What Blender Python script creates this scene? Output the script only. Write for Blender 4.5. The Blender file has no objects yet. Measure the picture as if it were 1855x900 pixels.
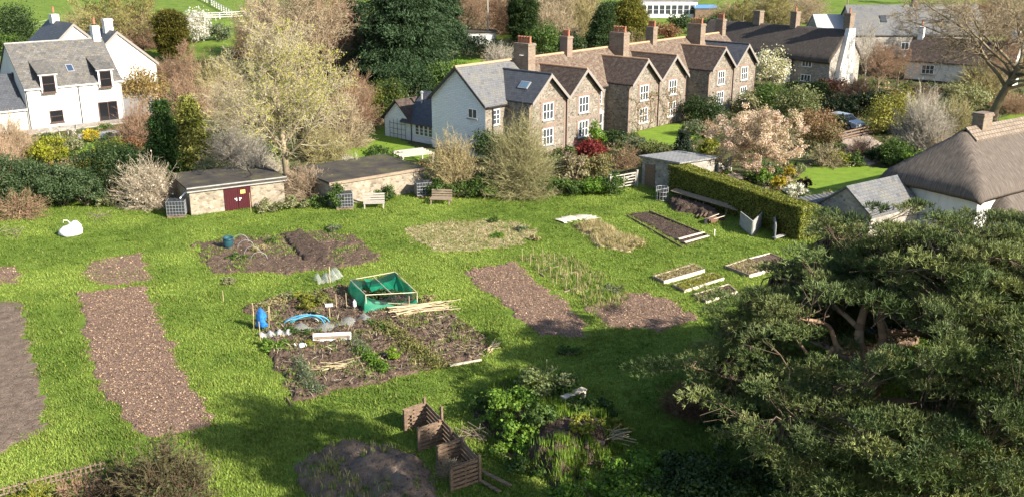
import bpy, math, random
import numpy as np
from mathutils import Vector, Matrix

scene = bpy.context.scene
COL = scene.collection
R = math.radians
rng = np.random.default_rng(11)
random.seed(5)

# ------------------------------------------------------------------ camera
F, CX, CY, CAMH = 1747.0, 927.5, 450.0, 18.0
TILT = math.atan(555 / 1747)
cT, sT = math.cos(TILT), math.sin(TILT)
cam_d = bpy.data.cameras.new('camera')
cam = bpy.data.objects.new('camera', cam_d)
COL.objects.link(cam)
cam.location = (0, 0, CAMH)
cam.rotation_euler = (math.pi / 2 - TILT, 0, 0)
cam_d.sensor_fit = 'HORIZONTAL'
cam_d.sensor_width = 36
cam_d.lens = F / 1855 * 36
cam_d.clip_end = 6000
scene.camera = cam

# ------------------------------------------------------------------ light
SUN_EL = R(29)
SUN_AZ = math.atan2(1.0, -0.72)            # clockwise from +Y
world = bpy.data.worlds.new('World')
scene.world = world
world.use_nodes = True
nt = world.node_tree
bg = nt.nodes['Background']
sky = nt.nodes.new('ShaderNodeTexSky')
sky.sky_type = 'NISHITA'
sky.sun_disc = False
sky.sun_elevation = SUN_EL
sky.sun_rotation = SUN_AZ
nt.links.new(sky.outputs[0], bg.inputs[0])
bg.inputs[1].default_value = 0.082
sd = bpy.data.lights.new('sun', 'SUN')
sd.energy = 4.6
sd.angle = R(0.5)
sd.color = (1.0, 0.92, 0.80)
sun = bpy.data.objects.new('sun', sd)
COL.objects.link(sun)
S = Vector((math.sin(SUN_AZ) * math.cos(SUN_EL), math.cos(SUN_AZ) * math.cos(SUN_EL), math.sin(SUN_EL)))
sun.rotation_euler = (-S).to_track_quat('-Z', 'Y').to_euler()
scene.view_settings.view_transform = 'Standard'
scene.view_settings.look = 'None'
scene.view_settings.gamma = 1
scene.view_settings.use_curve_mapping = False
scene.view_settings.exposure = 1.55
scene.cycles.max_bounces = 6
scene.cycles.diffuse_bounces = 3
scene.cycles.transparent_max_bounces = 12
scene.cycles.use_denoising = True

# ------------------------------------------------------------------ terrain and projection
def smooth01(t):
    t = np.clip(t, 0, 1)
    return t * t * (3 - 2 * t)

def _h(ix, iy, s):
    v = np.sin(ix * 127.1 + iy * 311.7 + s * 74.7) * 43758.5453
    return v - np.floor(v)

def vn(x, y, s=0):
    x = np.asarray(x, float); y = np.asarray(y, float)
    ix, iy = np.floor(x), np.floor(y)
    fx, fy = x - ix, y - iy
    fx = fx * fx * (3 - 2 * fx); fy = fy * fy * (3 - 2 * fy)
    a, b = _h(ix, iy, s), _h(ix + 1, iy, s)
    c, d = _h(ix, iy + 1, s), _h(ix + 1, iy + 1, s)
    return (a * (1 - fx) + b * fx) * (1 - fy) + (c * (1 - fx) + d * fx) * fy

def fbm(x, y, s=0, o=4):
    t = 0; a = 0.5
    for k in range(o):
        t = t + a * vn(x * 2 ** k, y * 2 ** k, s + k * 7)
        a *= 0.5
    return t / (1 - 0.5 ** o)

def ter(x, y):
    """smooth ground height"""
    y = np.asarray(y, float); x = np.asarray(x, float)
    t = np.maximum(0, y - 122)
    rise = 0.06 * t * smooth01(t / 30)
    hill = 26 * smooth01((y - 330) / 500) + 14 * smooth01((np.abs(x) - 170) / 300) * smooth01((y + 60) / 260)
    return rise * (1 - 0.55 * smooth01((y - 300) / 300)) + hill

def ray(px, py):
    u = (px - CX) / F; v = (py - CY) / F
    return u, cT - v * sT, -(sT + v * cT)

def g(px, py, z=0.0):
    """ground point seen at a place of the photograph (used to measure where things stand)"""
    d = ray(px, py)
    lo = hi = 10.0
    while hi < 900:                         # walk out along the line of sight until it meets the ground
        k = hi / d[1]
        if CAMH + d[2] * k <= z + float(ter(d[0] * k, hi)): break
        lo = hi; hi += 4.0
    for _ in range(24):
        m = (lo + hi) / 2; k = m / d[1]
        if CAMH + d[2] * k <= z + float(ter(d[0] * k, m)): hi = m
        else: lo = m
    k = hi / d[1]
    return Vector((d[0] * k, hi, CAMH + d[2] * k))

def ht(y, py):
    """height of a point at distance y that shows at row py"""
    d = ray(CX, py)
    return CAMH + d[2] * y / d[1]

def wid(y, px):
    """metres across px pixels at distance y (roughly)"""
    return px * (y * cT + 4.0) / F

# ------------------------------------------------------------------ objects
def setp(o, label=None, cat=None, group=None, kind=None):
    if label: o['label'] = label
    if cat: o['category'] = cat
    if group: o['group'] = group
    if kind: o['kind'] = kind
    return o

def thing(name, label, cat, loc=(0, 0, 0), rz=0.0, group=None):
    o = bpy.data.objects.new(name, None)
    o.empty_display_size = 0.3
    COL.objects.link(o)
    o.location = loc
    o.rotation_euler = (0, 0, rz)
    return setp(o, label, cat, group)

def link(name, me, parent=None, loc=(0, 0, 0), rz=0.0):
    o = bpy.data.objects.new(name, me)
    COL.objects.link(o)
    o.location = loc
    o.rotation_euler = (0, 0, rz)
    if parent is not None: o.parent = parent
    return o

def copy_tree(o, parent=None, loc=None, rz=None, sc=None):
    c = o.copy()
    COL.objects.link(c)
    if parent is not None: c.parent = parent
    if loc is not None: c.location = loc
    if rz is not None: c.rotation_euler = (0, 0, rz)
    if sc is not None: c.scale = sc
    for ch in [k for k in o.children]:
        copy_tree(ch, c)
    return c

class MB:
    """collects faces for ONE mesh; uv in metres"""
    def __init__(s): s.v = []; s.f = []; s.m = []
    def poly(s, pts, m=0):
        i = len(s.v); s.v += [tuple(p) for p in pts]; s.f.append(tuple(range(i, i + len(pts)))); s.m.append(m); return s
    def hexa(s, p, m=0):
        i = len(s.v); s.v += [tuple(q) for q in p]
        for f in ((0, 3, 2, 1), (4, 5, 6, 7), (0, 1, 5, 4), (1, 2, 6, 5), (2, 3, 7, 6), (3, 0, 4, 7)):
            s.f.append(tuple(i + k for k in f)); s.m.append(m)
        return s
    def box(s, c, d, rz=0, m=0, tilt=None):
        hx, hy, hz = d[0] / 2, d[1] / 2, d[2] / 2
        M = Matrix.Rotation(rz, 3, 'Z')
        if tilt: M = M @ Matrix.Rotation(tilt[0], 3, 'X') @ Matrix.Rotation(tilt[1], 3, 'Y')
        c = Vector(c)
        s.hexa([c + M @ Vector(q) for q in ((-hx, -hy, -hz), (hx, -hy, -hz), (hx, hy, -hz), (-hx, hy, -hz), (-hx, -hy, hz), (hx, -hy, hz), (hx, hy, hz), (-hx, hy, hz))], m)
        return s
    def beam(s, a, b, w, h, m=0):
        a = Vector(a); b = Vector(b); d = (b - a).normalized()
        t = d.cross(Vector((0, 0, 1)))
        if t.length < 1e-3: t = Vector((1, 0, 0))
        t.normalize(); n = t.cross(d)
        t *= w / 2; n *= h / 2
        s.hexa([a - t - n, a + t - n, b + t - n, b - t - n, a - t + n, a + t + n, b + t + n, b - t + n], m)
        return s
    def tube(s, pts, rad, n=8, m=0, cap=True):
        pts = [Vector(p) for p in pts]
        if not hasattr(rad, '__len__'): rad = [rad] * len(pts)
        i0 = len(s.v); up = None
        for k, p in enumerate(pts):
            d = (pts[min(k + 1, len(pts) - 1)] - pts[max(k - 1, 0)]).normalized()
            if up is None:
                up = d.orthogonal().normalized()
            t = (up - d * up.dot(d)).normalized(); up = t
            b = d.cross(t)
            for j in range(n):
                a = 2 * math.pi * j / n
                s.v.append(tuple(p + (t * math.cos(a) + b * math.sin(a)) * rad[k]))
        for k in range(len(pts) - 1):
            for j in range(n):
                a = i0 + k * n + j; b2 = i0 + k * n + (j + 1) % n
                s.f.append((a, b2, b2 + n, a + n)); s.m.append(m)
        if cap:
            s.f.append(tuple(i0 + j for j in reversed(range(n)))); s.m.append(m)
            e = i0 + (len(pts) - 1) * n
            s.f.append(tuple(e + j for j in range(n))); s.m.append(m)
        return s
    def lathe(s, c, prof, n=14, m=0):
        c = Vector(c)
        return s.tube([c + Vector((0, 0, z)) for r, z in prof], [max(r, 1e-3) for r, z in prof], n, m) if False else s._lathe(c, prof, n, m)
    def _lathe(s, c, prof, n, m):
        i0 = len(s.v)
        for r, z in prof:
            for j in range(n):
                a = 2 * math.pi * j / n
                s.v.append((c.x + r * math.cos(a), c.y + r * math.sin(a), c.z + z))
        for k in range(len(prof) - 1):
            for j in range(n):
                a = i0 + k * n + j; b = i0 + k * n + (j + 1) % n
                s.f.append((a, b, b + n, a + n)); s.m.append(m)
        s.f.append(tuple(i0 + j for j in reversed(range(n)))); s.m.append(m)
        e = i0 + (len(prof) - 1) * n
        s.f.append(tuple(e + j for j in range(n))); s.m.append(m)
        return s
    def mesh(s, name, mats, smooth=False):
        me = bpy.data.meshes.new(name)
        me.from_pydata(s.v, [], s.f)
        for m in (mats if isinstance(mats, (list, tuple)) else [mats]): me.materials.append(m)
        me.polygons.foreach_set('material_index', s.m)
        uv = me.uv_layers.new(name='UVMap')
        co = uv.data
        for p in me.polygons:
            n = p.normal
            if abs(n.z) > 0.999: t = Vector((1, 0, 0)); b = Vector((0, 1, 0))
            else:
                t = Vector((-n.y, n.x, 0)).normalized(); b = n.cross(t)
            for li in p.loop_indices:
                q = me.vertices[me.loops[li].vertex_index].co
                co[li].uv = (q.dot(t), q.dot(b))
        if smooth: me.polygons.foreach_set('use_smooth', [True] * len(me.polygons))
        me.update()
        return me
    def build(s, name, mats, parent=None, loc=(0, 0, 0), rz=0.0, smooth=False):
        return link(name, s.mesh(name, mats, smooth), parent, loc, rz)

def np_mesh(name, V, Fc, mat, col=None, smooth=False):
    """V (n,3); Fc (m,k) all of one size; col (n,3)"""
    me = bpy.data.meshes.new(name)
    V = np.ascontiguousarray(V, np.float32); Fc = np.ascontiguousarray(Fc, np.int32)
    m, k = Fc.shape
    me.vertices.add(len(V)); me.vertices.foreach_set('co', V.ravel())
    me.loops.add(m * k); me.loops.foreach_set('vertex_index', Fc.ravel())
    me.polygons.add(m)
    me.polygons.foreach_set('loop_start', np.arange(m, dtype=np.int32) * k)
    me.polygons.foreach_set('loop_total', np.full(m, k, np.int32))
    if smooth: me.polygons.foreach_set('use_smooth', np.ones(m, bool))
    me.materials.append(mat)
    if col is not None:
        at = me.color_attributes.new('Col', 'FLOAT_COLOR', 'POINT')
        c4 = np.ones((len(V), 4), np.float32); c4[:, :3] = col
        at.data.foreach_set('color', c4.ravel())
    me.update(calc_edges=True)
    me.validate()
    return me

# ------------------------------------------------------------------ materials
def _new(name):
    m = bpy.data.materials.new(name); m.use_nodes = True
    t = m.node_tree; b = t.nodes['Principled BSDF']
    return m, t, b

def _coord(t, coord, sc=(1, 1, 1)):
    tc = t.nodes.new('ShaderNodeTexCoord'); mp = t.nodes.new('ShaderNodeMapping')
    mp.inputs['Scale'].default_value = sc
    t.links.new(tc.outputs[coord], mp.inputs[0])
    return mp.outputs[0]

def _noise(t, vec, scale, detail=6, rough=0.6):
    n = t.nodes.new('ShaderNodeTexNoise')
    n.inputs['Scale'].default_value = scale; n.inputs['Detail'].default_value = detail; n.inputs['Roughness'].default_value = rough
    t.links.new(vec, n.inputs['Vector'])
    return n.outputs['Fac']

def _ramp(t, fac, stops):
    r = t.nodes.new('ShaderNodeValToRGB')
    e = r.color_ramp.elements
    while len(e) < len(stops): e.new(0.5)
    for k, (p, c) in enumerate(stops):
        e[k].position = p; e[k].color = (*c, 1)
    t.links.new(fac, r.inputs[0])
    return r.outputs[0]

def _bump(t, b, h, strength, dist=0.05):
    n = t.nodes.new('ShaderNodeBump')
    n.inputs['Strength'].default_value = strength; n.inputs['Distance'].default_value = dist
    t.links.new(h, n.inputs['Height']); t.links.new(n.outputs[0], b.inputs['Normal'])

def _mix(t, fac, a, c, mode='MIX'):
    n = t.nodes.new('ShaderNodeMix'); n.data_type = 'RGBA'; n.blend_type = mode
    for sock, v in ((n.inputs[0], fac), (n.inputs[6], a), (n.inputs[7], c)):
        if isinstance(v, (int, float)): sock.default_value = v
        elif isinstance(v, tuple): sock.default_value = (*v, 1)
        else: t.links.new(v, sock)
    return n.outputs[2]

def M_flat(name, c, rough=0.6, metal=0.0, var=0.12, scale=6.0):
    m, t, b = _new(name)
    b.inputs['Roughness'].default_value = rough; b.inputs['Metallic'].default_value = metal
    f = _noise(t, _coord(t, 'Object'), scale)
    d = tuple(x * (1 - var) for x in c); e = tuple(min(1, x * (1 + var)) for x in c)
    t.links.new(_ramp(t, f, [(0.3, d), (0.7, e)]), b.inputs['Base Color'])
    return m

def M_noise(name, stops, scale=3, rough=0.9, bump=0.4, bscale=25, sc=(1, 1, 1), coord='Object', detail=8, dist=0.05):
    m, t, b = _new(name)
    b.inputs['Roughness'].default_value = rough
    v = _coord(t, coord, sc)
    t.links.new(_ramp(t, _noise(t, v, scale, detail, 0.65), stops), b.inputs['Base Color'])
    if bump: _bump(t, b, _noise(t, v, bscale, 5), bump, dist)
    b.inputs['Specular IOR Level'].default_value = 0.2
    return m

def M_brick(name, cols, mortar, w, h, ms=0.012, rough=0.75, bump=0.4, stain=None, stain_scale=1.2, spec=0.3):
    """courses of brick / slate / tile with a different tone for each piece"""
    m, t, b = _new(name)
    b.inputs['Roughness'].default_value = rough; b.inputs['Specular IOR Level'].default_value = spec
    v = _coord(t, 'UV')
    br = t.nodes.new('ShaderNodeTexBrick')
    br.inputs['Scale'].default_value = 1
    br.inputs['Brick Width'].default_value = w; br.inputs['Row Height'].default_value = h
    br.inputs['Mortar Size'].default_value = ms
    br.inputs['Color1'].default_value = (0, 0, 0, 1); br.inputs['Color2'].default_value = (1, 1, 1, 1)
    br.inputs['Mortar'].default_value = (0.5, 0.5, 0.5, 1)
    t.links.new(v, br.inputs['Vector'])
    n = len(cols)
    c = _ramp(t, br.outputs['Color'], [(k / (n - 1), cc) for k, cc in enumerate(cols)])
    if stain:
        f = _ramp(t, _noise(t, v, stain_scale, 8, 0.7), [(0.46, (0, 0, 0)), (0.62, (1, 1, 1))])
        c = _mix(t, f, c, stain)
    f2 = _ramp(t, _noise(t, v, 9, 4), [(0.25, (0.75, 0.75, 0.75)), (0.75, (1.15, 1.15, 1.15))])
    c = _mix(t, 1.0, c, f2, 'MULTIPLY')
    c = _mix(t, br.outputs['Fac'], c, mortar)
    t.links.new(c, b.inputs['Base Color'])
    inv = t.nodes.new('ShaderNodeMath'); inv.operation = 'SUBTRACT'; inv.inputs[0].default_value = 1
    t.links.new(br.outputs['Fac'], inv.inputs[1])
    ad = t.nodes.new('ShaderNodeMath'); ad.operation = 'ADD'
    t.links.new(inv.outputs[0], ad.inputs[0]); t.links.new(br.outputs['Color'], ad.inputs[1])
    _bump(t, b, ad.outputs[0], bump, 0.02)
    return m

def M_stone(name, cols, mortar, scale=3.0, rough=0.9, edge=0.06, bump=0.5, sc=(1, 1.6, 1)):
    """random rubble: one tone for each stone, mortar between"""
    m, t, b = _new(name)
    b.inputs['Roughness'].default_value = rough; b.inputs['Specular IOR Level'].default_value = 0.2
    v = _coord(t, 'UV', sc)
    vo = t.nodes.new('ShaderNodeTexVoronoi'); vo.inputs['Scale'].default_value = scale
    ve = t.nodes.new('ShaderNodeTexVoronoi'); ve.feature = 'DISTANCE_TO_EDGE'; ve.inputs['Scale'].default_value = scale
    t.links.new(v, vo.inputs['Vector']); t.links.new(v, ve.inputs['Vector'])
    sp = t.nodes.new('ShaderNodeSeparateColor'); t.links.new(vo.outputs['Color'], sp.inputs[0])
    n = len(cols)
    c = _ramp(t, sp.outputs[0], [(k / (n - 1), cc) for k, cc in enumerate(cols)])
    e = _ramp(t, ve.outputs['Distance'], [(0, (1, 1, 1)), (edge, (0, 0, 0))])
    c = _mix(t, e, c, mortar)
    f2 = _ramp(t, _noise(t, v, 0.8, 6), [(0.3, (0.72, 0.72, 0.72)), (0.7, (1.15, 1.13, 1.1))])
    c = _mix(t, 1.0, c, f2, 'MULTIPLY')
    t.links.new(c, b.inputs['Base Color'])
    _bump(t, b, ve.outputs['Distance'], bump, 0.04)
    return m

def M_leaf(name, trans=0.35, rough=0.55, spec=0.25):
    """leaves and twigs: the tone of each comes with the mesh"""
    m, t, b = _new(name)
    a = t.nodes.new('ShaderNodeAttribute'); a.attribute_name = 'Col'
    b.inputs['Roughness'].default_value = rough; b.inputs['Specular IOR Level'].default_value = spec
    t.links.new(a.outputs['Color'], b.inputs['Base Color'])
    if trans:
        tr = t.nodes.new('ShaderNodeBsdfTranslucent'); mx = t.nodes.new('ShaderNodeMixShader')
        c = _mix(t, 1.0, a.outputs['Color'], (1.25, 1.2, 0.6), 'MULTIPLY')
        t.links.new(c, tr.inputs[0])
        mx.inputs[0].default_value = trans
        t.links.new(b.outputs[0], mx.inputs[1]); t.links.new(tr.outputs[0], mx.inputs[2])
        t.links.new(mx.outputs[0], t.nodes['Material Output'].inputs[0])
    return m

def M_glass(name, c=(0.045, 0.052, 0.06), rough=0.1):
    m, t, b = _new(name)
    b.inputs['Base Color'].default_value = (*c, 1); b.inputs['Roughness'].default_value = rough
    b.inputs['Specular IOR Level'].default_value = 0.7
    return m

LEAF = M_leaf('leaf'); GRASSM = M_leaf('grass_blade', 0.3, 0.6, 0.15); NEEDLE = M_leaf('needle', 0.15, 0.6, 0.2)
PETAL = M_leaf('petal', 0.4, 0.6, 0.15); BARK = M_leaf('bark', 0, 0.9, 0.1); LITTER = M_leaf('litter', 0.1, 0.9, 0.1)
WHITE = M_noise('white_render', [(0.30, (0.44, 0.425, 0.385)), (0.44, (0.585, 0.57, 0.53)), (0.7, (0.64, 0.625, 0.585))], 1.3, 0.85, 0.15, 30, (1.6, 1.6, 0.35))
WHITEBRICK = M_brick('white_painted_brick', [(0.68, 0.69, 0.69), (0.78, 0.785, 0.79), (0.73, 0.735, 0.74)], (0.50, 0.51, 0.53), 0.45, 0.15, 0.015, 0.85, 0.5)
WPAINT = M_flat('white_paint', (0.8, 0.79, 0.76), 0.5, 0, 0.04)
BROWNW = M_flat('dark_brown_wood', (0.06, 0.03, 0.02), 0.55)
BLACKP = M_flat('black_plastic', (0.02, 0.02, 0.022), 0.45)
GLASS = M_glass('window_glass')  # base colour lifted to stand in for sky reflected in the panes
GLASS_DK = M_glass('dark_window_glass', (0.012, 0.012, 0.014), 0.12)
SLATE_OLD = M_brick('old_slate', [(0.06, 0.06, 0.06), (0.125, 0.12, 0.112), (0.08, 0.08, 0.083), (0.165, 0.155, 0.14)], (0.05, 0.05, 0.05), 0.34, 0.24, 0.012, 0.8, 0.5, (0.135, 0.12, 0.095), 1.6)
SLATE_NEW = M_brick('smooth_slate', [(0.085, 0.088, 0.094), (0.14, 0.143, 0.147), (0.11, 0.113, 0.12)], (0.06, 0.06, 0.065), 0.3, 0.24, 0.012, 0.6, 0.4, (0.155, 0.148, 0.125), 0.8)
SLATE_DK = M_brick('dark_slate', [(0.045, 0.05, 0.06), (0.075, 0.08, 0.09), (0.055, 0.06, 0.072)], (0.025, 0.027, 0.03), 0.3, 0.24, 0.012, 0.6, 0.4)
TILE = M_brick('clay_tile', [(0.07, 0.042, 0.032), (0.14, 0.09, 0.066), (0.10, 0.06, 0.044), (0.19, 0.145, 0.11)], (0.06, 0.04, 0.03), 0.19, 0.13, 0.012, 0.85, 0.6, (0.21, 0.18, 0.13), 2.2)
TILE_DK = M_brick('dark_shaded_clay_tile', [(0.036, 0.023, 0.021), (0.066, 0.04, 0.033), (0.046, 0.028, 0.024), (0.09, 0.068, 0.055)], (0.03, 0.02, 0.018), 0.19, 0.13, 0.012, 0.85, 0.6, (0.10, 0.085, 0.065), 2.6)  # tile tones lowered to put shade on the terrace wing slopes
RIDGE = M_flat('ridge_tile', (0.36, 0.22, 0.13), 0.85, 0, 0.25, 4)
FLINT = M_stone('flint_and_stone', [(0.075, 0.064, 0.053), (0.205, 0.182, 0.148), (0.13, 0.111, 0.09), (0.265, 0.24, 0.197), (0.16, 0.136, 0.11)], (0.225, 0.2, 0.165), 5.0, 0.9, 0.05)
BRICK = M_brick('red_brick', [(0.14, 0.085, 0.064), (0.21, 0.14, 0.105), (0.17, 0.105, 0.08)], (0.24, 0.205, 0.165), 0.23, 0.08, 0.012, 0.9, 0.4)
CHIM = M_brick('weathered_chimney_brick', [(0.105, 0.062, 0.045), (0.19, 0.118, 0.083), (0.24, 0.175, 0.125), (0.14, 0.086, 0.062)], (0.2, 0.17, 0.135), 0.23, 0.08, 0.012, 0.9, 0.4, (0.2, 0.17, 0.12), 1.5)
POT = M_flat('terracotta', (0.32, 0.12, 0.07), 0.8, 0, 0.2)
RUBBLE = M_stone('pale_rubble_stone', [(0.15, 0.125, 0.095), (0.31, 0.27, 0.21), (0.22, 0.185, 0.135), (0.37, 0.335, 0.27)], (0.26, 0.225, 0.175), 4.2, 0.95, 0.06)
GREYST = M_stone('grey_stone', [(0.15, 0.14, 0.13), (0.34, 0.31, 0.27), (0.22, 0.2, 0.18), (0.40, 0.37, 0.32)], (0.30, 0.27, 0.23), 4.4, 0.95, 0.05)
FELT = M_noise('roof_felt', [(0.3, (0.028, 0.025, 0.022)), (0.52, (0.06, 0.052, 0.042)), (0.62, (0.08, 0.075, 0.035)), (0.75, (0.13, 0.105, 0.08))], 0.7, 0.95, 0.3, 12)
THATCH = M_noise('thatch', [(0.3, (0.058, 0.047, 0.039)), (0.5, (0.115, 0.095, 0.08)), (0.72, (0.19, 0.16, 0.135))], 2.2, 0.95, 1.0, 9, (5, 0.7, 1), 'UV', 8, 0.06)
THATCH_DK = M_noise('shaded_dark_thatch', [(0.3, (0.032, 0.026, 0.023)), (0.5, (0.07, 0.058, 0.05)), (0.72, (0.115, 0.095, 0.08))], 2.2, 0.95, 1.0, 9, (5, 0.7, 1), 'UV', 8, 0.06)  # lower thatch tones carry the shade of the long cottage's front slope
WOOD = M_noise('weathered_wood', [(0.25, (0.15, 0.11, 0.075)), (0.5, (0.23, 0.18, 0.13)), (0.75, (0.31, 0.25, 0.185))], 2, 0.9, 0.4, 10, (1, 6, 6))
WOOD_DK = M_noise('dark_pallet_wood', [(0.25, (0.075, 0.05, 0.035)), (0.5, (0.16, 0.11, 0.075)), (0.75, (0.25, 0.18, 0.12))], 2, 0.9, 0.4, 10, (1, 5, 5))
PALEW = M_noise('pale_new_wood', [(0.25, (0.45, 0.38, 0.28)), (0.5, (0.58, 0.50, 0.38)), (0.75, (0.68, 0.60, 0.47))], 2, 0.85, 0.3, 10, (1, 5, 5))
CANE = M_flat('bamboo_cane', (0.42, 0.33, 0.19), 0.6, 0, 0.25, 3)
MAROON = M_noise('maroon_paint', [(0.3, (0.038, 0.006, 0.009)), (0.7, (0.062, 0.011, 0.015))], 3, 0.5, 0.15, 8, (8, 8, 1))
GALV = M_flat('galvanised_steel', (0.42, 0.42, 0.42), 0.45, 0.6)
SOIL = M_noise('dug_soil', [(0.25, (0.05, 0.034, 0.024)), (0.5, (0.105, 0.07, 0.05)), (0.72, (0.17, 0.12, 0.088))], 5, 0.97, 0.9, 9, dist=0.15)
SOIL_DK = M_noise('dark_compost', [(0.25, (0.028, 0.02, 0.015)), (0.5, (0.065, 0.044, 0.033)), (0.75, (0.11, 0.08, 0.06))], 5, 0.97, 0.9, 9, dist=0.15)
SOIL_DRY = M_noise('dry_matted_soil', [(0.25, (0.085, 0.06, 0.045)), (0.5, (0.15, 0.11, 0.082)), (0.75, (0.215, 0.165, 0.125))], 2.5, 0.97, 0.9, 12, (1, 1, 1), dist=0.12)
MULCH = M_noise('leaf_mulch', [(0.25, (0.095, 0.058, 0.042)), (0.5, (0.19, 0.122, 0.09)), (0.75, (0.29, 0.20, 0.15))], 7, 0.97, 0.9, 12, dist=0.15)
HAY = M_noise('dead_grass', [(0.25, (0.20, 0.17, 0.07)), (0.5, (0.34, 0.27, 0.15)), (0.75, (0.42, 0.35, 0.21))], 4, 0.97, 0.9, 12, dist=0.12)
GRAVEL = M_noise('gravel', [(0.3, (0.26, 0.20, 0.155)), (0.7, (0.42, 0.34, 0.27))], 8, 0.97, 0.6, 30)
LAWNM = M_noise('lawn_turf', [(0.25, (0.085, 0.15, 0.012)), (0.5, (0.13, 0.205, 0.018)), (0.75, (0.175, 0.245, 0.028))], 1.2, 0.9, 0.5, 20)
ALU = M_flat('aluminium', (0.5, 0.5, 0.5), 0.35, 0.8)
PLAST = M_flat('white_plastic', (0.72, 0.72, 0.70), 0.5, 0, 0.06)
CONC = M_flat('pale_concrete', (0.27, 0.265, 0.25), 0.85, 0, 0.2, 3)
WOODG = M_noise('grey_gate_wood', [(.3, (.27, .245, .21)), (.7, (.42, .39, .34))], 3, .85, .3, 9, (1, 6, 6))
# ------------------------------------------------------------------ growing things
def unit(a):
    return a / np.maximum(np.linalg.norm(a, axis=-1, keepdims=True), 1e-9)

def rdir(n):
    return unit(rng.normal(size=(n, 3)))

def tones(n, cols, jit=0.18):
    """n random tones between the given ones"""
    c = np.array(cols, float)
    k = rng.random(n) * (len(c) - 1)
    i = np.minimum(k.astype(int), len(c) - 2) if len(c) > 1 else np.zeros(n, int)
    f = (k - i)[:, None]
    r = c[i] * (1 - f) + c[np.minimum(i + 1, len(c) - 1)] * f
    return np.clip(r * (1 + rng.normal(size=(n, 1)) * jit), 0.004, 1)

def leaf_verts(P, N, L, W):
    """one bent diamond per point"""
    n = len(P)
    t = unit(np.cross(N, rdir(n))); b = np.cross(N, t)
    L = np.broadcast_to(np.asarray(L, float), (n,))[:, None]; W = np.broadcast_to(np.asarray(W, float), (n,))[:, None]
    V = np.stack([P - t * L / 2, P + b * W / 2 + N * L * .1, P + t * L / 2, P - b * W / 2 + N * L * .1], 1)
    return V.reshape(-1, 3)

def quads(n):
    return np.arange(n * 4, dtype=np.int32).reshape(n, 4)

def clumps_on(c, r, K, rr, lo=-0.5, shell=(0.55, 0.95)):
    """clump centres and radii spread over an ellipsoid"""
    d = rdir(K * 3); d = d[d[:, 2] > lo][:K]
    s = rng.uniform(shell[0], shell[1], (len(d), 1))
    C = np.array(c) + d * s * np.array(r)
    return C, rng.uniform(0.65, 1.3, len(d)) * rr

def cloud(C, Rr, n, L, W, cols, zs=0.75, out=1.0, jit=0.15, cj=0.22, core=None):
    """n leaves in clumps; returns V, F, colours"""
    K = len(C)
    w = Rr ** 2; k = rng.choice(K, n, p=w / w.sum())
    d = rdir(n); d[:, 2] = d[:, 2] * 0.8 + 0.12
    rad = rng.random((n, 1)) ** 0.45
    sc = np.array([1, 1, zs])
    P = C[k] + d * rad * Rr[k][:, None] * sc
    N = unit(d * out + rng.normal(size=(n, 3)) * 0.7 + np.array([0, 0, 0.25]))
    s = rng.uniform(0.7, 1.35, n)
    V = leaf_verts(P, N, L * s, W * s)
    kc = tones(K, cols, cj)
    col = kc[k] * (1 + rng.normal(size=(n, 1)) * jit)
    mixc = tones(n, cols, jit)
    col = np.clip(0.55 * col + 0.45 * mixc, 0.004, 1)
    return V, quads(n), np.repeat(col, 4, 0)

def segs_mesh(name, P0, P1, R0, R1, cols, n=3, mat=None):
    P0 = np.asarray(P0, float); P1 = np.asarray(P1, float); R0 = np.asarray(R0, float); R1 = np.asarray(R1, float)
    m = len(P0)
    d = unit(P1 - P0)
    ref = np.where(np.abs(d[:, 2:3]) > 0.9, np.array([[1., 0, 0]]), np.array([[0, 0, 1.]]))
    t = unit(np.cross(d, ref)); b = np.cross(d, t)
    a = np.arange(n) * 2 * np.pi / n
    ring = t[:, None, :] * np.cos(a)[None, :, None] + b[:, None, :] * np.sin(a)[None, :, None]
    V = np.concatenate([P0[:, None, :] + ring * R0[:, None, None], P1[:, None, :] + ring * R1[:, None, None]], 1).reshape(-1, 3)
    i = np.arange(m)[:, None] * 2 * n
    j = np.arange(n)[None, :]; j2 = (j + 1) % n
    Fq = np.stack([i + j, i + j2, i + j2 + n, i + j + n], -1).reshape(-1, 4)
    c = np.repeat(cols, 2 * n, 0)
    return np_mesh(name, V, Fq, mat or BARK, c, smooth=n > 4)

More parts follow.
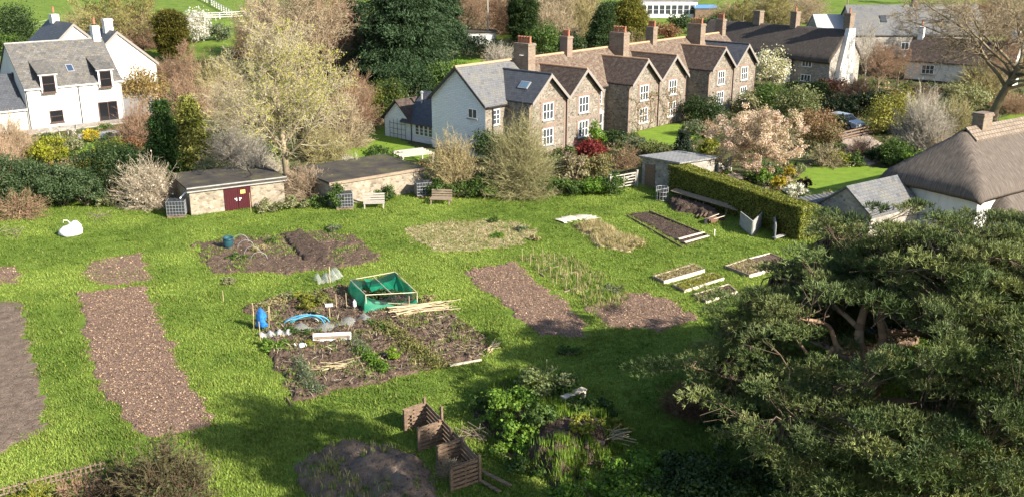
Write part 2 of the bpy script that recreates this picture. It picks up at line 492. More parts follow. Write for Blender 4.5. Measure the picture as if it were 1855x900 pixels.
def grow(p, d, L, r, lev, P, out):
    ns = P['seg'][lev]
    st = L / ns
    wob, up = P['wob'][lev], P['up'][lev]
    pts = [p]; ds = [d]; rs = [r]
    for i in range(ns):
        d = d + np.array([random.gauss(0, wob), random.gauss(0, wob), random.gauss(0, wob) + up])
        d = d / math.sqrt(d @ d)
        p2 = p + d * st
        r2 = r * (1 - (i + 1) / ns * (1 - P['tip'][lev]))
        out.append((p, p2, rs[-1], r2, lev))
        p = p2; pts.append(p); ds.append(d); rs.append(r2)
    if lev + 1 >= len(P['seg']): return
    nk = P['kids'][lev]
    nk = int(nk * random.uniform(0.8, 1.2) + 0.5)
    az = random.uniform(0, 6.28)
    s0 = P['start'][lev]
    for k in range(nk):
        f = s0 + (1 - s0) * (k + random.random()) / nk
        x = f * ns; i = min(int(x), ns - 1); fr = x - i
        q = pts[i] * (1 - fr) + pts[i + 1] * fr
        dd = ds[i + 1]
        az += 2.4 + random.uniform(-0.5, 0.5)
        ang = P['ang'][lev] * random.uniform(0.75, 1.25)
        ref = np.array([0, 0, 1.]) if abs(dd[2]) < 0.9 else np.array([1., 0, 0])
        t = np.cross(dd, ref); t /= math.sqrt(t @ t); b = np.cross(dd, t)
        nd = dd * math.cos(ang) + (t * math.cos(az) + b * math.sin(az)) * math.sin(ang)
        ll = L * P['ratio'][lev] * (1.0 - P['taper'][lev] * (f - s0) / (1 - s0 + 1e-6)) * random.uniform(0.75, 1.2)
        rr = min(rs[i] * 0.75, r and rs[i] * 0.5 + 0.004) * P['rk'][lev]
        grow(q, nd, ll, max(rr, P['rmin']), lev + 1, P, out)

def bare_tree_meshes(tag, height, trunk_r, P, tw_cols, br_cols, thick=2, leaf=None, lean=(0, 0)):
    """returns (trunk mesh, crown mesh, leaf mesh or None)"""
    out = []
    d0 = np.array([lean[0], lean[1], 1.0]); d0 /= math.sqrt(d0 @ d0)
    grow(np.zeros(3), d0, height * P['trunk'], trunk_r, 0, P, out)
    P0 = np.array([s[0] for s in out]); P1 = np.array([s[1] for s in out])
    R0 = np.array([s[2] for s in out]); R1 = np.array([s[3] for s in out]); lv = np.array([s[4] for s in out])
    zmax = P1[:, 2].max(); k = height / zmax
    P0 *= k; P1 *= k
    # root flare
    lo = P0[:, 2] < 0.5
    R0 = np.where(lo & (lv == 0), R0 * 1.35, R0)
    a = lv < thick
    tr = segs_mesh('trunk', P0[a], P1[a], R0[a], R1[a], tones(a.sum(), br_cols, 0.12), 6)
    b = ~a
    cr = segs_mesh('crown', P0[b], P1[b], R0[b], R1[b], tones(b.sum(), tw_cols, 0.2), 3)
    lf = None
    if leaf:
        last = np.where(lv == lv.max())[0]
        n = leaf['n']; i = rng.choice(last, n)
        f = rng.random((n, 1))
        Q = P0[i] * (1 - f) + P1[i] * f + rng.normal(size=(n, 3)) * leaf.get('spread', 0.08)
        keep = np.ones(n, bool)
        if 'where' in leaf: keep = leaf['where'](Q)
        Q = Q[keep]; n = len(Q)
        s = rng.uniform(0.7, 1.3, n)
        V = leaf_verts(Q, unit(rdir(n) + np.array([0, 0, .4])), leaf['L'] * s, leaf['W'] * s)
        lf = np_mesh('foliage', V, quads(n), leaf.get('mat', LEAF), np.repeat(tones(n, leaf['cols'], 0.2), 4, 0))
    return tr, cr, lf

BR = [(0.16, 0.125, 0.085), (0.26, 0.21, 0.145), (0.20, 0.17, 0.10)]
TW_BEIGE = [(0.26, 0.20, 0.125), (0.37, 0.30, 0.20), (0.31, 0.25, 0.15)]
TW_BROWN = [(0.20, 0.125, 0.08), (0.30, 0.20, 0.13), (0.25, 0.16, 0.10)]
TW_OLIVE = [(0.22, 0.19, 0.09), (0.31, 0.27, 0.13), (0.27, 0.22, 0.12)]
TW_GREY = [(0.27, 0.24, 0.19), (0.40, 0.36, 0.29), (0.33, 0.29, 0.23)]

def tree_obj(name, meshes, label, cat, loc, rz=0.0, group=None, sc=None):
    t = thing(name, label, cat, loc, rz, group)
    for nm, me in zip(('trunk', 'crown', 'foliage'), meshes):
        if me is not None: link(nm, me, t)
    if sc: t.scale = sc
    return t

def twig_bush_mesh(r, h, stems, twigs, cols, rad=0.018, tl=0.5, base=0.25, leaf=None, trad=0.010, droop=0.0):
    """many-stemmed bare bush: curved stems out of one foot, twigs along them"""
    n = stems
    d = rdir(n * 3); d = d[d[:, 2] > -0.05][:n]; n = len(d)
    T = d * np.array([r, r, h]) * rng.uniform(0.62, 1.05, (n, 1)) * (0.8 + 0.4 * vn(d[:, 0] * 3 + 7, d[:, 1] * 3 + d[:, 2] * 2, 3))[:, None]
    T[:, 2] = np.abs(T[:, 2]) + 0.05 * h
    B = np.stack([rng.normal(size=n) * r * base, rng.normal(size=n) * r * base, np.zeros(n)], 1)
    M = B * 0.5 + T * 0.4; M[:, 2] = T[:, 2] * (0.62 + droop)
    def bez(t):
        t = t[..., None]
        return (1 - t) ** 2 * B[idx] + 2 * t * (1 - t) * M[idx] + t ** 2 * T[idx]
    ns = 5
    idx = np.arange(n)
    pts = [bez(np.full(n, k / ns)) for k in range(ns + 1)]
    P0 = np.concatenate(pts[:-1]); P1 = np.concatenate(pts[1:])
    R0 = np.concatenate([np.full(n, rad * (1 - 0.7 * k / ns)) for k in range(ns)]); R1 = np.concatenate([np.full(n, rad * (1 - 0.7 * (k + 1) / ns)) for k in range(ns)])
    idx = rng.integers(0, n, twigs)
    t = rng.uniform(0.3, 1.0, twigs) ** 0.8
    q = bez(t); q2 = bez(np.minimum(t + 0.05, 1.05))
    dd = unit(unit(q2 - q) * 0.8 + rng.normal(size=(twigs, 3)) * 0.55 + np.array([0, 0, 0.12 - droop]))
    ln = tl * rng.uniform(0.5, 1.3, (twigs, 1)) * (1.15 - 0.5 * t)[:, None]
    m = q + dd * ln * 0.55; e = m + unit(dd + rng.normal(size=(twigs, 3)) * 0.35) * ln * 0.5
    m[:, 2] = np.maximum(m[:, 2], 0.03); e[:, 2] = np.maximum(e[:, 2], 0.03)
    P0 = np.concatenate([P0, q, m]); P1 = np.concatenate([P1, m, e])
    R0 = np.concatenate([R0, np.full(twigs, trad), np.full(twigs, trad * 0.8)]); R1 = np.concatenate([R1, np.full(twigs, trad * 0.8), np.full(twigs, trad * 0.5)])
    me = segs_mesh('stems', P0, P1, R0, R1, tones(len(P0), cols, 0.2), 3)
    lf = None
    if leaf:
        k = leaf['n']; i = rng.integers(0, twigs, k); f = rng.random((k, 1))
        Q = m[i] * (1 - f) + e[i] * f + rng.normal(size=(k, 3)) * 0.05
        s = rng.uniform(0.7, 1.3, k)
        lf = np_mesh('foliage', leaf_verts(Q, unit(rdir(k) + np.array([0, 0, .4])), leaf['L'] * s, leaf['W'] * s), quads(k), leaf.get('mat', LEAF), np.repeat(tones(k, leaf['cols'], 0.2), 4, 0))
    return me, lf

def twig_bush(name, label, cat, loc, r, h, cols=TW_BEIGE, dens=1.0, leaf=None, group=None, **kw):
    st = int(70 + 26 * r * h * dens); tw = int(dens * (500 + 330 * r * h))
    if leaf: leaf = dict(leaf); leaf['n'] = int(leaf['n'] * max(1, r * h))
    me, lf = twig_bush_mesh(r, h, st, tw, cols, leaf=leaf, tl=0.28 + 0.12 * h, **kw)
    t = thing(name, label, cat, loc, random.uniform(0, 6), group)
    link('stems', me, t)
    if lf: link('foliage', lf, t)
    return t

G_DARK = [(0.016, 0.034, 0.010), (0.034, 0.062, 0.018), (0.055, 0.085, 0.026)]
G_MID = [(0.03, 0.065, 0.014), (0.06, 0.11, 0.022), (0.10, 0.15, 0.03)]
G_BRIGHT = [(0.06, 0.13, 0.015), (0.11, 0.20, 0.022), (0.16, 0.25, 0.035)]
G_YEL = [(0.11, 0.15, 0.02), (0.21, 0.22, 0.03), (0.30, 0.28, 0.05)]
G_GREY = [(0.07, 0.10, 0.05), (0.12, 0.15, 0.08), (0.18, 0.20, 0.12)]
YELF = [(0.35, 0.25, 0.02), (0.5, 0.38, 0.03), (0.3, 0.28, 0.04)]
RED = [(0.10, 0.012, 0.012), (0.22, 0.02, 0.025), (0.12, 0.03, 0.02)]
RUSSET = [(0.14, 0.06, 0.035), (0.22, 0.11, 0.06), (0.16, 0.12, 0.05)]
G_PALE = [(0.14, 0.16, 0.07), (0.22, 0.23, 0.11), (0.28, 0.26, 0.15)]

def leaf_bush(name, label, cat, loc, r, h, cols=G_MID, L=0.14, W=0.09, dens=1.0, lump=0.34, group=None, ry=None, zs=0.8, cj=0.22, rz=None):
    """evergreen or leafy bush: leaves in clumps round a twiggy middle"""
    ry = ry or r
    m = (r * ry * h) ** (1 / 3)
    K = int(16 + 7 * m * m)
    C, Rr = clumps_on((0, 0, h * 0.5), (r, ry, h * 0.5), K, lump * m, -0.75, (0.42, 1.0))
    Rr *= rng.uniform(.55, 1.25, len(Rr))
    C[:, 2] = np.maximum(C[:, 2], Rr * 0.5)
    area = 4 * math.pi * ((r * ry) ** 1.6 / 3 + (r * h / 2) ** 1.6 / 3 + (ry * h / 2) ** 1.6 / 3) ** (1 / 1.6)
    n = int(min(26000, dens * (400 + 1.9 * area / (L * W))))
    V, Fq, c = cloud(C, Rr, n, L, W, cols, zs, cj=cj)
    # stray sprigs break the outline
    sp = np.repeat(rng.random(n) < .10, 4); cc_ = np.array([0, 0, h * .45])
    V[sp] = cc_ + (V[sp] - cc_) * np.repeat(rng.uniform(1.0, 1.28, n), 4)[sp][:, None]
    V[:, 2] = np.maximum(V[:, 2], 0.0)
    t = thing(name, label, cat, loc, random.uniform(0, 6) if rz is None else rz, group)
    link('foliage', np_mesh('foliage', V, Fq, LEAF, c), t)
    # stems inside
    k = 10
    B = rng.normal(size=(k, 3)) * 0.08 * r; B[:, 2] = 0
    E = C[rng.integers(0, len(C), k)]
    link('stems', segs_mesh('stems', B, E, np.full(k, 0.05), np.full(k, 0.015), tones(k, BR), 4), t)
    return t

def conifer(name, label, cat, loc, r, h, cols=G_DARK, tiers=16, dens=1.0, group=None, L=0.34, W=0.085, droop=0.35, power=0.85, bare=0.06, columnar=False):
    """trunk, tiers of boughs, sprays of foliage along each bough"""
    P0 = []; P1 = []; Cs = []; Ds = []
    for k in range(tiers):
        f = bare + (1 - bare) * (k + random.random() * 0.6) / tiers
        z = f * h * 0.98
        R_ = r * (1 - f) ** power if not columnar else r * min(1, (1 - f) * 3.2) ** 0.6 * (0.75 + 0.25 * min(1, f * 5))
        nb = max(4, int(5 + 7 * R_ / max(r, .1) + (3 if r > 3 else 0)))
        a0 = random.random() * 6
        for j in range(nb):
            a = a0 + 6.283 * j / nb + random.gauss(0, 0.18)
            ll = R_ * random.uniform(0.72, 1.12)
            lift = (0.25 if not columnar else 1.2)
            e = np.array([math.cos(a) * ll, math.sin(a) * ll, z - droop * ll * (1 if not columnar else -1.4) * random.uniform(.6, 1.2) + 0.15 * lift])
            b = np.array([0, 0, z]);
            P0.append(b); P1.append(e)
            m = max(3, int(ll * 5))
            for q in range(m):
                t_ = 0.25 + 0.75 * (q + random.random()) / m
                Cs.append(b + (e - b) * t_ + np.array([0, 0, 0.12 * math.sin(t_ * 3) * ll * 0.3])); Ds.append((e - b) / (ll + 1e-6))
    Cs = np.array(Cs); Ds = np.array(Ds)
    per = int(dens * (26 if r > 1.5 else 18))
    n = len(Cs) * per
    i = np.repeat(np.arange(len(Cs)), per)
    sp = 0.16 * r ** 0.6 + 0.06
    P = Cs[i] + rng.normal(size=(n, 3)) * np.array([sp, sp, sp * 0.45])
    Nn = unit(rng.normal(size=(n, 3)) * 0.55 + np.array([0, 0, 0.9]) + Ds[i] * 0.2)
    t_dir = unit(Ds[i] + rng.normal(size=(n, 3)) * 0.6)
    b_ = unit(np.cross(Nn, t_dir)); s = rng.uniform(0.6, 1.3, (n, 1))
    V = np.stack([P - t_dir * L * s / 2, P + b_ * W * s / 2, P + t_dir * L * s / 2 - Nn * 0.05, P - b_ * W * s / 2], 1).reshape(-1, 3)
    V[:, 2] = np.maximum(V[:, 2], 0.02)
    kc = tones(len(Cs), cols, 0.22)
    c = np.clip(kc[i] * (1 + rng.normal(size=(n, 1)) * 0.15), 0.004, 1)
    t = thing(name, label, cat, loc, random.uniform(0, 6), group)
    link('crown', np_mesh('crown', V, quads(n), NEEDLE, np.repeat(c, 4, 0)), t)
    tp = [np.array([0, 0, z * h / 6.]) for z in range(7)]
    P0 = np.array(tp[:-1] + P0); P1 = np.array(tp[1:] + P1)
    R0 = np.array([0.05 + 0.016 * h * (1 - k / 6) for k in range(6)] + [0.045] * (len(P0) - 6)); R1 = np.array([0.05 + 0.016 * h * (1 - (k + 1) / 6) for k in range(6)] + [0.012] * (len(P0) - 6))
    link('trunk', segs_mesh('trunk', P0, P1, R0, R1, tones(len(P0), BR), 5), t)
    return t
# ------------------------------------------------------------------ ground
def sdf(poly, x, y):
    """signed distance to a polygon, inside positive"""
    p = np.array([(q[0], q[1]) for q in poly]); n = len(p)
    d = np.full(x.shape, 1e9); ins = np.zeros(x.shape, bool)
    for i in range(n):
        a, b = p[i], p[(i + 1) % n]
        e = b - a
        t = np.clip(((x - a[0]) * e[0] + (y - a[1]) * e[1]) / (e @ e), 0, 1)
        d = np.minimum(d, np.hypot(x - a[0] - t * e[0], y - a[1] - t * e[1]))
        c = ((a[1] > y) != (b[1] > y)) & (x < (b[0] - a[0]) * (y - a[1]) / (b[1] - a[1] + 1e-12) + a[0])
        ins ^= c
    return np.where(ins, d, -d)

def bump_h(x, y):
    return 0.10 * (fbm(x * 0.22, y * 0.22, 3, 3) - 0.5) * smooth01((118 - y) / 25)

def gz(x, y):
    return ter(x, y) + bump_h(np.asarray(x, float), np.asarray(y, float))

def gzf(p):
    return Vector((p[0], p[1], float(gz(p[0], p[1]))))

def axis_steps(a, b, fine, lo, hi, grow_=1.12):
    c = [a]; s = fine
    v = a
    while v < b: v += fine; c.append(v)
    s = fine; up = [c[-1]]
    while up[-1] < hi: s *= grow_; up.append(up[-1] + s)
    s = fine; dn = [a]
    while dn[-1] > lo: s *= grow_; dn.append(dn[-1] - s)
    return np.array(sorted(set(dn[1:])) + c + up[1:])

xs = axis_steps(-55, 45, 0.6, -1500, 1500); ys = axis_steps(24, 130, 0.6, -300, 2600)
X, Y = np.meshgrid(xs, ys)
Z = gz(X, Y)
V = np.stack([X.ravel(), Y.ravel(), Z.ravel()], 1)
nx = len(xs); ii, jj = np.meshgrid(np.arange(nx - 1), np.arange(len(ys) - 1))
q = (jj * nx + ii).ravel()
Fq = np.stack([q, q + 1, q + nx + 1, q + nx], 1)
GROUNDM = M_noise('grass_ground', [(0.28, (0.050, 0.088, 0.010)), (0.45, (0.095, 0.15, 0.016)), (0.6, (0.125, 0.18, 0.022)), (0.78, (0.17, 0.21, 0.045))], 0.55, 0.95, 0.6, 9, detail=12, dist=0.12)
setp(link('ground', np_mesh('ground', V, Fq, GROUNDM, smooth=True)), kind='structure')

def patch_mesh(name, poly, zoff, amp, fr, res, mat, edge=0.25, crown=0.0, seed=0, rim=0.25, ridge=None):
    """a patch of ground with an uneven edge; amp = clods, crown = how far the middle stands up"""
    p = np.array([(q[0], q[1]) for q in poly])
    lo = p.min(0) - 0.5; hi = p.max(0) + 0.5
    x = np.arange(lo[0], hi[0], res); y = np.arange(lo[1], hi[1], res)
    X, Y = np.meshgrid(x, y)
    D = sdf(poly, X, Y) + edge * 2 * (fbm(X * 1.1, Y * 1.1, seed, 3) - 0.5) + edge * (vn(X * 4, Y * 4, seed + 3) - 0.5)
    e = smooth01((D + 0.05) / rim)
    Z = gz(X, Y) + zoff * e - 0.06 * (1 - e)
    if amp:
        Z = Z + e * amp * ((fbm(X * fr, Y * fr, seed + 5, 4) - 0.35) * 1.4 + 0.35 * vn(X * 4.6, Y * 4.6, seed + 9) ** 2)
    if crown:
        Z = Z + crown * smooth01(D / (0.5 * max(D.max(), .1)))
    if ridge is not None: Z = Z + e * ridge(X, Y)
    nx = len(x)
    ii, jj = np.meshgrid(np.arange(nx - 1), np.arange(len(y) - 1))
    q = (jj * nx + ii)
    keep = (D[:-1, :-1] > -0.25) & (D[1:, 1:] > -0.25) & (D[:-1, 1:] > -0.25) & (D[1:, :-1] > -0.25)
    q = q[keep]
    Fq = np.stack([q, q + 1, q + nx + 1, q + nx], 1)
    V = np.stack([X.ravel(), Y.ravel(), Z.ravel()], 1)
    used, inv = np.unique(Fq, return_inverse=True)
    me = np_mesh(name, V[used], inv.reshape(Fq.shape), mat, smooth=True)
    def zat(px, py):
        i = np.clip(((px - lo[0]) / res).astype(int), 0, X.shape[1] - 1); j = np.clip(((py - lo[1]) / res).astype(int), 0, X.shape[0] - 1)
        return Z[j, i], D[j, i]
    return me, zat, lo, hi

def PX(*pts): return [g(*p) for p in pts]

def scatter_leaves(name, zat, lo, hi, n, L, W, cols, parent, mat=None, flat=0.9, dmin=0.02, lift=0.02):
    x = rng.uniform(lo[0], hi[0], n); y = rng.uniform(lo[1], hi[1], n)
    z, d = zat(x, y); k = d > dmin
    x, y, z = x[k], y[k], z[k]; n = len(x)
    N = unit(rng.normal(size=(n, 3)) * (1 - flat + 0.25) + np.array([0, 0, 1.]))
    s = rng.uniform(0.6, 1.4, n)
    V = leaf_verts(np.stack([x, y, z + lift], 1), N, L * s, W * s)
    o = link(name, np_mesh(name, V, quads(n), mat or LITTER, np.repeat(tones(n, cols, 0.25), 4, 0)), parent)
    o['kind'] = 'stuff'
    return o

NOGRASS = []
PINK = [(0.13, 0.084, 0.052), (0.265, 0.175, 0.11), (0.42, 0.305, 0.205), (0.205, 0.135, 0.083)]
BROWNL = [(0.06, 0.042, 0.03), (0.12, 0.085, 0.062), (0.18, 0.135, 0.10)]
HAYC = [(0.28, 0.23, 0.12), (0.42, 0.35, 0.21), (0.52, 0.45, 0.31), (0.22, 0.22, 0.08)]

def plot(label, poly, mat, part, amp=0.07, zoff=0.03, fr=2.5, seed=1, litter=None, edge=0.42, crown=0.0, grassy=0.0, ridge=None, cat='garden plot', name='garden_plot', res=0.10, rim=0.25):
    me, zat, lo, hi = patch_mesh(part, poly, zoff, amp, fr, res, mat, edge, crown, seed, rim, ridge)
    c = sum((Vector((p[0], p[1], 0)) for p in poly), Vector()) / len(poly)
    t = thing(name, label, cat)
    link(part, me, t)
    if litter:
        n, L, W, cols = litter
        area = (hi[0] - lo[0]) * (hi[1] - lo[1])
        scatter_leaves('leaf_litter', zat, lo, hi, int(n * area), L, W, cols, t)
    NOGRASS.append((poly, grassy))
    return t, zat, lo, hi

plot('long plot of pinkish brown leaf mulch running towards the shaded bottom of the allotment', PX((136, 530), (268, 516), (300, 600), (345, 690), (392, 770), (345, 785), (250, 800), (205, 735), (165, 690), (150, 600)), MULCH, 'mulch', 0.05, 0.04, 4, 2, (150, 0.075, 0.048, PINK))
plot('short mulched plot with a weedy strip, just beyond the long pinkish mulch plot', PX((150, 482), (200, 465), (258, 458), (278, 510), (190, 520), (152, 505)), MULCH, 'mulch', 0.04, 0.02, 4, 3, (45, 0.1, 0.07, PINK), grassy=0.25, edge=0.5)
plot('bare dry matted earth plot cut off by the left edge of the picture', PX((-160, 548), (42, 545), (62, 640), (88, 720), (85, 775), (10, 815), (-160, 880)), SOIL_DRY, 'soil', 0.05, 0.03, 3, 4, (25, 0.16, 0.02, [(0.12, 0.09, 0.07), (0.22, 0.175, 0.135)]))
plot('small mulched corner plot at the far left edge of the allotment', PX((-60, 476), (28, 482), (36, 492), (30, 512), (-60, 520)), MULCH, 'mulch', 0.04, 0.02, 4, 5, (40, 0.1, 0.07, PINK), edge=0.4, grassy=0.1)
LT = plot('dug brown plot with weedy middle and the dark water butt standing at its left end', PX((345, 440), (425, 432), (512, 424), (560, 418), (640, 427), (695, 470), (640, 484), (500, 496), (385, 495)), SOIL, 'soil', 0.17, 0.04, 2.6, 6, (30, 0.12, 0.05, BROWNL + [(0.3, 0.24, 0.15)]), grassy=0.28, edge=0.5)
plot('long low ridge of freshly dug dark soil', PX((508, 427), (548, 420), (600, 455), (592, 478), (548, 474)), SOIL_DK, 'soil', 0.22, 0.16, 2.6, 7, (12, 0.1, 0.07, BROWNL), edge=0.12, cat='soil ridge', name='soil_ridge')
STRAW = plot('sparse patch of pale dry straw and weeds at the far middle of the allotment', PX((725, 415), (800, 402), (900, 398), (945, 402), (978, 430), (905, 452), (800, 458), (755, 440)), HAY, 'straw', 0.05, 0.015, 3, 8, (55, 0.22, 0.03, HAYC), edge=0.7, grassy=0.45)
plot('pinkish mulch plot running diagonally beside the field of short stakes', PX((836, 492), (880, 484), (930, 478), (1000, 528), (1060, 582), (1065, 612), (990, 612), (930, 570)), MULCH, 'mulch', 0.07, 0.05, 4, 9, (150, 0.075, 0.048, PINK), grassy=0.02)
plot('short wide mulch plot just left of the timber edged beds', PX((1062, 558), (1110, 542), (1165, 530), (1215, 543), (1262, 575), (1195, 600), (1100, 596)), MULCH, 'mulch', 0.07, 0.04, 4, 10, (150, 0.075, 0.048, PINK), grassy=0.03)
HAYP = plot('overgrown plot of long dry yellow grass in front of the pale sheet', PX((1040, 412), (1078, 398), (1120, 422), (1175, 440), (1130, 460), (1090, 448)), HAY, 'dead_grass', 0.14, 0.06, 2, 11, (60, 0.3, 0.03, HAYC), edge=0.5, grassy=0.15)
plot('dark compost covered strip with two boards laid across its near end', PX((1135, 389), (1172, 384), (1285, 430), (1242, 446)), SOIL_DK, 'soil', 0.08, 0.05, 5, 12, (35, 0.12, 0.03, BROWNL), edge=0.1)
PLZ = plot('crowded vegetable plot of dark soil around the green netted cage', PX((440, 555), (520, 538), (625, 518), (745, 545), (815, 562), (860, 602), (898, 636), (790, 668), (640, 705), (532, 730), (495, 650)), SOIL, 'soil', 0.22, 0.05, 2.8, 13, (55, 0.14, 0.05, BROWNL + [(0.3, 0.24, 0.15), (0.10, 0.13, 0.03)]), grassy=0.2, edge=0.4)
MOUND = plot('broad bare mound of brown earth in the shade beside the pallet compost bays', PX((520, 850), (560, 818), (640, 806), (705, 800), (790, 850), (812, 905), (700, 940), (560, 925)), SOIL_DRY, 'soil', 0.42, 0.12, 1.2, 14, (30, 0.1, 0.06, BROWNL), crown=0.22, cat='soil heap', name='soil_heap', rim=0.9, grassy=0.10)
HEAP = plot('overgrown heap of weeds and dumped garden waste behind the pallet compost bays', PX((880, 702), (940, 690), (990, 682), (1045, 718), (1100, 770), (1140, 800), (1100, 835), (1010, 890), (950, 850), (900, 800), (850, 770)), SOIL_DK, 'soil', 0.35, 0.15, 0.9, 15, (25, 0.12, 0.06, BROWNL), crown=0.75, cat='weed heap', name='weed_heap', rim=1.0, grassy=0.15, edge=0.6)

def tufts(name, parent, zat, lo, hi, n, h, cols, dmin=.05, mask=None, w=.02, lean=.5):
    """upright blades standing on a patch"""
    x = rng.uniform(lo[0], hi[0], n); y = rng.uniform(lo[1], hi[1], n)
    z, d = zat(x, y); k = d > dmin
    if mask is not None: k &= mask(x, y)
    x, y, z = x[k], y[k], z[k]
    m = 5; i = np.repeat(np.arange(len(x)), m); k = len(i)
    B = np.stack([x, y, z - .02], 1)[i] + rng.normal(size=(k, 3)) * np.array([.06, .06, 0])
    a = rng.random(k) * 6.283; hh = h * rng.uniform(.5, 1.4, k) * (.4 + fbm(x * 1.2, y * 1.2, 17, 3))[i]; ln = rng.uniform(.1, 1, k) * lean
    T = B + np.stack([np.cos(a) * ln * hh, np.sin(a) * ln * hh, hh], 1)
    s = np.stack([-np.sin(a), np.cos(a), 0 * a], 1) * w
    V = np.stack([B - s, B + s, T], 1).reshape(-1, 3)
    tc = tones(len(x), cols, .2)[i] * (1 + rng.normal(size=(k, 1)) * .15)
    o = link(name, np_mesh(name, V, np.arange(k * 3, dtype=np.int32).reshape(k, 3), GRASSM, np.repeat(np.clip(tc, .004, 1), 3, 0)), parent)
    o['kind'] = 'stuff'
GREENS = [(0.06, 0.13, 0.012), (0.13, 0.22, 0.022), (0.2, 0.25, 0.05), (0.08, 0.15, 0.03)]
DRYC = [(0.30, 0.25, 0.12), (0.42, 0.34, 0.2), (0.24, 0.24, 0.08)]
t, zat, lo, hi = HEAP
tufts('weeds', t, zat, lo, hi, 9000, .3, GREENS, mask=lambda x, y: fbm(x * .5, y * .5, 44, 3) > .40)
t, zat, lo, hi = PLZ
tufts('weeds', t, zat, lo, hi, 7500, .16, GREENS + DRYC[:2], mask=lambda x, y: fbm(x * .8, y * .8, 45, 3) > .49)
scatter_leaves('plant_debris', zat, lo, hi, 900, .55, .022, [(.34, .28, .19), (.46, .40, .3), (.28, .22, .15)], t, flat=.95, lift=.06)
scatter_leaves('clods', zat, lo, hi, 5200, .16, .12, [(.04, .028, .02), (.10, .07, .052), (.16, .115, .085)], t, flat=.35, lift=.03)
t, zat, lo, hi = LT
tufts('weeds', t, zat, lo, hi, 3500, .15, GREENS + DRYC[:1], mask=lambda x, y: fbm(x * .7, y * .7, 46, 3) > .52)
t, zat, lo, hi = HAYP
tufts('dry_stalks', t, zat, lo, hi, 3000, .32, DRYC, w=.015, lean=.9)
t, zat, lo, hi = STRAW
tufts('dry_stalks', t, zat, lo, hi, 3500, .16, DRYC + GREENS[:2], w=.015, lean=1.2)
t, zat, lo, hi = MOUND
tufts('weeds', t, zat, lo, hi, 1600, .2, GREENS + DRYC, mask=lambda x, y: fbm(x * .7, y * .7, 48, 3) > .55)
RG, zat, lo, hi = plot('rough tussocky plot of pale and green long grass set with thin stakes', PX((935, 468), (1000, 458), (1040, 470), (1140, 530), (1130, 560), (1070, 560), (985, 500)), GROUNDM, 'turf', .05, .0, 2, 33, (14, .2, .03, HAYC), edge=.5, grassy=.7, name='rough_plot')
tufts('long_grass', RG, zat, lo, hi, 3000, .28, DRYC + GREENS, w=.018, lean=.9)

# gardens, lawns, paths beyond the allotment
GARDENM = M_noise('garden_earth', [(0.3, (0.05, 0.04, 0.026)), (0.5, (0.085, 0.08, 0.03)), (0.62, (0.07, 0.10, 0.02)), (0.75, (0.13, 0.11, 0.06))], 0.9, 0.97, 0.8, 6, dist=0.2)
def flat_patch(name, poly, mat, zoff, res=0.7, edge=0.3, seed=0):
    me, zat, lo, hi = patch_mesh(name, poly, zoff, 0, 1, res, mat, edge, 0, seed, 0.15)
    o = setp(link(name, me), kind='structure')
    return o, zat, lo, hi
gp = [Vector(p) for p in ((-75, 70, 0), (-32, 68, 0), (-23, 66, 0), (-12.5, 67.5, 0), (-6.4, 71, 0), (0, 71.2, 0), (6, 72.2, 0), (9.5, 73.5, 0), (12.2, 71.5, 0), (19.5, 59, 0), (22, 52, 0), (60, 45, 0), (85, 100, 0), (75, 150, 0), (0, 165, 0), (-75, 135, 0))]
flat_patch('garden_ground', gp, GARDENM, 0.03, 0.6)
NOGRASS.append((gp, 0.0))
LAWNS = []
for pts in ([(1420, 352), (1455, 303), (1560, 302), (1632, 308), (1640, 345), (1580, 372), (1500, 372)],
            [(1148, 240), (1200, 226), (1262, 222), (1290, 240), (1240, 262), (1180, 272)],
            [(612, 292), (655, 232), (700, 226), (745, 262), (790, 285), (720, 300)],
            [(1775, 226), (1860, 196), (1990, 205), (1990, 235), (1855, 222)],
            [(120, 262), (190, 256), (260, 262), (230, 285), (140, 280)],
            [(560, 298), (600, 285), (640, 285), (660, 300), (600, 312)],
            [(770, 140), (830, 100), (905, 112), (840, 140), (800, 160)],
            [(400, 78), (460, 60), (455, 40), (380, 40)]):
    LAWNS.append(PX(*pts)); flat_patch('lawn', LAWNS[-1], LAWNM, 0.045, 0.4, 0.35)
LAWNS.append(PX((1285, 326), (1330, 312), (1400, 332), (1395, 350), (1320, 340))); flat_patch('gravel_path', LAWNS[-1], GRAVEL, 0.05, 0.3, 0.2)
LAWNS.append(PX((1500, 240), (1560, 232), (1600, 262), (1590, 300), (1545, 300), (1530, 262)))
flat_patch('gravel_path', PX((1500, 240), (1560, 232), (1600, 262), (1590, 300), (1545, 300), (1530, 262)), GRAVEL, 0.05, 0.3, 0.3)
flat_patch('patio', PX((70, 252), (230, 234), (290, 232), (280, 245), (120, 258)), CONC, 0.06, 0.4, 0.05)
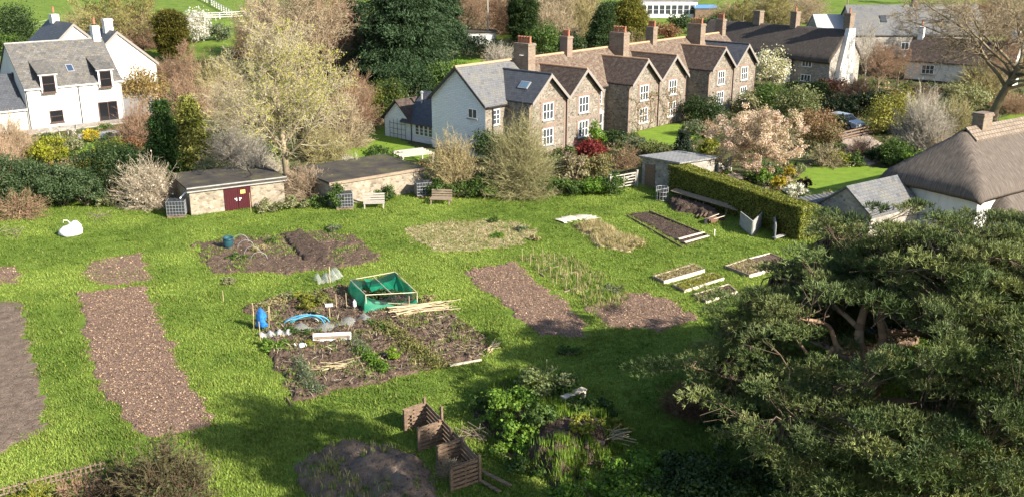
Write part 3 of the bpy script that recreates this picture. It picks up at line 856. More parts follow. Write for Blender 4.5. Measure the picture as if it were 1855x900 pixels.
# ------------------------------------------------------------------ buildings
def gable_block(mb, x0, x1, y0, y1, ze, zr, axis='x', z0=-0.6, m=0, mend=None):
    a, b, c, d = (x0, y0), (x1, y0), (x1, y1), (x0, y1)
    me_ = m if mend is None else mend
    if axis == 'x':
        ym = (y0 + y1) / 2
        mb.poly([(x0, y0, z0), (x1, y0, z0), (x1, y0, ze), (x0, y0, ze)], m)
        mb.poly([(x1, y1, z0), (x0, y1, z0), (x0, y1, ze), (x1, y1, ze)], m)
        mb.poly([(x0, y1, z0), (x0, y0, z0), (x0, y0, ze), (x0, ym, zr), (x0, y1, ze)], me_)
        mb.poly([(x1, y0, z0), (x1, y1, z0), (x1, y1, ze), (x1, ym, zr), (x1, y0, ze)], m)
    else:
        xm = (x0 + x1) / 2
        mb.poly([(x0, y0, z0), (x1, y0, z0), (x1, y0, ze), (xm, y0, zr), (x0, y0, ze)], me_)
        mb.poly([(x1, y1, z0), (x0, y1, z0), (x0, y1, ze), (xm, y1, zr), (x1, y1, ze)], m)
        mb.poly([(x0, y1, z0), (x0, y0, z0), (x0, y0, ze), (x0, y1, ze)], m)
        mb.poly([(x1, y0, z0), (x1, y1, z0), (x1, y1, ze), (x1, y0, ze)], m)
    return mb

def gable_roof(mb, x0, x1, y0, y1, ze, zr, axis='x', oe=0.3, og=0.2, th=0.14, m=0, lift=0.02, og2=None):
    og2 = og if og2 is None else og2
    if axis == 'x':
        ym = (y0 + y1) / 2; s = (zr - ze) / (ym - y0); l = lift
        A, B = x0 - og, x1 + og2
        mb.hexa([(A, y0 - oe, ze - s * oe + l), (B, y0 - oe, ze - s * oe + l), (B, ym, zr + l), (A, ym, zr + l),
                 (A, y0 - oe, ze - s * oe + l + th), (B, y0 - oe, ze - s * oe + l + th), (B, ym, zr + l + th), (A, ym, zr + l + th)], m)
        mb.hexa([(A, ym, zr + l), (B, ym, zr + l), (B, y1 + oe, ze - s * oe + l), (A, y1 + oe, ze - s * oe + l),
                 (A, ym, zr + l + th), (B, ym, zr + l + th), (B, y1 + oe, ze - s * oe + l + th), (A, y1 + oe, ze - s * oe + l + th)], m)
    else:
        xm = (x0 + x1) / 2; s = (zr - ze) / (xm - x0); l = lift
        A, B = y0 - og, y1 + og2
        mb.hexa([(x0 - oe, A, ze - s * oe + l), (xm, A, zr + l), (xm, B, zr + l), (x0 - oe, B, ze - s * oe + l),
                 (x0 - oe, A, ze - s * oe + l + th), (xm, A, zr + l + th), (xm, B, zr + l + th), (x0 - oe, B, ze - s * oe + l + th)], m)
        mb.hexa([(xm, A, zr + l), (x1 + oe, A, ze - s * oe + l), (x1 + oe, B, ze - s * oe + l), (xm, B, zr + l),
                 (xm, A, zr + l + th), (x1 + oe, A, ze - s * oe + l + th), (x1 + oe, B, ze - s * oe + l + th), (xm, B, zr + l + th)], m)
    return mb

_wc = {}
def window(parent, x, y, z, w, h, rz=0.0, cols=3, rows=2, fm=None, sill=True, name='window', tr=0.07, glass=None, bars=True, pitch=0.0):
    fm = fm or WPAINT
    key = (round(w, 3), round(h, 3), cols, rows, fm.name, sill, tr, bars)
    if key not in _wc:
        f = MB()
        f.box((0, -0.035, tr / 2), (w, 0.07, tr)); f.box((0, -0.035, h - tr / 2), (w, 0.07, tr))
        f.box((-w / 2 + tr / 2, -0.035, h / 2), (tr, 0.07, h - 2 * tr)); f.box((w / 2 - tr / 2, -0.035, h / 2), (tr, 0.07, h - 2 * tr))
        iw = w - 2 * tr; ih = h - 2 * tr
        for k in range(1, cols): f.box((-iw / 2 + iw * k / cols, -0.034, h / 2), (0.06, 0.062, ih))
        if bars:
            for c in range(cols):
                xc = -iw / 2 + iw * (c + 0.5) / cols; ww = iw / cols - 0.066
                for k in range(1, rows): f.box((xc, -0.032, tr + ih * k / rows), (ww, 0.05, 0.035))
        p = MB().box((0, -0.012, h / 2), (w - 0.02, 0.02, h - 0.02))
        s = MB().box((0, -0.08, -0.05), (w + 0.2, 0.16, 0.09)) if sill else None
        _wc[key] = (f.mesh('window', fm), p.mesh('pane', glass or (GLASS_DK if fm is BROWNW else GLASS)), s.mesh('sill', CONC if fm is not BROWNW else BROWNW) if s else None)
    fme, pme, sme = _wc[key]
    o = link(name, fme, parent, (x, y, z), rz)
    if pitch: o.rotation_euler = (pitch, 0, rz)
    link('pane', pme, o)
    if sme: link('sill', sme, o)
    return o

def chimney(parent, x, y, z0, z1, sx, sy, npots, mat=None, pot=None, dish=False, cap=True):
    mat = mat or CHIM
    mb = MB().box((x, y, (z0 + z1) / 2), (sx, sy, z1 - z0))
    if cap:
        mb.box((x, y, z1 + 0.06), (sx + 0.14, sy + 0.14, 0.12)); mb.box((x, y, z1 + 0.17), (sx + 0.04, sy + 0.04, 0.1)); mb.box((x, y, z0 + (z1 - z0) * .55), (sx + 0.06, sy + 0.06, 0.1))
    c = mb.build('chimney', mat, parent)
    for k in range(npots):
        t = (k + 0.5) / npots - 0.5
        px, py = (x, y + t * (sy - 0.1)) if sy >= sx else (x + t * (sx - 0.1), y)
        MB().lathe((px, py, z1 + 0.2), [(0.13, 0), (0.14, 0.05), (0.115, 0.12), (0.10, 0.52), (0.135, 0.54), (0.135, 0.62), (0.08, 0.62)], 10).build('chimney_pot', pot or POT, c)
    if dish:
        MB().lathe((x - sx / 2 - 0.12, y - .2, z0 + 1.9), [(0.03, -0.05), (0.22, 0.0), (0.24, 0.03)], 12).build('satellite_dish', PLAST, c)
    return c

def bargeboard(parent, x0, x1, y, ze, zr, oe=0.32, mat=None, lift=0.0, name='bargeboard'):
    xm = (x0 + x1) / 2; s = (zr - ze) / (xm - x0)
    mb = MB()
    for a, b in ((x0, -1), (x1, 1)):
        mb.hexa([(a + b * oe, y, ze - s * oe - 0.16 + lift), (xm, y, zr - 0.16 + lift), (xm, y + 0.05, zr - 0.16 + lift), (a + b * oe, y + 0.05, ze - s * oe - 0.16 + lift),
                 (a + b * oe, y, ze - s * oe + 0.17 + lift), (xm, y, zr + 0.17 + lift), (xm, y + 0.05, zr + 0.17 + lift), (a + b * oe, y + 0.05, ze - s * oe + 0.17 + lift)])
    return mb.build(name, mat or BARGE, parent)

BARGE = M_flat('grey_bargeboard', (0.20, 0.18, 0.16), 0.7)
TWU = math.atan2(0.743, 0.669)
U = Vector((0.669, 0.743, 0)); NB = Vector((-0.743, 0.669, 0))
T0 = Vector((4.86, 86.6, 0))

def cottage_pair(k, label, roof_m, wing_m, x0, x1):
    t = thing('cottage_pair', label, 'house', T0 + U * 14.8 * k, TWU, 'stone gabled cottages of the long terrace')
    mb = MB(); gable_block(mb, x0, x1, 2.7, 9.4, 4.65, 7.5, mend=1)
    mb.build('wall', [FLINT, WHITEBRICK if k == 0 else FLINT], t)
    if k == 0:
        rf = gable_roof(MB(), x0, 0.0, 2.7, 9.4, 4.65, 7.5, oe=0.25, og=0.3, og2=0).build('roof', SLATE_NEW, t)
        gable_roof(MB(), 0.0, x1, 2.7, 9.4, 4.65, 7.5, oe=0.25, og=0, og2=0).build('roof', TILE, t)
    else:
        rf = gable_roof(MB(), x0, x1, 2.7, 9.4, 4.65, 7.5, oe=0.25, og=0, og2=0.15 if k == 2 else 0).build('roof', roof_m, t)
    MB().tube([(x0 - (0.3 if k == 0 else 0), 6.05, 7.62), (x1, 6.05, 7.62)], 0.13, 8).build('ridge_tiles', RIDGE, rf)
    if k == 0:
        b = MB()
        for yy, sg in ((2.7 - .27, 1), (9.4 + .27, -1)):
            b.hexa([(x0 - .36, yy, 4.65 - .27 * .85 - .1), (x0 - .3, yy, 4.65 - .27 * .85 - .1), (x0 - .3, 6.05, 7.4), (x0 - .36, 6.05, 7.4), (x0 - .36, yy, 4.65 - .27 * .85 + .14), (x0 - .3, yy, 4.65 - .27 * .85 + .14), (x0 - .3, 6.05, 7.64), (x0 - .36, 6.05, 7.64)])
        b.build('bargeboard', BLACKP, t)
        window(t, x0, 4.2, 3.3, 1.1, 0.85, -math.pi / 2, 2, 1)
    for wi, (a, b_) in enumerate(((-5.1, 0.0), (0.0, 5.1))):
        xm = (a + b_) / 2; in_ = 0.004 * (1 if wi == 0 else 1)
        gable_block(MB(), a + in_, b_ - in_, 0, 4.2, 4.65, 6.9, 'y').build('wing_wall', FLINT, t)
        w_r = gable_roof(MB(), a, b_, 0, 5.35, 4.65, 6.9, 'y', oe=0.0 if True else .2, og=0.42, og2=0, th=0.13).build('wing_roof', wing_m[wi], t)
        MB().tube([(xm, -0.42, 7.03), (xm, 5.3, 7.03)], 0.11, 8).build('ridge_tiles', RIDGE if wing_m[wi] is not SLATE_DK else SLATE_DK, w_r)
        bargeboard(t, a, b_, -0.475, 4.65, 6.9, 0.0 if wi == 0 else 0.0)
        tr = MB()
        for zz in (2.55, 4.72):
            tr.box((xm, -0.012, zz), (5.08, 0.03, 0.16))
        for xx in (a + 0.16, b_ - 0.16): tr.box((xx, -0.010, 2.3 - .3), (0.3, 0.024, 5.2))
        for zz, hh in ((3.0, 1.5), (0.75, 1.5)):
            for s in (-1, 1): tr.box((xm + s * 0.86, -0.014, zz + hh / 2), (0.24, 0.034, hh + 0.3))
            tr.box((xm, -0.014, zz + hh + 0.09), (1.46, 0.034, 0.2))
        tr.build('brick_trim', BRICK, t)
        window(t, xm, 0, 3.0, 1.45, 1.5, 0, 3, 2)
        window(t, xm, 0, 0.75, 1.45, 1.5, 0, 3, 2)
        if k == 0 and wi == 0:
            s_ = math.atan2(2.25, 2.55)
            sk = MB().box((0, 0, 0), (0.8, 1.1, 0.1)).build('skylight', GALV, t, (a + 1.35, 1.7, 4.65 + 1.35 * 0.882 + 0.19), 0)
            sk.rotation_euler = (0, -s_, 0)
            MB().box((0, 0, 0.055), (0.62, 0.92, 0.02)).build('pane', M_glass('skylight_glass', (0.10, 0.16, 0.22), 0.05), sk)
    for xx in (-6.35, 6.35):
        window(t, xx, 2.7, 2.75, 0.85, 1.35, 0, 2, 3)
    MB().tube([(0, -0.09, -0.3), (0, -0.09, 4.5), (0, -0.3, 4.72)], 0.055, 6).box((0, -0.2, 4.72), (0.26, 0.2, 0.2)).build('downpipe', BLACKP, t)
    MB().tube([(x0 + 0.9 if k == 0 else -7.2, 2.6, -0.3), (x0 + 0.9 if k == 0 else -7.2, 2.6, 4.4)], 0.05, 6).build('downpipe', BLACKP, t)
    for (xa, xb) in ((x0, -5.1), (5.1, x1)):
        MB().box(((xa + xb) / 2, 2.36, 4.42), (xb - xa, 0.12, 0.1)).build('gutter', BLACKP, t)
    chimney(t, 0, 5.0, 6.2, 8.95, 1.0, 1.8, 5, dish=(k == 0))
    chimney(t, x1 - (0.5 if k == 2 else 0.0), 6.05, 6.9, 9.0, 0.8, 0.95, 4 if k == 1 else 3, BRICK if k == 0 else CHIM)
    return t

ROSET = (0, 0)
c0 = cottage_pair(0, 'left end pair of terrace cottages with white painted end wall and grey slate roof section', TILE, (SLATE_DK, TILE_DK), -7.7, 7.4)
c1 = cottage_pair(1, 'middle pair of terrace cottages with brown tiled roof and bare climbers on both gables', TILE, (TILE_DK, TILE_DK), -7.4, 7.4)
c2 = cottage_pair(2, 'right end pair of terrace cottages farthest from the white painted end wall', TILE, (TILE_DK, SLATE_DK), -7.4, 7.7)
# porch on the first pair
p = MB()
pr = MB().hexa([(5.15, 1.2, 2.25), (7.35, 1.2, 2.25), (7.35, 2.68, 3.0), (5.15, 2.68, 3.0), (5.15, 1.2, 2.35), (7.35, 1.2, 2.35), (7.35, 2.68, 3.1), (5.15, 2.68, 3.1)]).build('porch', WPAINT, c0)
pw = MB()
for xx in (5.25, 5.95, 6.6, 7.25): pw.box((xx, 1.32, 1.1), (0.1, 0.1, 2.3))
for zz in (0.35, 1.2, 2.2): pw.box((6.25, 1.32, zz), (2.05, 0.08, 0.08))
for zz in (0.35, 1.2, 2.3): pw.box((7.25, 2.0, zz), (0.08, 1.3, 0.08)); pw.box((5.25, 2.0, zz), (0.08, 1.3, 0.08))
pw.build('porch_frame', WPAINT, pr)
MB().box((6.25, 1.34, 1.1), (1.96, 0.02, 2.1)).box((7.25, 2.0, 1.1), (0.02, 1.26, 2.1)).box((5.25, 2.0, 1.1), (0.02, 1.26, 2.1)).build('pane', GLASS, pr)
# annex behind the white end wall
gable_block(MB(), -7.0, 2.0, 13.0, 16.8, 1.9, 3.6, 'x').build('annex_wall', WHITEBRICK, c0)
gable_roof(MB(), -7.0, 2.0, 13.0, 16.8, 1.9, 3.6, 'x', 0.25, 0.3).build('annex_roof', TILE_DK, c0)
mb = MB(); gable_block(mb, -7.0, -1.0, 9.4, 13.0, 1.9, 4.2, 'y'); mb.build('annex_wall', WHITEBRICK, c0)
gable_roof(MB(), -7.0, -1.0, 9.42, 14.3, 1.9, 4.2, 'y', 0.3, 0, 0.12).build('annex_roof', SLATE_DK, c0)
for yy in (10.35, 10.95, 11.55, 12.15): window(c0, -7.0, yy, 0.7, 0.56, 1.0, -math.pi / 2, 1, 3, tr=0.06, sill=False)
MB().tube([(-5.2, 13.4, 2.2), (-5.2, 13.4, 4.3)], 0.11, 8).lathe((-5.2, 13.4, 4.3), [(0.16, 0), (0.2, 0.1), (0.05, 0.22)], 8).build('flue', GALV, c0)
MB().tube([(-7.08, 12.95, 0), (-7.08, 12.95, 1.9)], 0.05, 6).build('downpipe', BLACKP, c0)
tre = MB()
for k in range(5): tre.tube([(-7.25, 13.6 + k * .55, 0), (-7.25, 13.6 + k * .55, 1.7 + .3 * math.sin(k * .785))], 0.02, 5)
for zz in (0.5, 1.0, 1.5): tre.tube([(-7.25, 13.6, zz), (-7.25, 15.8, zz)], 0.02, 5)
setp(tre.build('metal_trellis', BLACKP, None, c0.location, TWU), 'black metal trellis standing against the white annex gable', 'trellis')

# --- white house on the left
H1A = math.atan2(0.674, 0.738)
h1 = thing('white_house', 'white rendered house with old mottled slate roof and two dormer windows', 'house', (-48.1, 95.4, 0), H1A)
gable_block(MB(), 0, 9.5, 0, 8.4, 4.2, 8.1).build('wall', WHITE, h1)
r1 = gable_roof(MB(), 0, 9.5, 0, 8.4, 4.2, 8.1, 'x', 0.2, 0.12, 0.14).build('roof', SLATE_OLD, h1)
MB().tube([(-0.1, 4.2, 8.23), (9.6, 4.2, 8.23)], 0.09, 8).build('ridge_tiles', CONC, r1)
sl = 3.9 / 4.2
def dormer(xa, xb):
    zt = 5.35; yf = -0.3
    dm = MB().box(((xa + xb) / 2, yf / 2 + .4, 4.45), (xb - xa + 0.16, 0.8 - yf, 1.78)).build('dormer', WHITE, h1)
    ck = MB()
    for xx, e in ((xa - 0.10, -.03), (xb + 0.10, .03)):
        A = [(xx, yf + .05, 4.1), (xx, (zt - 4.2) / sl + .1, zt), (xx, yf + .05, zt)]; B = [(x_ + e, y_, z_) for x_, y_, z_ in A]
        ck.poly(A); ck.poly(B[::-1])
        for k in range(3): ck.poly([A[k], A[(k + 1) % 3], B[(k + 1) % 3], B[k]])
    ck.build('cheek', SLATE_DK, dm)
    fr = MB()
    for xx in (xa - 0.07, xb + 0.07): fr.box((xx, yf - .03, 4.62), (0.14, 0.1, 1.4))
    fr.box(((xa + xb) / 2, yf - .06, zt + 0.06), (xb - xa + 0.6, 0.14, 0.12))
    fr.build('dormer_frame', WPAINT, dm)
    zb = 6.35; yb = (zb - 4.2) / sl
    MB().hexa([(xa - .35, yf - .2, zt + .1), (xb + .35, yf - .2, zt + .1), (xb + .2, yb + .1, zb + .12), (xa - .2, yb + .1, zb + .12), (xa - .35, yf - .2, zt + .2), (xb + .35, yf - .2, zt + .2), (xb + .2, yb + .1, zb + .24), (xa - .2, yb + .1, zb + .24)]).build('dormer_roof', SLATE_OLD, dm)
    window(h1, (xa + xb) / 2, yf - .01, 3.62, xb - xa, 1.68, 0, 1, 2, BROWNW, sill=True, tr=0.08)
dormer(1.6, 2.85); dormer(7.25, 8.45)
window(h1, 2.65, 0, 0.55, 1.3, 1.2, 0, 1, 2, BROWNW)
window(h1, 7.85, 0, 0.0, 2.0, 2.1, 0, 2, 1, BROWNW, sill=False, name='french_door', tr=0.1)
sk = MB().box((0, 0, 0), (0.7, 0.95, 0.1)).build('skylight', GALV, h1, (5.0, 1.35, 4.2 + 1.35 * sl + 0.2))
sk.rotation_euler = (math.atan(sl), 0, 0)
MB().box((0, 0, 0.055), (0.54, 0.78, 0.02)).build('pane', M_glass('rooflight_glass', (0.03, 0.05, 0.09), 0.05), sk)
gu = MB()
for xa, xb in ((-.1, 1.42), (3.03, 7.07), (8.63, 9.6)): gu.box(((xa + xb) / 2, -0.26, 4.06), (xb - xa, 0.1, 0.11))
gu.build('gutter', WPAINT, h1)
for xx in (0.08, 5.1, 9.4): MB().tube([(xx, -0.22, 4.0), (xx, -0.07, 3.75), (xx, -0.07, -0.2)], 0.05, 6).build('downpipe', BLACKP if xx != 9.4 else GALV, h1)
window(h1, 0, 3.0, 4.6, 0.5, 0.9, -math.pi / 2, 1, 1, BROWNW)
chimney(h1, 9.0, 4.2, 7.3, ht(104, 48), 0.75, 0.8, 1, WHITE, cap=False)
MB().box((4.5, -1.2, -0.1), (11, 2.4, 0.5)).build('terrace_step', GREYST, h1)
ext = MB(); gable_block(ext, -8, 0, 0.3, 6.7, 2.3, 5.2); ext.build('wall', WHITE, h1)
gable_roof(MB(), -8, -0.02, 0.3, 6.7, 2.3, 5.2, 'x', 0.25, 0.1, og2=-0.0).build('roof', SLATE_DK, h1)
MB().box((-4, 0.0, 2.12), (8, 0.1, 0.12)).build('gutter', WPAINT, h1)
gl = MB()
for k in range(7): gl.beam((9.7 + k * 0.6, 0.9, 2.15), (9.7 + k * 0.6, 4.2, 3.0), 0.07, 0.07)
gl.beam((9.7, .9, 2.15), (13.3, .9, 2.15), 0.1, 0.1); gl.beam((9.7, 4.2, 3.0), (13.3, 4.2, 3.0), .1, .1)
for k in range(5): gl.beam((9.75 + k * 0.88, 0.9, -.2), (9.75 + k * 0.88, .9, 2.15), 0.1, 0.1)
cv = gl.build('conservatory', WOOD, h1)
MB().hexa([(9.7, .9, 2.13), (13.3, .9, 2.13), (13.3, 4.2, 2.98), (9.7, 4.2, 2.98), (9.7, .9, 2.15), (13.3, .9, 2.15), (13.3, 4.2, 3.0), (9.7, 4.2, 3.0)]).box((11.5, 0.92, 1.0), (3.6, 0.02, 2.2)).build('pane', M_glass('dusty_glass', (0.16, 0.16, 0.16), 0.25), cv)

h2 = thing('white_house', 'white house with dark slate roofs and two gables behind the dormered house', 'house', (-48.1, 95.4, 0), H1A)
gable_block(MB(), 8, 16, 6.2, 13, 5.0, 8.5, 'y').build('wall', WHITE, h2)
gable_roof(MB(), 8, 16, 6.2, 13, 5.0, 8.5, 'y', 0.3, 0.15).build('roof', SLATE_DK, h2)
gable_block(MB(), 5.1, 13.1, 11, 19, 5.6, 9.2, 'y').build('wall', WHITE, h2)
gable_roof(MB(), 5.1, 13.1, 11, 19, 5.6, 9.2, 'y', 0.3, 0.15).build('roof', SLATE_DK, h2)
bargeboard(h2, 8, 16, 6.0, 5.0, 8.5, 0.3); bargeboard(h2, 5.1, 13.1, 10.8, 5.6, 9.2, 0.3)
chimney(h2, 9.1, 17.0, 8.6, ht(116, 24), 0.8, 1.1, 1, WHITE, cap=False)
chimney(h2, 12.0, 8.6, 7.9, ht(110, 38), 0.9, 0.8, 0, WHITE, cap=True)

# --- thatch
def thatch_mesh(name, L, D, ze, s, mat, hip0=0.0, hip1=0.0, over=0.45, res=0.3, th=0.38, sag=0.05):
    """rounded thatch: height grows with the distance from the eaves; hip = 1 slopes that end too"""
    x = np.arange(-over, L + over + 1e-3, res); y = np.linspace(-over, D + over, int((D + 2 * over) / res) + 1)
    X, Y = np.meshgrid(x, y)
    d1 = Y + over; d2 = D + over - Y
    big = 1e3
    d3 = (X + over) / 0.9 if hip0 else np.full_like(X, big); d4 = (L + over - X) / 0.9 if hip1 else np.full_like(X, big)
    k = 5.0
    dm = -np.log(np.exp(-k * d1) + np.exp(-k * d2) + np.exp(-k * d3) + np.exp(-k * d4)) / k
    dm = np.maximum(dm, -0.14)
    Z = ze - over * s + s * dm + th * smooth01((dm + .14) / 0.5) + sag * (fbm(X * .5, Y * .5, 5, 3) - .5) * 2 + 0.04 * (vn(X * 3, Y * 3, 8) - .5)
    ny, nx = X.shape
    V = np.stack([X.ravel(), Y.ravel(), Z.ravel()], 1)
    ii, jj = np.meshgrid(np.arange(nx - 1), np.arange(ny - 1)); q = (jj * nx + ii).ravel()
    Fq = np.stack([q, q + 1, q + nx + 1, q + nx], 1)
    Vb = V.copy(); Vb[:, 2] = np.minimum(V[:, 2] - 0.25, ze - over * s + s * np.maximum(np.ravel(dm), 0) - 0.02)
    n = len(V)
    Fb = Fq[:, ::-1] + n
    bd = list(range(nx)) + [r * nx + nx - 1 for r in range(1, ny)] + [(ny - 1) * nx + c for c in range(nx - 2, -1, -1)] + [r * nx for r in range(ny - 2, 0, -1)]
    bd = np.array(bd); b2 = np.roll(bd, -1)
    Fs = np.stack([bd, bd + n, b2 + n, b2], 1)
    me = np_mesh(name, np.concatenate([V, Vb]), np.concatenate([Fq, Fb, Fs]), mat, smooth=True)
    uv = me.uv_layers.new(name='UVMap')
    vi = np.empty(len(me.loops), np.int32); me.loops.foreach_get('vertex_index', vi)
    P = np.concatenate([V, Vb])[vi]; dd = np.concatenate([dm.ravel(), dm.ravel()])[vi]
    hipm = np.concatenate([(np.minimum(d3, d4) < np.minimum(d1, d2)).ravel()] * 2)[vi]
    uvs = np.stack([np.where(hipm, P[:, 1], P[:, 0]), dd * 1.3], 1).astype(np.float32)
    uv.data.foreach_set('uv', uvs.ravel())
    return me

THR = M_brick('thatch_ridge_pattern', [(0.17, 0.135, 0.10), (0.25, 0.20, 0.155)], (0.09, 0.07, 0.055), 0.34, 0.30, 0.03, 0.95, 0.5)
th = thing('thatched_cottage', 'brown thatched cottage with patterned ridge and chimney at the right edge', 'cottage', (29.4, 58.9, 0), math.atan2(0.574, 0.82))
MB().poly([(0, 0, -1), (24, 0, -1), (24, 0, 3.1), (0, 0, 3.1)]).poly([(0, 6.6, -1), (0, 0, -1), (0, 0, 3.1), (0, 6.6, 3.1)]).poly([(24, 6.6, -1), (0, 6.6, -1), (0, 6.6, 3.1), (24, 6.6, 3.1)]).build('wall', WHITE, th)
tr_ = link('roof', thatch_mesh('roof', 24, 6.6, 3.0, 0.84, THATCH, 1, 0), th)
rb = MB()
for s in (-1, 1):
    rb.hexa([(3.2, 3.3, 6.13), (24.3, 3.3, 6.13), (24.3, 3.3 + s * .85, 5.38), (3.2, 3.3 + s * .85, 5.38), (3.2, 3.3, 6.27), (24.3, 3.3, 6.27), (24.3, 3.3 + s * .9, 5.5), (3.2, 3.3 + s * .9, 5.5)] if s > 0 else
            [(3.2, 3.3 + s * .85, 5.38), (24.3, 3.3 + s * .85, 5.38), (24.3, 3.3, 6.13), (3.2, 3.3, 6.13), (3.2, 3.3 + s * .9, 5.5), (24.3, 3.3 + s * .9, 5.5), (24.3, 3.3, 6.27), (3.2, 3.3, 6.27)])
rb.build('ridge_band', THR, tr_)
chimney(th, 5.1, 3.3, 5.2, 6.85, 1.1, 0.8, 0, CHIM)
for xx in (3.5, 7.0, 11): window(th, xx, 0, 0.7, 1.3, 1.2, 0, 3, 2)
th2 = thing('thatched_cottage', 'low dark thatched wing partly hidden behind the pine at the right edge', 'cottage', g(1775, 428, 0) + Vector((1.5, 0, 0)), math.atan2(0.574, 0.82))
MB().poly([(0, 0, -1), (14, 0, -1), (14, 0, 1.7), (0, 0, 1.7)]).poly([(0, 4.6, -1), (0, 0, -1), (0, 0, 1.7), (0, 4.6, 1.7)]).poly([(14, 4.6, -1), (0, 4.6, -1), (0, 4.6, 1.7), (14, 4.6, 1.7)]).build('wall', WHITE, th2)
link('roof', thatch_mesh('roof', 14, 4.6, 1.6, 0.9, THATCH, 1, 0), th2)

ob = thing('outbuilding', 'low outbuilding with pale lichened slate roof beside the thatched cottage', 'outbuilding', g(1572, 432, 0), math.atan2(0.574, 0.82))
gable_block(MB(), 0, 5.2, 0, 3.8, 1.5, 2.9).build('wall', GREYST, ob)
gable_roof(MB(), 0, 5.2, 0, 3.8, 1.5, 2.9, 'x', 0.2, 0.15).build('roof', SLATE_NEW, ob)
gable_block(MB(), 5.3, 9.5, 1.2, 4.2, 1.3, 2.3).build('wall', GREYST, ob)
gable_roof(MB(), 5.3, 9.5, 1.2, 4.2, 1.3, 2.3, 'x', 0.2, 0.0).build('roof', SLATE_DK, ob)
ob2 = thing('low_shed', 'long low lean-to shed with grey corrugated roof beyond the clipped hedge', 'shed', g(1484, 420, 0), math.atan2(0.45, 0.9))
MB().box((2.3, 1.2, 0.5), (4.6, 2.4, 1.2)).build('wall', GREYST, ob2)
co = MB()
for k in range(12): co.hexa([(k * .4, -0.2, 1.12), (k * .4 + .38, -.2, 1.12), (k * .4 + .38, 2.6, 1.6), (k * .4, 2.6, 1.6), (k * .4 + .1, -0.2, 1.2), (k * .4 + .28, -.2, 1.2), (k * .4 + .28, 2.6, 1.68), (k * .4 + .1, 2.6, 1.68)])
co.build('roof', SLATE_NEW, ob2)

c2a = math.atan2(-0.763, 0.646)
tc = thing('thatched_cottage', 'long dark thatched stone cottage with little thatched porch beyond the terrace', 'cottage', (26.6, 142.7, 0.3), c2a)
gable_block(MB(), 0, 22.3, 0, 7, 3.2, 6.6).build('wall', [GREYST], tc)
link('roof', thatch_mesh('roof', 22.3, 7, 3.2, 0.98, THATCH_DK, 0, 0, over=0.35), tc)
window(tc, 18.9, 0, 2.0, 1.5, 1.0, 0, 3, 1); window(tc, 18.9, 0, 0.1, 1.5, 0.9, 0, 3, 1); window(tc, 15.6, 0, 2.0, 0.9, 0.9, 0, 2, 1)
window(tc, 9.0, 0, 2.0, 1.3, 0.9, 0, 3, 1)
po = MB().box((14.9, -0.8, 1.0), (0.2, 1.4, 2.4)).box((16.5, -.8, 1.0), (0.2, 1.4, 2.4)).build('porch', WHITE, tc)
pm = link('porch_roof', thatch_mesh('porch_roof', 2.0, 1.8, 0, 0.8, THATCH_DK, 0, 0, over=0.3, th=0.25), po, (14.8, -1.9, 2.1), 0)
MB().box((15.7, -0.02, 0.95), (0.9, 0.06, 2.0)).build('door', M_flat('blue_door', (0.04, 0.06, 0.09)), tc)
MB().poly([(0, 0, 0), (0, 0, 0.01), (0, 0.01, 0)]) if False else None
MB().hexa([(22.33, 0.9, -0.5), (22.9, 0.9, -.5), (22.9, 5.0, -.5), (22.33, 5.0, -.5), (22.33, 2.8, 7.0), (22.9, 2.8, 7.0), (22.9, 4.2, 7.0), (22.33, 4.2, 7.0)]).build('chimney_breast', WHITE, tc)
chimney(tc, 22.3, 3.5, 6.8, 8.7, 0.9, 1.1, 1, CHIM)
chimney(tc, 14.2, 3.5, 6.4, 8.5, 0.9, 1.0, 1, CHIM)
chimney(tc, 8.2, 3.5, 6.6, 8.3, 1.1, 1.0, 0, CHIM)
bh = thing('slate_roofed_house', 'large house with wide pale slate roof and two skylights behind the thatched cottage', 'house', (51.0, 147, 0.9), 0.03)
gable_block(MB(), 0, 20, 0, 8, 4.0, 7.8).build('wall', GREYST, bh)
brf = gable_roof(MB(), 0, 20, 0, 8, 4.0, 7.8, 'x', 0.3, 0.2).build('roof', SLATE_NEW, bh)
for xx in (5.0, 14.5):
    s_ = math.atan2(3.8, 4)
    o = MB().box((0, 0, 0), (0.95, 1.3, 0.1)).build('skylight', BLACKP, bh, (xx, 1.9, 4.0 + 1.9 * .95 + .2)); o.rotation_euler = (s_, 0, 0)
    MB().box((0, 0, 0.055), (0.75, 1.1, 0.02)).build('pane', GLASS, o)
for xx in (8, 12, 16): window(bh, xx, 0, 1.6, 1.2, 1.1, 0, 2, 1)
chimney(bh, 10.5, 4.0, 7.4, 9.0, 0.8, 0.9, 1, CHIM)
wc = thing('white_cottage', 'low white cottage with dark mossy roof behind the bare oak tree', 'cottage', (53.0, 131.2, 0.2), math.atan2(-0.6, 0.8))
gable_block(MB(), 0, 13, 0, 5.5, 2.7, 5.4, m=0).build('wall', WHITE, wc)
gable_roof(MB(), 0, 13, 0, 5.5, 2.7, 5.4, 'x', 0.25, 0.2).build('roof', TILE_DK, wc)
window(wc, 2.9, 0, 1.0, 1.6, 1.2, 0, 3, 2); window(wc, 8.6, 0, 1.0, 1.6, 1.2, 0, 3, 2)
MB().box((6.5, -0.03, -0.05), (12.9, 0.05, 0.5)).build('plinth', BLACKP, wc)
chimney(wc, 0.8, 2.75, 5.0, 6.9, 0.7, 0.8, 1, WHITE, cap=False); chimney(wc, 12.4, 2.75, 5.0, 6.7, 0.8, 0.9, 1, WHITE)
gh = thing('white_garden_house', 'white conservatory fronted house at the top edge of the picture', 'house', (24.7, 190, 3.6), 0.02)
gable_block(MB(), -1, 11.5, 3, 9, 3.6, 5.6).build('wall', WHITE, gh)
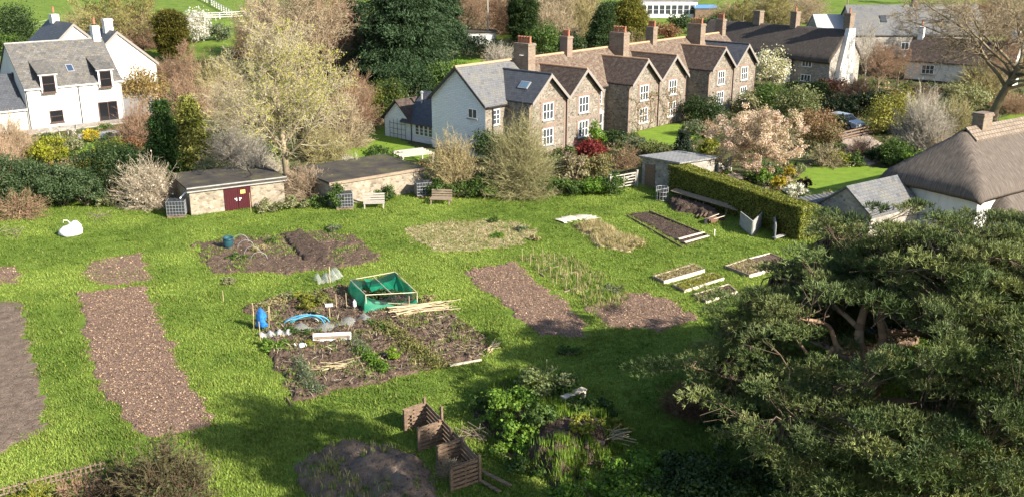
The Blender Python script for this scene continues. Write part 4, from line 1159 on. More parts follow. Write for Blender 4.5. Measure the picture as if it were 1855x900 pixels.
gable_roof(MB(), -1, 11.5, 3, 9, 3.6, 5.6, 'x', .3, .3).build('roof', SLATE_NEW, gh)
MB().box((5.2, 1.5, 0.3), (10.8, 3, 1.4)).box((5.2, 1.5, 3.05), (11.0, 3.3, 0.2)).build('conservatory', WPAINT, gh)
for k in range(9): window(gh, 0.55 + k * 1.17, 0.0, 1.05, 1.15, 1.85, 0, 1, 2, sill=False, tr=0.1)
fs = thing('flat_roofed_shed', 'pale flat roofed shed among dark hedges at the top centre', 'shed', g(845, 84, 0), 0.15)
MB().box((2.4, 1.6, 0.9), (4.8, 3.2, 2.4)).build('wall', CONC, fs); MB().box((2.4, 1.6, 2.2), (5.3, 3.7, 0.18)).build('roof', FELT, fs)
window(fs, 1.5, 0, 0.9, 1.2, 0.8, 0, 2, 1); MB().box((3.6, -0.03, 0.7), (0.9, 0.06, 1.9)).build('door', WPAINT, fs)
lb = thing('low_building', 'small low building with plain pale grey roof left of the wide slate roof', 'building', (46.5, 150, 1.4), 0.03)
gable_block(MB(), 0, 6.3, 0, 5, 4.0, 5.8).build('wall', GREYST, lb); gable_roof(MB(), 0, 6.3, 0, 5, 4.0, 5.8, 'x', .2, .1).build('roof', M_flat('grey_sheet_roof', (0.34, 0.34, 0.33), 0.7), lb)
bs = thing('garden_store', 'blue roofed garden store right of the white conservatory', 'shed', g(1258, 34, 0), 0.05)
MB().box((2.2, 1.2, 0.9), (4.2, 2.4, 1.9)).build('wall', WOOD_DK, bs); MB().hexa([(-.1, -.2, 1.85), (4.5, -.2, 1.85), (4.5, 2.6, 2.3), (-.1, 2.6, 2.3), (-.1, -.2, 1.95), (4.5, -.2, 1.95), (4.5, 2.6, 2.4), (-.1, 2.6, 2.4)]).build('roof', M_flat('blue_sheet', (0.10, 0.22, 0.42), 0.5), bs)

# --- garages, sheds at the far edge of the allotment
pa, pb = g(347, 391), g(517, 368)
ga = thing('garage', 'flat roofed stone garage with maroon double doors', 'garage', pa, math.atan2(pb.y - pa.y, pb.x - pa.x))
GL = (pb - pa).length
MB().box((GL / 2, 2.6, 0.65), (GL, 5.2, 2.3)).build('wall', RUBBLE, ga)
MB().box((GL / 2, 2.5, 1.86), (GL + .3, 5.6, 0.12)).build('roof', FELT, ga)
MB().box((GL / 2, -0.16, 1.82), (GL + .36, 0.1, 0.34)).build('fascia', CONC, ga)
dx = GL * 0.42
for k in range(2):
    d_ = MB().box((0, -0.03, 0.78), (0.92, 0.06, 1.6))
    for q in range(6): d_.box((-0.39 + q * .156, -0.066, .78), (0.14, 0.02, 1.56))
    do = d_.build('door', MAROON, ga, (dx + k * 0.94, 0, 0.0))
    MB().box((0.36 if k == 0 else -0.36, -0.09, 0.75), (0.06, 0.03, 0.22)).box((0.3 if k == 0 else -.3, -.095, .8), (.14, .02, .07)).build('handle', PLAST, do)
    if k == 1:
        MB().box((-0.1, -0.085, 1.25), (0.34, 0.015, 0.26)).build('notice', M_flat('yellow_notice', (0.65, 0.45, 0.10)), do)
MB().box((dx + .47, -0.02, 1.62), (2.0, 0.05, 0.1)).build('door_frame', BROWNW, ga)
pc, pd = g(601, 376), g(768, 346)
gb = thing('garage', 'long dark flat roofed stone store behind the pallet benches', 'garage', pc, math.atan2(pd.y - pc.y, pd.x - pc.x))
GL = (pd - pc).length
MB().box((GL / 2, 2.9, 0.6), (GL, 5.8, 2.2)).build('wall', RUBBLE, gb)
MB().box((GL / 2, 2.95, 1.77), (GL + .2, 6.0, 0.14)).build('roof', FELT, gb)
MB().box((GL / 2, -0.1, 1.72), (GL + .3, 0.08, 0.2)).build('fascia', WOOD, gb)
sa = g(1162, 336)
ss = thing('stone_shed', 'stone shed with sunlit pale slate roof behind the clipped hedge', 'shed', sa, TWU)
def shp(x, y): return 2.25 - 0.09 * x
MB().hexa([(0, -3.3, -.3), (5.2, -3.3, -.3), (5.2, 0, -.3), (0, 0, -.3), (0, -3.3, 2.2), (5.2, -3.3, 1.75), (5.2, 0, 1.75), (0, 0, 2.2)]).build('wall', GREYST, ss)
MB().hexa([(-.25, -3.5, 2.24), (5.5, -3.5, 1.74), (5.5, .25, 1.74), (-.25, .25, 2.24), (-.25, -3.5, 2.36), (5.5, -3.5, 1.86), (5.5, .25, 1.86), (-.25, .25, 2.36)]).build('roof', M_brick('silver_slate', [(0.17, 0.168, 0.16), (0.27, 0.265, 0.25), (0.21, 0.208, 0.2)], (0.09, 0.09, 0.09), 0.34, 0.3, 0.02, 0.6, 0.4), ss)
MB().box((-0.02, -0.75, 0.8), (0.06, 0.9, 1.9)).build('door', WOOD_DK, ss)
# ------------------------------------------------------------------ trees and shrubs
def at(px, py, Y):
    d = ray(px, py); k = Y / d[1]
    return np.array([d[0] * k, Y, CAMH + d[2] * k])

def spot(px, pyb, pyt, wpx):
    l = g(px, pyb); l.z -= 0.03
    return l, wid(l.y, wpx) / 2, max(0.35, ht(l.y, pyt) - l.z)

PT = dict(seg=[9, 6, 5, 4, 3], wob=[0.018, 0.10, 0.15, 0.2, 0.25], up=[0.05, 0.05, 0.035, 0.02, 0.0], tip=[0.12, 0.2, 0.3, 0.4, 0.5],
          kids=[20, 9, 8, 6], start=[0.22, 0.15, 0.12, 0.1], ang=[0.95, 0.75, 0.7, 0.75], ratio=[0.62, 0.52, 0.5, 0.5], taper=[0.62, 0.55, 0.5, 0.4], rk=[0.75, 0.8, 0.8, 0.8], rmin=0.009, trunk=0.9)
PW = dict(PT, kids=[16, 8, 7, 5], start=[0.12, .12, .1, .1], ang=[0.65, 0.6, 0.6, 0.7], ratio=[0.75, 0.52, 0.5, 0.5], rmin=0.014)
PO = dict(seg=[5, 8, 6, 5, 3], wob=[0.08, 0.17, 0.22, 0.25, 0.3], up=[0.02, 0.05, 0.03, 0.02, 0.0], tip=[0.75, 0.2, 0.3, 0.35, 0.5],
          kids=[9, 10, 8, 7], start=[0.55, 0.22, 0.15, 0.1], ang=[0.85, 0.7, 0.75, 0.8], ratio=[1.7, 0.5, 0.52, 0.5], taper=[0.25, 0.5, 0.5, 0.4], rk=[1.15, 0.8, 0.8, 0.8], rmin=0.011, trunk=0.42)

TW_PALE = [(0.33, 0.28, 0.19), (0.46, 0.40, 0.29), (0.38, 0.34, 0.2)]
# the big bare tree between the two stone garages
loc, r_, h_ = spot(525, 360, 8, 260)
def right_half(Q): return (Q[:, 0] * 0.8 - Q[:, 1] * 0.1 + rng.normal(size=len(Q)) * 1.6 > -0.2) & (Q[:, 2] < 11) | (rng.random(len(Q)) < 0.2)
ms = bare_tree_meshes('a', h_, 0.33, dict(PT, kids=[27, 11, 8, 7]), TW_PALE, BR, 2, dict(n=17000, L=0.13, W=0.08, cols=[(0.26, 0.25, 0.04), (0.38, 0.35, 0.07), (0.22, 0.24, 0.05)], where=right_half, spread=0.1))
tree_obj('bare_tree', ms, 'tall bare tree with yellow green buds rising between the two stone garages', 'tree', loc, 0.0)

MA = bare_tree_meshes('b', 10, 0.13, dict(PW, kids=[20, 9, 8, 5]), TW_BEIGE, BR, 2)
MBm = bare_tree_meshes('c', 10, 0.13, dict(PW, kids=[20, 9, 8, 5], ang=[0.8, 0.7, 0.65, .7]), TW_BROWN, BR, 2)
MC = bare_tree_meshes('d', 10, 0.13, dict(PW, ang=[0.75, 0.6, 0.6, .7]), TW_OLIVE, BR, 2, dict(n=5000, L=0.16, W=0.1, cols=[(0.2, 0.19, 0.05), (0.3, 0.27, 0.08)]))
MD = bare_tree_meshes('e', 10, 0.13, dict(PW, ang=[0.5, 0.5, 0.6, .7], kids=[18, 7, 6, 4], wob=[.03, .07, .12, .2, .25]), TW_GREY, [(0.4, 0.36, 0.3), (0.5, 0.46, 0.4)], 1)
def bt(ms, px, pyb, pyt, label, wk=1.0, group=None, name='bare_tree'):
    l, r, h = spot(px, pyb, pyt, 100)
    k = h / 10
    return tree_obj(name, ms, label, 'tree', l, random.uniform(0, 6), group, (k * wk, k * wk, k))
WOODS = 'bare trees along the top of the picture'
for a in [(MA, 545, 175, -70, 'broad beige bare tree standing right behind the tall budding tree', 1.15),
          (MA, 480, 150, -20, 'beige bare tree up and left behind the tall budding tree', 1.1),
          (MB_ := MBm, 600, 150, -60, 'brown bare tree at the top between the budding tree and dark cedar', 0.9),
          (MC, 200, 105, -35, 'large olive bare tree behind the chimneys of the white houses', 1.3),
          (MC, 262, 92, -30, 'olive bare tree left of the dark upright cypress in the field edge', 1.2),
          (MBm, 345, 195, 68, 'reddish brown bare tree in front of the dark upright cypress', 0.85),
          (MA, 425, 285, 130, 'pale bare tree just left of the tall budding tree', 1.0),
          (MA, 795, 65, -60, 'beige bare tree at the top right of the big cedar', 1.2),
          (MBm, 850, 70, -50, 'brown bare tree rising above the pale flat roofed shed', 1.1),
          (MA, 900, 62, -60, 'beige bare tree left of the dark columnar cypress', 1.1),
          (MA, 1010, 72, -50, 'beige bare tree behind the left end of the terrace chimneys', 1.2),
          (MBm, 1050, 62, -40, 'brown bare tree left of the golden green conifer', 1.1),
          (MC, 1345, 52, -5, 'olive budding tree behind the left end of the long dark thatch', 1.4),
          (MC, 1405, 50, -22, 'olive budding tree behind the middle chimney of the long dark thatch', 1.4),
          (MC, 1462, 34, -25, 'olive budding tree at the top edge left of the low grey roof', 1.2),
          (MA, 1535, 12, -70, 'beige bare tree above the left end of the wide slate roof', 1.2),
          (MD, 1566, 158, 30, 'slender pale birch in front of the wide slate roof', 0.8),
          (MBm, 1590, 165, 75, 'brown bare sapling thicket right of the white chimney breast', 1.1),
          (MBm, 1625, 160, 80, 'brown bare tree against the left end of the low white cottage', 1.0),
          (MA, 1845, 130, -60, 'beige bare tree beyond the oak at the right edge', 1.1),
          (MBm, 1815, 175, 60, 'brown bare scrub tree right of the oak trunk', 1.2),
          (MA, 720, -2, -80, 'beige bare tree far behind the big cedar', 1.3),
          (MC, 1300, 12, -30, 'olive bare tree beyond the blue roofed store', 1.3),
          (MC, 1640, 8, -45, 'olive tree above the ridge of the wide slate roof', 1.3),
          (MC, 1720, 10, -45, 'olive tree above the right half of the wide slate roof', 1.3)]:
    bt(*a[:5], wk=a[5], group=WOODS if a[3] < 0 else None)

# spreading oak on the right
l, r, h = spot(1797, 222, -60, 300)
ms = bare_tree_meshes('o', h, 0.32, dict(PO, kids=[10, 13, 10, 8], rmin=.016), [(0.20, 0.155, 0.10), (0.28, 0.22, 0.15), (0.24, 0.20, 0.11)], [(0.13, 0.105, 0.07), (0.21, 0.17, 0.11), (0.18, 0.16, 0.08)], 3)
tree_obj('bare_oak', ms, 'wide spreading bare oak with crooked mossy limbs at the top right', 'tree', l, 2.4, None, (1.45, 1.45, 1.0))

def TB(px, pyb, pyt, w, label, cols=TW_BEIGE, dens=1.0, leaf=None, cat='shrub', name='bare_shrub', group=None, **kw):
    l, r, h = spot(px, pyb, pyt, w)
    return twig_bush(name, label, cat, l, r, h, cols, dens, leaf, group, **kw)
def LB(px, pyb, pyt, w, label, cols=G_MID, cat='shrub', name='leafy_shrub', group=None, **kw):
    l, r, h = spot(px, pyb, pyt, w)
    k = max(0.7, min(1.5, l.y / 90))
    kw.setdefault('L', 0.17 * k); kw.setdefault('W', 0.11 * k)
    return leaf_bush(name, label, cat, l, r, h, cols, group=group, **kw)
def CF(px, pyb, pyt, w, label, cols=G_DARK, name='conifer', cat='conifer', **kw):
    l, r, h = spot(px, pyb, pyt, w)
    return conifer(name, label, cat, l, r, h, cols, **kw)

BUD = dict(n=160, L=0.10, W=0.06, cols=[(0.22, 0.22, 0.06), (0.32, 0.29, 0.10)])
GRN = dict(n=200, L=0.13, W=0.08, cols=[(0.10, 0.13, 0.04), (0.18, 0.20, 0.07)])
CREAM = dict(n=260, L=0.14, W=0.10, cols=[(0.52, 0.47, 0.38), (0.66, 0.60, 0.50)], mat=PETAL)
# left side
TB(28, 300, 205, 100, 'beige feathery bare bush at the left edge below the white house', [(0.33, 0.24, 0.15), (0.45, 0.34, 0.23)], 1.3)
TB(5, 330, 240, 90, 'pinkish beige bare bush cut by the left edge above the dark hedge', [(0.30, 0.20, 0.13), (0.42, 0.30, 0.20)], 1.2)
LB(92, 300, 243, 60, 'small yellow green conifer shrub below the patio table', [(0.12, 0.14, 0.012), (0.24, 0.25, 0.02), (0.3, 0.3, 0.03)])
LB(165, 322, 282, 40, 'bright yellow flowering shrub beside the dark hedge', YELF, L=.12, W=.08)
LB(167, 258, 236, 34, 'low golden shrub against the white house patio', YELF, L=.12, W=.08)
HG = 'dark glossy evergreens of the hedge along the left edge'
for px, t_, w, lb_ in ((8, 282, 130, 'dark holly clump cut off by the left picture edge'), (62, 292, 110, 'dark holly clump below the beige feathery bush'), (118, 300, 110, 'dark holly clump under the yellow flowering shrub'), (160, 318, 70, 'low end clump of the dark holly hedge nearest the blossom')):
    LB(px, 372, t_, w, lb_, [(0.02, 0.042, 0.014), (0.05, 0.085, 0.03), (0.11, 0.15, 0.07)], L=.13, W=.08, dens=1.1, group=HG)
TB(40, 392, 345, 110, 'low bare bramble tangle in front of the dark holly hedge', TW_BROWN, 1.0, GRN)
LB(205, 348, 250, 110, 'dark evergreen shrub between holly hedge and pale blossom bush', G_DARK)
LB(120, 275, 248, 60, 'low green garden shrub below the white house window', G_PALE)
LB(200, 285, 255, 70, 'low olive shrub in the white house garden', G_YEL)
LB(235, 275, 250, 50, 'low russet shrub below the french doors', RUSSET)
LB(262, 205, 128, 90, 'orange tinged climber covered shrub against the rear white gable', [(0.22, 0.15, 0.05), (0.3, 0.2, 0.08), (0.14, 0.13, 0.04)])
TB(255, 258, 185, 100, 'bare brownish shrub in front of the glass conservatory', TW_BROWN, 1.2)
CF(303, 312, 178, 80, 'dark green conifer left of its yellow variegated neighbour', [(0.02, 0.05, 0.012), (0.04, 0.085, 0.02), (0.06, 0.11, 0.025)], droop=.2, power=.6)
CF(352, 305, 172, 88, 'yellow variegated conifer above the garage with maroon doors', [(0.10, 0.12, 0.02), (0.25, 0.25, 0.06), (0.16, 0.18, 0.03), (0.34, 0.32, 0.11)], droop=.15, power=.6)
TB(275, 372, 288, 135, 'white budded bare magnolia bush beside the left water tank', [(0.30, 0.24, 0.17), (0.42, 0.36, 0.27)], 1.2, dict(CREAM, n=75))
CF(316, 112, 20, 56, 'dark upright golden tipped cypress standing at the field edge', [(0.03, 0.04, 0.01), (0.09, 0.085, 0.015), (0.14, 0.12, 0.02)], columnar=True, tiers=26, name='cypress', dens=1.4)
LB(352, 78, 22, 66, 'white blossoming tree behind the dark upright cypress', [(0.5, 0.48, 0.46), (0.66, 0.64, 0.62), (0.3, 0.27, 0.22)], name='blossom_tree', cat='tree', L=.22, W=.16)
LB(396, 74, 42, 46, 'grey green round bush by the white field fence', G_GREY)
LB(30, 90, 12, 85, 'dark evergreen tree at the top left corner', G_DARK, name='evergreen_tree', cat='tree', zs=1.0)
LB(8, 100, 60, 60, 'lower dark evergreen at the left edge above the slate extension', G_MID)
TB(300, 150, 105, 90, 'beige thicket right of the rear white house gable', TW_BROWN, 1.0)
TB(380, 150, 95, 110, 'bare hedge bank between the cypress and the budding tree', TW_OLIVE, 0.8, BUD)
TB(400, 225, 150, 130, 'greyish bare willow shrub left of the budding tree', TW_BEIGE, 1.0, BUD)
LB(390, 262, 205, 100, 'mid green leafy shrub left of the budding tree trunk', G_PALE, dens=.8)
TB(430, 305, 225, 140, 'pale bare elder thicket behind the maroon door garage', TW_GREY, 1.3)
TB(470, 345, 268, 110, 'grey bare thicket leaning over the maroon door garage roof', TW_GREY, 1.2)
TB(560, 362, 300, 110, 'dense bare bramble thicket filling the gap between the two garages', [(0.25, 0.18, 0.12), (0.36, 0.28, 0.19)], 1.5)
TB(635, 330, 280, 80, 'pale fuzzy budded shrub on the dark garage roof edge', TW_GREY, 1.0, dict(CREAM, n=40))
TB(590, 290, 225, 120, 'yellow beige bare shrub right of the budding tree trunk', TW_OLIVE, 1.1, BUD)
TB(640, 235, 130, 110, 'pinkish bare shrub between budding tree and dark laurels', TW_BROWN, 1.1)
LB(545, 240, 150, 150, 'soft yellow green willow behind the budding tree', [(0.2, 0.19, 0.04), (0.3, 0.27, 0.07), (0.16, 0.16, 0.05)], dens=.5, name='willow_shrub')
LB(470, 225, 165, 110, 'olive leafy shrub behind the left of the budding tree', G_PALE, dens=.6)
LB(698, 225, 145, 80, 'dark laurel with yellow flecks behind the white annex', [(0.02, 0.045, 0.012), (0.05, 0.085, 0.02), (0.2, 0.19, 0.02)])
LB(655, 215, 175, 60, 'small mid green shrub left of the dark laurel', G_MID)
LB(745, 205, 112, 95, 'dark spreading yew left of the white painted end wall', [(0.012, 0.03, 0.012), (0.03, 0.06, 0.02), (0.05, 0.085, 0.03)], dens=1.1)
LB(795, 195, 108, 80, 'green bushy laurel behind the white end gable', G_MID)
LB(835, 160, 112, 60, 'green shrub peeping over the grey slate roof end', G_BRIGHT)
CEDAR = [(0.016, 0.034, 0.014), (0.035, 0.065, 0.025), (0.06, 0.10, 0.045)]
CF(735, 148, -75, 215, 'huge spreading dark cedar at the top centre', CEDAR, name='cedar_tree', cat='tree', tiers=17, dens=1.1, droop=.22, power=.55, L=.5, W=.12)
CF(640, 122, -60, 105, 'dark conifer left of the huge cedar', CEDAR, name='cedar_tree', cat='tree', tiers=16, droop=.3, power=.6, L=.45, W=.12)
CF(800, 88, -60, 110, 'dark conifer right behind the huge cedar', CEDAR, tiers=15, droop=.3, power=.6, L=.45, W=.12)
CF(947, 84, -14, 50, 'dark columnar cypress behind the left terrace chimney', G_DARK, columnar=True, tiers=28, name='cypress', dens=1.6)
LB(985, 106, 45, 64, 'green ivy clad bush right of the dark columnar cypress', G_MID)
LB(1030, 100, 60, 60, 'dark green shrub behind the slim red chimney', G_DARK)
CF(1140, 92, -10, 105, 'golden green conical conifer behind the terrace ridge', [(0.05, 0.06, 0.012), (0.13, 0.13, 0.02), (0.2, 0.18, 0.03)], tiers=24, droop=.05, power=.6, dens=1.3)
CF(1092, 96, 8, 74, 'dark conifer left of the golden conical conifer', G_DARK, tiers=20, droop=.1, power=.6, dens=1.2)
TB(1140, 95, 48, 110, 'trimmed beige hedge bush behind the terrace ridge', TW_BEIGE, 1.6, BUD)
LB(1230, 60, 25, 40, 'dark green bush in front of the white conservatory house', G_DARK)
LB(1200, 75, 44, 60, 'reddish beech hedge behind the slim terrace chimney', RUSSET)
LB(1290, 62, 30, 60, 'dark shrub behind the right terrace chimneys', G_DARK)
LB(1105, 30, 5, 60, 'dark shrub left of the white conservatory house', G_DARK)
TB(905, 130, 78, 75, 'fuzzy pale bare shrub behind the white end gable roof', TW_GREY, 1.1)
l, r, h = spot(878, 108, 66, 100)
leaf_bush('clipped_hedge', 'dark square clipped hedge below the pale flat roofed shed', 'hedge', l, r, h, [(0.010, 0.022, 0.010), (0.025, 0.045, 0.018)], ry=1.6, rz=0.25, L=.2, W=.14)
# terrace gardens
TB(822, 350, 240, 105, 'tan leafy hazel bush in front of the white painted end wall', [(0.27, 0.215, 0.11), (0.38, 0.31, 0.17)], 1.4, dict(BUD, n=240, cols=[(0.24, 0.24, 0.08), (0.34, 0.3, 0.13)]))
LB(888, 300, 226, 66, 'dark bay laurel at the corner of the white painted end wall', G_DARK)
TB(942, 352, 216, 150, 'large round bare willow in front of the left cottage gable', [(0.20, 0.17, 0.09), (0.29, 0.26, 0.14), (0.23, 0.23, 0.09)], 1.5, dict(BUD, n=170, cols=[(0.14, 0.16, 0.05), (0.24, 0.24, 0.09)]))
LB(870, 352, 315, 90, 'low dark ivy bank beneath the tan hazel bush', G_DARK)
LB(1068, 290, 256, 66, 'crimson red leaved shrub below the second cottage gable', RED, L=.16, W=.1)
LB(1076, 268, 226, 38, 'bright green shrub left of the white porch', G_BRIGHT)
LB(1112, 266, 233, 46, 'dark rounded evergreen right of the white porch', G_DARK)
LB(1040, 332, 282, 56, 'pale pinkish rhododendron below the crimson shrub', [(0.2, 0.17, 0.1), (0.32, 0.26, 0.18), (0.12, 0.14, 0.05)])
LB(1086, 330, 280, 60, 'olive rounded shrub above the field gate', [(0.10, 0.11, 0.04), (0.2, 0.18, 0.07), (0.25, 0.2, 0.1)])
LB(1000, 325, 290, 56, 'brownish evergreen shrub right of the large bare willow', G_PALE)
TB(1132, 305, 262, 56, 'bare brown garden shrub right of the crimson shrub', TW_BROWN, 1.2, GRN)
LB(1185, 285, 255, 60, 'low rounded hedge shrub behind the stone shed roof', [(0.07, 0.09, 0.03), (0.14, 0.15, 0.05)])
LB(1150, 272, 248, 40, 'small grey green lavender shrub at the cottage lawn edge', G_GREY)
CF(1237, 278, 236, 32, 'small dark clipped cone conifer on the cottage lawn', [(0.02, 0.035, 0.02), (0.05, 0.07, 0.04)], tiers=9, droop=.05, dens=1.3)
LB(1272, 225, 172, 78, 'dark rounded evergreen against the right cottage pair', G_DARK)
LB(1250, 246, 222, 46, 'grey tufted shrub beside the cottage lawn', G_GREY)
TB(1285, 246, 218, 46, 'tawny ornamental grass left of the pink magnolia', [(0.32, 0.22, 0.14), (0.42, 0.31, 0.2)], 1.2)
LB(1285, 290, 255, 46, 'bright yellow green shrub below the pink magnolia', G_YEL)
LB(1268, 302, 282, 40, 'grey leaved shrub behind the sunlit slate roof shed', G_GREY)
IV = 'ivy and bramble mounds along the far edge of the allotment'
for k, px in enumerate(range(800, 1110, 34)):
    nm = ['beneath the tan hazel', 'right of the pallet bench', 'under the bay laurel', 'left of the large willow', 'under the large willow', 'right of the large willow', 'below the pinkish rhododendron', 'left below the olive shrub', 'below the olive shrub', 'beside the field gate'][k]
    LB(px, 356 - (k * 0.6), 322 + random.randint(-6, 6), 60, 'low green ivy mound ' + nm, G_BRIGHT if k in (3, 4, 8) else G_MID, cat='ivy', name='ivy_mound', group=IV, L=.14, W=.1, dens=.9)
for k, (px, py) in enumerate(((195, 372), (240, 372), (540, 376), (580, 375), (490, 384), (700, 362))):
    nm = ['right of the dark holly hedge', 'below the white budded magnolia', 'at the foot of the budding tree', 'right of the budding tree foot', 'by the maroon doors', 'between the two water tanks'][k]
    LB(px, py, py - 20, 48, 'low weedy growth ' + nm, G_MID if k % 2 else G_PALE, cat='weeds', name='weed_clump', L=.14, W=.08, dens=.7)
# growth lapping over the two stone garages
l = g(480, 338); l.z = 1.2
twig_bush('bare_shrub', 'grey bare twigs sprawling over the right end of the maroon door garage roof', 'shrub', l, 1.5, 1.3, TW_GREY, 1.1)
LB(386, 330, 292, 60, 'olive ivy hump lapping onto the back of the maroon door garage roof', G_PALE)
LB(612, 378, 334, 34, 'ivy clump climbing the left corner of the long stone store', G_MID)
LB(690, 300, 268, 70, 'low green shrub at the back edge of the long stone store roof', G_MID)
# magnolias
l, r, h = spot(1372, 322, 182, 178)
ms = bare_tree_meshes('m', h, 0.16, dict(PO, kids=[8, 8, 7, 5], ratio=[1.5, .55, .5, .5], rmin=.01), TW_BEIGE, BR, 2)
t = tree_obj('magnolia_tree', ms, 'large pink and cream flowering magnolia beside the gravel path', 'tree', l, 1.0)
t.scale = (1, 1, 1)
C, Rr = clumps_on((0, 0, h * .52), (r, r, h * .46), 190, 0.42, -0.9, (0.35, 1.05))
V, Fq, c = cloud(C, Rr, 17000, 0.16, 0.085, [(0.30, 0.20, 0.15), (0.56, 0.42, 0.36), (0.66, 0.55, 0.47), (0.36, 0.29, 0.2)], 1.0, 0.3)
link('blossom', np_mesh('blossom', V, Fq, PETAL, c), t)
l, r, h = spot(1393, 160, 88, 66)
t = leaf_bush('magnolia_tree', 'cream white flowering magnolia at the right end of the terrace', 'tree', l, r, h, [(0.45, 0.42, 0.30), (0.62, 0.60, 0.48), (0.30, 0.30, 0.15)], L=.24, W=.16, dens=.8)
LB(1440, 225, 160, 84, 'pale green rounded shrub right of the pink magnolia', [(0.08, 0.11, 0.04), (0.15, 0.17, 0.07), (0.2, 0.2, 0.1)])
LB(1395, 205, 150, 64, 'dark green shrub below the cream magnolia', G_MID)
LB(1355, 205, 165, 50, 'brown green shrub against the right cottage gable', G_PALE)
LB(1440, 180, 146, 50, 'low dark bush below the thatched porch', G_DARK)
LB(1475, 182, 148, 60, 'dark green hedge below the stone cottage window', G_DARK)
LB(1505, 178, 142, 66, 'russet leaved shrub below the white chimney breast', [(0.12, 0.04, 0.03), (0.2, 0.08, 0.06), (0.13, 0.09, 0.05)])
LB(1475, 275, 198, 86, 'large coppery pieris shrub right of the pink magnolia', [(0.22, 0.10, 0.06), (0.3, 0.17, 0.1), (0.16, 0.15, 0.07), (0.12, 0.14, 0.05)])
LB(1512, 235, 205, 40, 'grey green shrub left of the parked car', G_GREY)
TB(1500, 300, 262, 70, 'tawny dry stems below the coppery shrub', TW_BEIGE, 1.2, GRN)
for px, lb_ in ((1515, 'left'), (1552, 'middle'), (1590, 'right')):
    LB(px, 212, 168, 54, 'very dark clipped hedge block, %s one of three behind the parked car' % lb_, [(0.008, 0.018, 0.008), (0.02, 0.035, 0.014)], cat='hedge', name='hedge_block', L=.2, W=.14)
LB(1622, 245, 172, 96, 'yellow green flowering tree right of the parked car', [(0.14, 0.15, 0.03), (0.26, 0.25, 0.05), (0.33, 0.3, 0.08)], name='budding_tree', cat='tree')
TB(1668, 292, 165, 120, 'grey bare branching shrub behind the thatched cottage chimney', TW_GREY, 1.5)
TB(1725, 250, 175, 110, 'tangled bare thicket under the low white cottage', TW_OLIVE, 1.1, GRN)
TB(1660, 195, 150, 90, 'dense dark bare hedge below the low white cottage', TW_BROWN, 1.2, GRN)
LB(1700, 235, 185, 90, 'grey green bramble bank below the white cottage', G_GREY)
LB(1745, 190, 155, 90, 'dull green bank left of the oak trunk', G_PALE)
TB(1700, 300, 245, 80, 'pale bare shrub at the thatched cottage hip', TW_BEIGE, 1.2)
LB(1620, 300, 255, 70, 'dark green shrub behind the small lawn', G_MID)
LB(1660, 310, 275, 50, 'bright green clump left of the thatched roof', G_BRIGHT)
LB(1512, 298, 270, 40, 'clipped olive shrub at the top left of the small lawn', G_YEL)
LB(1547, 300, 275, 38, 'clipped green shrub at the top edge of the small lawn', G_MID)
LB(1585, 296, 270, 40, 'dark shrub at the top right of the small lawn', G_DARK)
TB(1560, 285, 245, 60, 'bare rose arch shrub behind the small lawn', TW_BROWN, 1.0)
LB(1413, 346, 317, 34, 'golden yellow topiary ball nearest the clipped hedge', [(0.28, 0.22, 0.02), (0.4, 0.32, 0.03)], cat='topiary', name='topiary_ball', L=.09, W=.06, lump=.25)
LB(1426, 322, 298, 27, 'smaller golden topiary ball behind the nearest one', [(0.26, 0.21, 0.02), (0.38, 0.31, 0.03)], cat='topiary', name='topiary_ball', L=.09, W=.06, lump=.25)
LB(1456, 342, 320, 26, 'dark maroon topiary ball beside the small lawn', [(0.06, 0.02, 0.025), (0.11, 0.035, 0.04)], cat='topiary', name='topiary_ball', L=.09, W=.06, lump=.25)
LB(1440, 358, 334, 42, 'white flowering low bush in front of the maroon topiary ball', [(0.55, 0.55, 0.5), (0.7, 0.7, 0.66), (0.1, 0.13, 0.05)], L=.12, W=.09, cat='flowering bush')
LB(1386, 338, 308, 34, 'bright green spiky clump by the gravel path', G_BRIGHT)
LB(1360, 332, 312, 36, 'low green border plants under the pink magnolia', G_MID)
LB(1400, 325, 300, 36, 'dark green border shrub behind the golden topiary', G_MID)
LB(1490, 385, 352, 70, 'rough brown green bank in the shade below the small lawn', G_PALE)
LB(1545, 380, 350, 70, 'shaded bramble bank behind the lichened outbuilding', G_MID)
TB(1835, 205, 165, 90, 'brown bare hedge at the right edge above the paddock', TW_BROWN, 1.0)
